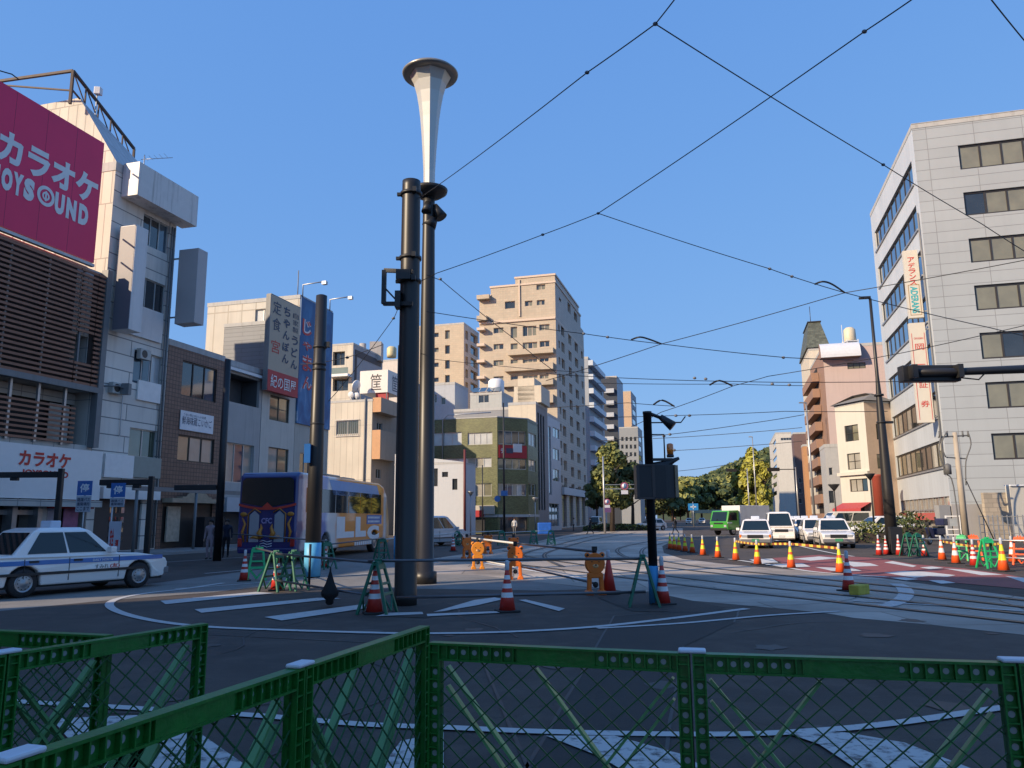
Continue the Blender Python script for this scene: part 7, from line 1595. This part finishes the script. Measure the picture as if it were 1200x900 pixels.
for px, py, lab in ((1104.5, 656.5, 'orange white cone left of the other two on the right pavement edge'), (1120.5, 660.5, 'orange white cone just left of the tilted lime trestle'), (1187.5, 659, 'orange white cone behind the yellow orange one at the right edge')): setc(OW_, px, py, lab, 1.0)
p = G(714, 696); place(RD_, tuple(p), .2, 1.05)

# ================================================================ trestles and pipes
def trestle(m_, label, group='green plastic trestles', name='trestle'):
    o = thing(name, label, 'barricade', (0, 0, 0), group)
    for sg in (-1, 1):
        t = MB(); f = lambda u, z, sg=sg: V((u*(.23-.1*z/.8), sg*(.26-.22*z/.8), z))
        for s in (-1, 1): t.bar(f(s, 0), f(s, .8), .055, .045, up=(0, 1, 0))
        for z, hh in ((.3, .05), (.47, .04), (.72, .13)): t.obox(f(-1, z)-V((0, .018, 0)), f(1, z)-f(-1, z), (0, .036, 0), (0, -sg*hh*.27, hh))
        t.bar(f(-1, .3), f(0, .05), .03); t.bar(f(1, .3), f(0, .05), .03)
        t.build('side_frame', m_, o, bevel=.008)
    t = MB(); t.box((-.13, -.06, .78), (.13, .06, .82)); t.obox((-.05, -.05, .82), (.03, 0, 0), (0, .1, 0), (0, 0, .07)); t.obox((.02, -.05, .82), (.03, 0, 0), (0, .1, 0), (0, 0, .07)); t.build('top_saddle', m_, o, bevel=.006)
    return o
TG = trestle(GRT, ''); TB = trestle(GRB, ''); TO = trestle(ORR, '', 'orange plastic trestles')
for pr, px, py, rz, lab in ((TB, 300.5, 680, .3, 'bright green trestle left of the double dark trestle'), (TG, 322, 693, 1.2, 'dark green trestle, left one of the double pair around a cone'), (TG, 343, 692, 1.2, 'dark green trestle, right one of the double pair around a cone'),
        (TG, 442, 719, 1.35, 'near green trestle with a cone inside, left of the tall pole'), (TG, 755, 710.5, 1.45, 'green trestle touching the signal post, holding the pipe ends'), (TG, 382, 667, .8, 'green trestle before the coach rear wheel'), (TG, 447, 658, .6, 'green trestle before the coach front wheel'),
        (TG, 536, 640, .5, 'far green trestle right of the silver minivan'), (TG, 588, 639, .2, 'far green trestle before the green building shop'), (TG, 625.5, 638.5, .1, 'far green trestle before the blue tarpaulin, left one'), (TG, 646, 638.5, .1, 'far green trestle right of the blue tarpaulin'),
        (TG, 1066, 651.5, .4, 'dark green trestle right of the lamp post foot, left one of two'), (TG, 1077, 652.5, .4, 'dark green trestle before the scooter, right one of two'), (TB, 1130, 657, -.9, 'tilted lime green trestle between orange white cone and dark red cone'), (TB, 1160, 666, .05, 'bright green trestle facing front between dark red and yellow orange cones'),
        (TO, 1143, 657, -.5, 'orange trestle behind the dark red cone on the right'), (TO, 1198, 662, -.6, 'orange trestle cut by the right picture edge')):
    p = G(px, py); sc = 1.0 if py > 660 or px > 1000 else 1.05
    if id(pr) not in first: first[id(pr)] = 1; place(pr, tuple(p), rz, 1.05); pr['label'] = lab
    else: dup(pr, tuple(p), rz, lab, 1.05)
PIPE = mat('scaffold_pipe', (.13, .13, .14), .4, .6, var=.2); PIPW = mat('pipe_white', (.6, .6, .58), .4)
def pipe(label, pts, m_=PIPE, r=.024):
    t = MB(); P_ = [PZ(*q) for q in pts]; o = thing('pipe', label, 'pipe', tuple(P_[0]))
    t.tube(P_, r, 8); t.build('tube', m_, o); return o
pipe('long upper grey pipe from near trestle to signal post', [(430, 657.5, 430, 718), (466, 657, 466, 719), (757, 654.5, 757, 711)], r=.026)
pipe('long lower grey pipe from near trestle to signal post', [(462, 700.5, 464, 719), (757, 693.5, 757, 711)], r=.026)
pipe('upper grey pipe from the double trestle to the near trestle', [(322, 649, 322, 694), (440, 659.5, 440, 719)])
pipe('lower grey pipe from the double trestle to the near trestle, carrying the black sack', [(318, 680, 322, 694), (440, 699, 440, 719)])
pipe('pipe between the bright green trestle and the double trestle', [(298, 642.5, 298, 680), (324, 648.5, 324, 694)])
pipe('pale pipe crossing in front of the coach rear', [(270, 625.5, 270, 668), (382, 634, 382, 666)])
pipe('pale pipe crossing in front of the coach side', [(380, 638.5, 380, 667), (449, 630.5, 449, 658)])
pipe('pale pipe between minivan and green building trestles', [(449, 632, 449, 658), (536, 624.5, 536, 640), (588, 622, 588, 639)], PIPW)
pipe('pale pipe on the two trestles by the blue tarpaulin', [(588, 624.5, 588, 639), (625, 622.5, 625, 638.5), (647, 621.5, 647, 638.5)], PIPW)
pipe('pale pipe joining the left bears', [(553, 630.5, 553, 665), (603, 636.5, 603, 677)], PIPW, .03)
pipe('dark pipe joining the middle bear and the rightmost bear', [(603, 636.5, 603, 677), (699, 646.5, 699, 696)], PIPE, .028)
pipe('lower dark pipe joining the middle bear and the rightmost bear', [(603, 662, 603, 677), (699, 684, 699, 696)], PIPE, .024)
pipe('lower pipe joining the left bears', [(562, 656.5, 562, 666), (603, 664, 603, 677)], PIPW)
pipe('long pale pipe along the right hand barricades', [(1062, 631.5, 1062, 651), (1142, 632.5, 1142, 659), (1215, 634, 1215, 664)], STEEL, .028)
pipe('lower pale pipe along the right hand barricades', [(1142, 652, 1142, 659), (1215, 655, 1215, 664)], STEEL, .024)
# striped warning bar and tape
def tape(label, pts, n=46):
    P_ = [PZ(*q) for q in pts]; o = thing('warning_tape', label, 'warning tape', tuple(P_[0])); t = MB()
    sp = smoothpts([tuple(p) for p in P_], n//(len(P_)-1))
    for i in range(len(sp)-1): t.bar(sp[i], sp[i+1], .03, .07, m=i % 2)
    t.build('tape', [mat('tape_yellow', (.75, .55, .1), .5), mat('tape_black', (.3, .08, .03), .5)], o)
tape('yellow and red warning tape sagging from cone to cone before the facing taxi', [(862, 634, 862, 656.5), (888, 637.5, 888, 661), (927, 637.5, 927, 665), (985, 642.5, 985, 671)])
tape('yellow and red warning tape among the right hand barricades', [(1104, 634, 1104, 656), (1142, 640, 1142, 661), (1176, 637, 1176, 668)], 30)
# hanging black sack
p = PZ(386, 690, 386, 707); o = thing('black_sack', 'black pointed sack hanging on the lower pipe between the trestles', 'sack', (p.x, p.y, 0)); t = MB(); q = G(386, 711); zz = lambda y: zat(386, y, q)
t.lathe([(.01, zz(664)), (.02, zz(670)), (.09, zz(684)), (.17, zz(694)), (.16, zz(698)), (.07, zz(703)), (.08, zz(706)), (.05, zz(708.5)), (0, zz(709))], (q.x, q.y, 0), 12); t.build('cloth', mat('black_cloth', (.012, .012, .013), .9, bump=.6, bscale=8), o)

# ================================================================ bear shaped barricades
def bear(m_, label, group='orange bear shaped barricades'):
    o = thing('bear_barricade', label, 'barricade', (0, 0, 0), group); t = MB()
    def slab(pts, y0, y1):
        a = [t.P((x, y0, z)) for x, z in pts]; b = [t.P((x, y1, z)) for x, z in pts]; t.idx(a[::-1]); t.idx(b)
        for i in range(len(pts)): j = (i+1) % len(pts); t.idx((a[i], a[j], b[j], b[i]))
    circ = lambda cx, cz, rx, rz, n=18: [(cx+rx*cos(2*pi*k/n), cz+rz*sin(2*pi*k/n)) for k in range(n)][::-1]
    slab(circ(0, .62, .205, .215), -.06, .06)
    for s in (-1, 1):
        slab([(s*.18, .02), (s*.09, .02), (s*.08, .3), (s*.08, .42), (s*.165, .42), (s*.165, .3)][::s], -.05, .05)
        slab([(s*.21, .0), (s*.05, .0), (s*.07, .08), (s*.13, .11), (s*.2, .08)][::s], -.12, .12)
    slab([(-.15, .3), (-.15, .44), (.15, .44), (.15, .3), (.09, .33), (-.09, .33)][::-1], -.058, .058)
    t.build('body', m_, o, bevel=.018)
    for s in (-1, 1):
        t = MB(); t.M = Matrix.Translation((s*.155, 0, .79)); t.ball((0, 0, 0), .058, 0, 12, (1, .7, 1)); t.build('ear', m_, o)
    t = MB(); t.ball((-.075, -.062, .66), .014, 0, 8); t.ball((.075, -.062, .66), .014, 0, 8); t.ball((0, -.085, .595), .02, 0, 8, (1.2, .6, .8)); 
    for s in (-1, 1): t.ball((s*.155, -.035, .79), .028, 0, 8, (1, .4, 1))
    t.build('face_marks', RUB, o)
    t = MB(); t.ball((0, -.055, .57), .055, 0, 12, (1.2, .45, .8)); t.build('muzzle', mat('muzzle_pale', (.7, .38, .16), .5), o)
    t = MB(); t.tube([(0, 0, .84), (0, 0, .93)], [.05, .04], 10); t.box((-.05, -.03, .88), (.05, .03, .96)); t.build('pipe_clamp', RUB, o)
    t = MB(); t.ball((0, -.02, .2), .06, 0, 10); t.build('weight', RUB, o)
    return o
B1 = bear(ORG, ''); B2 = bear(ORL, '')
for pr, px, py, rz, lab in ((B2, 560, 667, .1, 'bright amber bear barricade, front one of the left group'), (B1, 547, 655, .5, 'orange bear barricade at the far left of the group'), (B1, 572, 649, -.3, 'orange bear barricade behind the left group, right of the amber bear'),
        (B1, 604, 679, 0, 'orange bear barricade in the middle, right of the left group'), (B1, 602, 656, .2, 'orange bear barricade peeking over the middle one'), (B1, 698, 697, .15, 'rightmost orange bear barricade beside the plain red cone')):
    p = G(px, py)
    if id(pr) not in first: first[id(pr)] = 1; place(pr, tuple(p), rz, 1.05); pr['label'] = lab
    else: dup(pr, tuple(p), rz, lab, 1.05)

# ================================================================ foreground fence panels
MESHG = mat('mesh_green', (.01, .09, .024), .5, var=.3, scale=9); GRN2 = mat('fence_green', (.012, .15, .02), .42, var=.42, scale=16, streak=.3, bump=.15, bscale=40); GRNP = mat('fence_pale_green', (.13, .34, .13), .4, var=.2, scale=6)
HOLE = mat('hole_grey', (.3, .34, .33), .6); CAPW = mat('cap_white', (.62, .64, .68), .5, var=.1)
def panel(label, a, b, H=.95, cap0=True, cap1=False, flip=1, lean=0):
    a = V((a[0], a[1], 0)); b = V((b[0], b[1], 0)); L_ = (b-a).length; d = (b-a)/L_; n = V((d.y, -d.x, 0))*flip
    M_ = Matrix.Translation(a) @ Matrix(((d.x, n.x, 0, 0), (d.y, n.y, 0, 0), (0, 0, 1, 0), (0, 0, 0, 1)))
    o = thing('fence_panel', label, 'fence panel', tuple(a), 'green plastic fence panels in the foreground')
    t = MB(); t.M = M_   # local x along, y towards camera, z up
    t.box((0, -.032, H-.012), (L_, .032, H)); t.box((.058, -.006, H-.08), (L_-.058, .006, H-.012)); t.box((.058, -.032, H-.09), (L_-.058, .032, H-.08))
    x = .1
    while x < L_-.08:
        if not (.36*L_ < x < .66*L_): t.box((x, -.03, H-.08), (x+.007, .03, H-.012))
        x += .062
    t.box((.36*L_, .006, H-.08), (.66*L_, .022, H-.012))
    x = .13
    def disc(t, cx, cz, y, r): t.face([(cx+r*cos(2*pi*k/12), y, cz+r*sin(2*pi*k/12)) for k in range(12)][::(1 if flip > 0 else -1)], 1)
    while x < L_-.08:
        if not (.34*L_ < x < .66*L_): disc(t, x, H-.046, .0075, .014); disc(t, x, H-.046, -.0075, .014)
        x += .062
    t.build('top_rail', [GRN2, HOLE], o)
    t = MB(); t.M = M_
    for x0 in (0, L_-.062):
        t = MB(); t.M = M_
        t.box((x0, -.006, .04), (x0+.062, .006, H-.0125)); t.box((x0, -.034, .04), (x0+.008, .034, H-.0125)); t.box((x0+.054, -.034, .04), (x0+.062, .034, H-.0125))
        z = .08
        while z < H-.03: t.box((x0+.0085, -.03, z), (x0+.0535, .03, z+.007)); z += .068
        z = .118
        while z < H-.14: disc(t, x0+.031, z, .0075, .015); disc(t, x0+.031, z, -.0075, .015); z += .068
        t.build('side_post', [GRN2, HOLE], o)
    t = MB(); t.M = M_; t.box((.0, -.03, .0), (L_, .03, .04)); t.box((.07, -.03, .1), (L_-.07, .03, .11)); t.box((.0, -.2, 0), (.06, .2, .03)); t.build('bottom_rail', GRN2, o)
    t = MB(); t.M = M_; x0, x1, z0, z1 = .064, L_-.064, .11, H-.09; st = .118; w_ = x1-x0; h_ = z1-z0; k = .88
    c = -h_
    while c < w_*k+h_:
        # lines z = k*x - c (rising) and falling ones
        for sg in (1, -1):
            pts = []
            xa = max(0, c/k if sg > 0 else c/k-0); 
            xs_ = [max(0, c/k), min(w_, (c+h_)/k)]
            if xs_[1] > xs_[0]+.01:
                za, zb = k*xs_[0]-c, k*xs_[1]-c
                if sg > 0: t.bar((x0+xs_[0], .004, z0+za), (x0+xs_[1], .004, z0+zb), .0062, .0062)
                else: t.bar((x0+xs_[0], -.004, z0+h_-za), (x0+xs_[1], -.004, z0+h_-zb), .0062, .0062)
        c += st
    t.build('wire_mesh', MESHG, o)
    yb = -.05
    for q0, q1 in (((.08, H-.13), (.08+.6, .08)), ((.08, H-.23), (.08+.5, .08)), ((L_-.09, H-.13), (L_-.69, .08)), ((L_-.09, H-.23), (L_-.59, .08)), ((L_*.42, H-.12), (L_*.42+.6*(1 if cap1 is False and cap0 is False else -1), .08))):
        t = MB(); t.M = M_; t.bar((q0[0], yb, q0[1]), (q1[0], yb-.02, q1[1]), .045, .014); t.build('diagonal_brace', GRNP, o)
    if cap0 or cap1:
        t = MB(); t.M = M_
        for f_, x in ((cap0, 0), (cap1, L_)):
            if f_: t.box((x-.066, -.038, H+.001), (x+.066, .038, H+.02))
        t.build('post_cap', CAPW, o, bevel=.008)
    return o
def g95(px, py): p = G(px, py, .95); return (p.x, p.y)
panel('right run fence panel, nearest to the inner corner, seen frontally', g95(505, 752), g95(808, 765), cap0=False, cap1=False)
panel('right run fence panel, middle right of the picture, seen frontally', g95(811, 765), g95(1187, 776), cap0=True)
e0, e1 = V(g95(811, 765)), V(g95(1187, 776)); e2 = e1+(e1-e0)*1.0
panel('right run fence panel cut by the right picture edge', tuple(e1+(e1-e0)*.008), tuple(e2), cap0=True)
A1, A2, A3 = V(g95(20, 888)), V(g95(352, 781)), V(g95(498, 733))
panel('left run fence panel, far half ending at the inner corner', tuple(A2), tuple(A3), cap0=True)
panel('left run fence panel, near half crossing the bottom left', tuple(A1), tuple(A2-(A2-A1)*.006), cap0=True)
panel('fence panel cut by the bottom left picture edge', tuple(A1-(A2-A1)*1.0), tuple(A1-(A2-A1)*.008), cap0=False)
B0_, B1_ = V(g95(6, 766)), V(g95(240, 730))
panel('rear left fence panel with free right end', tuple(B0_), tuple(B1_), cap0=True)
panel('rear left fence panel cut by the left picture edge', tuple(B0_-(B1_-B0_)*1.0), tuple(B0_-(B1_-B0_)*.008), cap0=False)
panel('farthest fence panel seen edge on behind the rear left one', g95(-150, 732), g95(128, 744), cap0=True)

# ================================================================ overhead wires
WR = mat('wire_black', (.015, .015, .017), .5)
Ptall = G(475, 709)
def wpt(q):
    if len(q) == 3 and q[2] > 9.5: return AY(q[0], q[1], q[2])
    return G(q[0], q[1], q[2] if len(q) > 2 else 6.5)
def wire(label, pts, beads=(), th=1.0, hook=None):
    W_ = [wpt(q) for q in pts]; o = thing('overhead_wire', label, 'overhead wire', tuple(W_[0])); t = MB()
    for i in range(len(W_)-1):
        a, b = W_[i], W_[i+1]; N_ = 6; L_ = (b-a).length; ps = [a.lerp(b, k/N_)-V((0, 0, 4*(k/N_)*(1-k/N_)*min(.25, L_*.004))) for k in range(N_+1)]
        rr = [max(.007, (p-V((0, 0, EYE))).length*.0005*th) for p in ps]; t.tube(ps, rr, 5, caps=False)
    t.build('cable', WR, o)
    if beads:
        t = MB()
        for q in beads: c = wpt(q); r_ = max(.022, (c-V((0, 0, EYE))).length*.0018); t.ball(c, r_, 0, 8, (1.3, 1, 1))
        t.build('insulator', mat('insulator_grey', (.16, .16, .17), .4), o)
    if hook:
        t = MB(); ps = [wpt(q) for q in hook]; r_ = (ps[0]-V((0, 0, EYE))).length*.0011; t.tube(smoothpts([tuple(p) for p in ps], 4), r_, 6); t.build('section_arm', WR, o)
    return o
Yt = Ptall.y
wire('wire rising from the top of the tall pole to the node above', [(492, 232, Yt), (688, 85), (768, 28)], [(688, 85)])
wire('wire running from the high node out of the top edge', [(768, 28), (790, 0), (830, -55), (960, -220)], [(768, 28)], 1.2)
wire('wire from the high node down right across the grey office', [(768, 28), (1035, 193), (1150, 262), (1240, 318), (1560, 500)], [(1035, 193)])
wire('long wire entering at the top right of centre down to the middle node', [(1330, -190), (1110, -30), (1065, 2), (1013, 37), (701, 250)], [(1013, 37), (701, 250)], 1.2)
wire('wire from the middle node to the tall pole', [(701, 250), (636, 275), (512, 320), (492, 330, Yt)], [(636, 275)])
wire('wire from the middle node to the right node with two insulators', [(701, 250), (902, 315), (928, 324), (990, 343), (1160, 384), (1240, 402), (1560, 470)], [(902, 315), (928, 324)], 1, [(955, 333), (964, 330), (975, 333), (990, 343)])
wire('long shallow wire crossing from right edge down left through the right node', [(1620, 196), (1280, 284), (1200, 305), (990, 343), (775, 403), (640, 446)], [])
wire('wire from the white insulator down right in front of the tan tower', [(500, 322, Yt), (518, 329), (600, 395), (652, 437)], [(516, 327)], 1)
wire('wire from the tall pole across the tan tower to the centre node', [(500, 365), (675, 390), (684, 391), (712, 395), (775, 403), (920, 419), (1000, 422)], [(684, 391), (712, 395), (918, 419)], 1, [(740, 398), (750, 395), (762, 398), (775, 403)])
wire('low wire with insulators left of the slim turret', [(640, 438), (730, 443), (860, 447), (942, 448), (1100, 446)], [(814, 443), (827, 444)], .9)
wire('second low wire just under the first one', [(700, 449), (860, 450), (942, 452)], [(905, 450), (925, 451)], .8, [(832, 451), (843, 446), (858, 452)])
wire('wire from the spotlight post up right to the grey office', [(740, 500), (775, 483), (860, 452), (900, 441), (1060, 413), (1240, 372), (1560, 300)], [], .9)
wire('short sagging wire above the signal spotlight', [(640, 478), (735, 472), (790, 476)], [], .8, [(766, 474), (776, 469), (790, 476)])
wire('wire right of the spotlight towards the slim turret', [(700, 489), (790, 487), (920, 482), (1040, 482)], [(792, 487), (808, 487)], .8)
wire('lower wire right of the spotlight with small insulators', [(700, 517), (765, 511), (785, 509), (880, 496), (942, 486)], [(778, 511), (785, 509)], .8)
wire('thin wire from the beacon height to the right', [(765, 514), (860, 508), (940, 501)], [], .7)
wire('lowest thin wire over the far trees', [(790, 528), (880, 522), (940, 517)], [(790, 527.5)], .7)
wire('lowest faint wire left of the distant white block', [(795, 552), (850, 545), (905, 538)], [], .6)
wire('wire crossing the top right corner', [(1000, -195), (1130, -38), (1162, 0), (1200, 47), (1260, 120), (1480, 380)], [], 1.2)
wire('wire from the cantilever bracket down left', [(470, 352, Yt), (462, 372), (405, 447), (385, 470)], [(461, 373)], .9)
wire('pale wire from the blue footed pole to the right', [(352, 427), (376, 425), (410, 418), (448, 404)], [(407, 419)], .9)
wire('black cable curving in at the top left over the magenta billboard', [(-40, 78), (0, 83), (14, 87), (22, 93)], [], 1.0)
wire('low wire across the tan tower front', [(500, 420), (620, 432), (700, 437)], [], .7)

# ================================================================ people
def person(label, px, py, rz, pose, top, legs, hair=(.02, .015, .012), h=1.7, Y=None):
    o = thing('person', label, 'person', (0, 0, 0)); P_ = G(px, py)
    s = h/1.7; J = {'pel': (0, 0, .92), 'spn': (0, 0, 1.15), 'chs': (0, .0, 1.36), 'nk': (0, 0, 1.47), 'hd': (0, .015, 1.58), 'ht': (0, .01, 1.66)}
    st = {'stride': .3, 'stand': .0}[pose]
    J.update({'hl': (.1, .0, .88), 'kl': (.1, st*.55+.04, .5), 'al': (.1, st*1.0, .09), 'tl': (.1, st*1.0+.14, .04), 'hr': (-.1, 0, .88), 'kr': (-.1, -st*.25+.05, .5), 'ar': (-.1, -st*1.1, .1), 'tr': (-.1, -st*1.1+.13, .05),
              'sl': (.19, 0, 1.38), 'el': (.24, -st*.5, 1.1), 'wl': (.23, -st*.5+.08, .86), 'fl': (.23, -st*.5+.1, .76), 'sr': (-.19, 0, 1.38), 'er': (-.24, st*.45, 1.1), 'wr': (-.23, st*.7+.05, .88), 'fr': (-.23, st*.75+.06, .78)})
    Rr = dict(pel=.13, spn=.12, chs=.15, nk=.055, hd=.1, ht=.07, hl=.095, kl=.06, al=.042, tl=.035, hr=.095, kr=.06, ar=.042, tr=.035, sl=.06, el=.045, wl=.03, fl=.03, sr=.06, er=.045, wr=.03, fr=.03)
    ks = list(J); E = [('pel', 'spn'), ('spn', 'chs'), ('chs', 'nk'), ('nk', 'hd'), ('hd', 'ht'), ('pel', 'hl'), ('hl', 'kl'), ('kl', 'al'), ('al', 'tl'), ('pel', 'hr'), ('hr', 'kr'), ('kr', 'ar'), ('ar', 'tr'), ('chs', 'sl'), ('sl', 'el'), ('el', 'wl'), ('wl', 'fl'), ('chs', 'sr'), ('sr', 'er'), ('er', 'wr'), ('wr', 'fr')]
    me = bpy.data.meshes.new('figure'); me.from_pydata([tuple(c*s for c in J[k]) for k in ks], [(ks.index(a), ks.index(b)) for a, b in E], [])
    ob = bpy.data.objects.new('figure', me); COL.objects.link(ob); ob.modifiers.new('s', 'SKIN'); sm = ob.modifiers.new('u', 'SUBSURF'); sm.levels = 1; sm.render_levels = 1
    sv = me.skin_vertices[0].data
    for i, k in enumerate(ks): sv[i].radius = (Rr[k]*s, Rr[k]*s*(.8 if k in ('pel', 'spn', 'chs') else 1)); sv[i].use_root = (k == 'pel')
    dg = bpy.context.evaluated_depsgraph_get(); dg.update(); m2 = bpy.data.meshes.new_from_object(ob.evaluated_get(dg)); bpy.data.objects.remove(ob)
    for mt in (mat('skin', (.45, .27, .19), .6), top, legs, RUB): m2.materials.append(mt)
    for p in m2.polygons:
        z = p.center.z/s; x = abs(p.center.x)/s; p.use_smooth = True
        p.material_index = 3 if z < .1 else (2 if z < .92 and x < .2 else (0 if z > 1.47 or (x > .19 and z < .88) else 1))
    b = bpy.data.objects.new('body', m2); COL.objects.link(b); b.parent = o
    t = MB(); t.ball((0, -.02*s, 1.63*s), .115*s, 0, 12, (.9, 1, .85)); t.build('hair', mat('hair_dark', hair, .7), o)
    place(o, tuple(P_), rz)
    return o
CB = mat('cloth_black', (.015, .015, .018), .8); CWh = mat('cloth_white', (.55, .55, .55), .8); CN = mat('cloth_navy', (.02, .025, .05), .8); CG = mat('cloth_grey', (.15, .15, .15), .8); CP = mat('cloth_pale_pink', (.4, .3, .32), .8)
person('walking figure in black striding to the left before the tower arcade', 692, 626, R(95), 'stride', CB, CB)
person('person in white shirt and dark trousers standing by the arcade', 672.5, 622.5, R(90), 'stand', CWh, CN)
person('dark figure striding across the far road left of the yellow cones', 792, 626, R(80), 'stride', CB, CB)
person('person in pale top by the green building shop door', 603, 627, R(180), 'stand', CWh, CG)
person('person in pale pink clothes on the left pavement before the brown building', 245, 656, R(170), 'stand', CP, CP)
person('person in dark jacket right of the pink clad one on the left pavement', 264, 654, R(190), 'stand', CN, CB)
print('objects', len(bpy.data.objects))
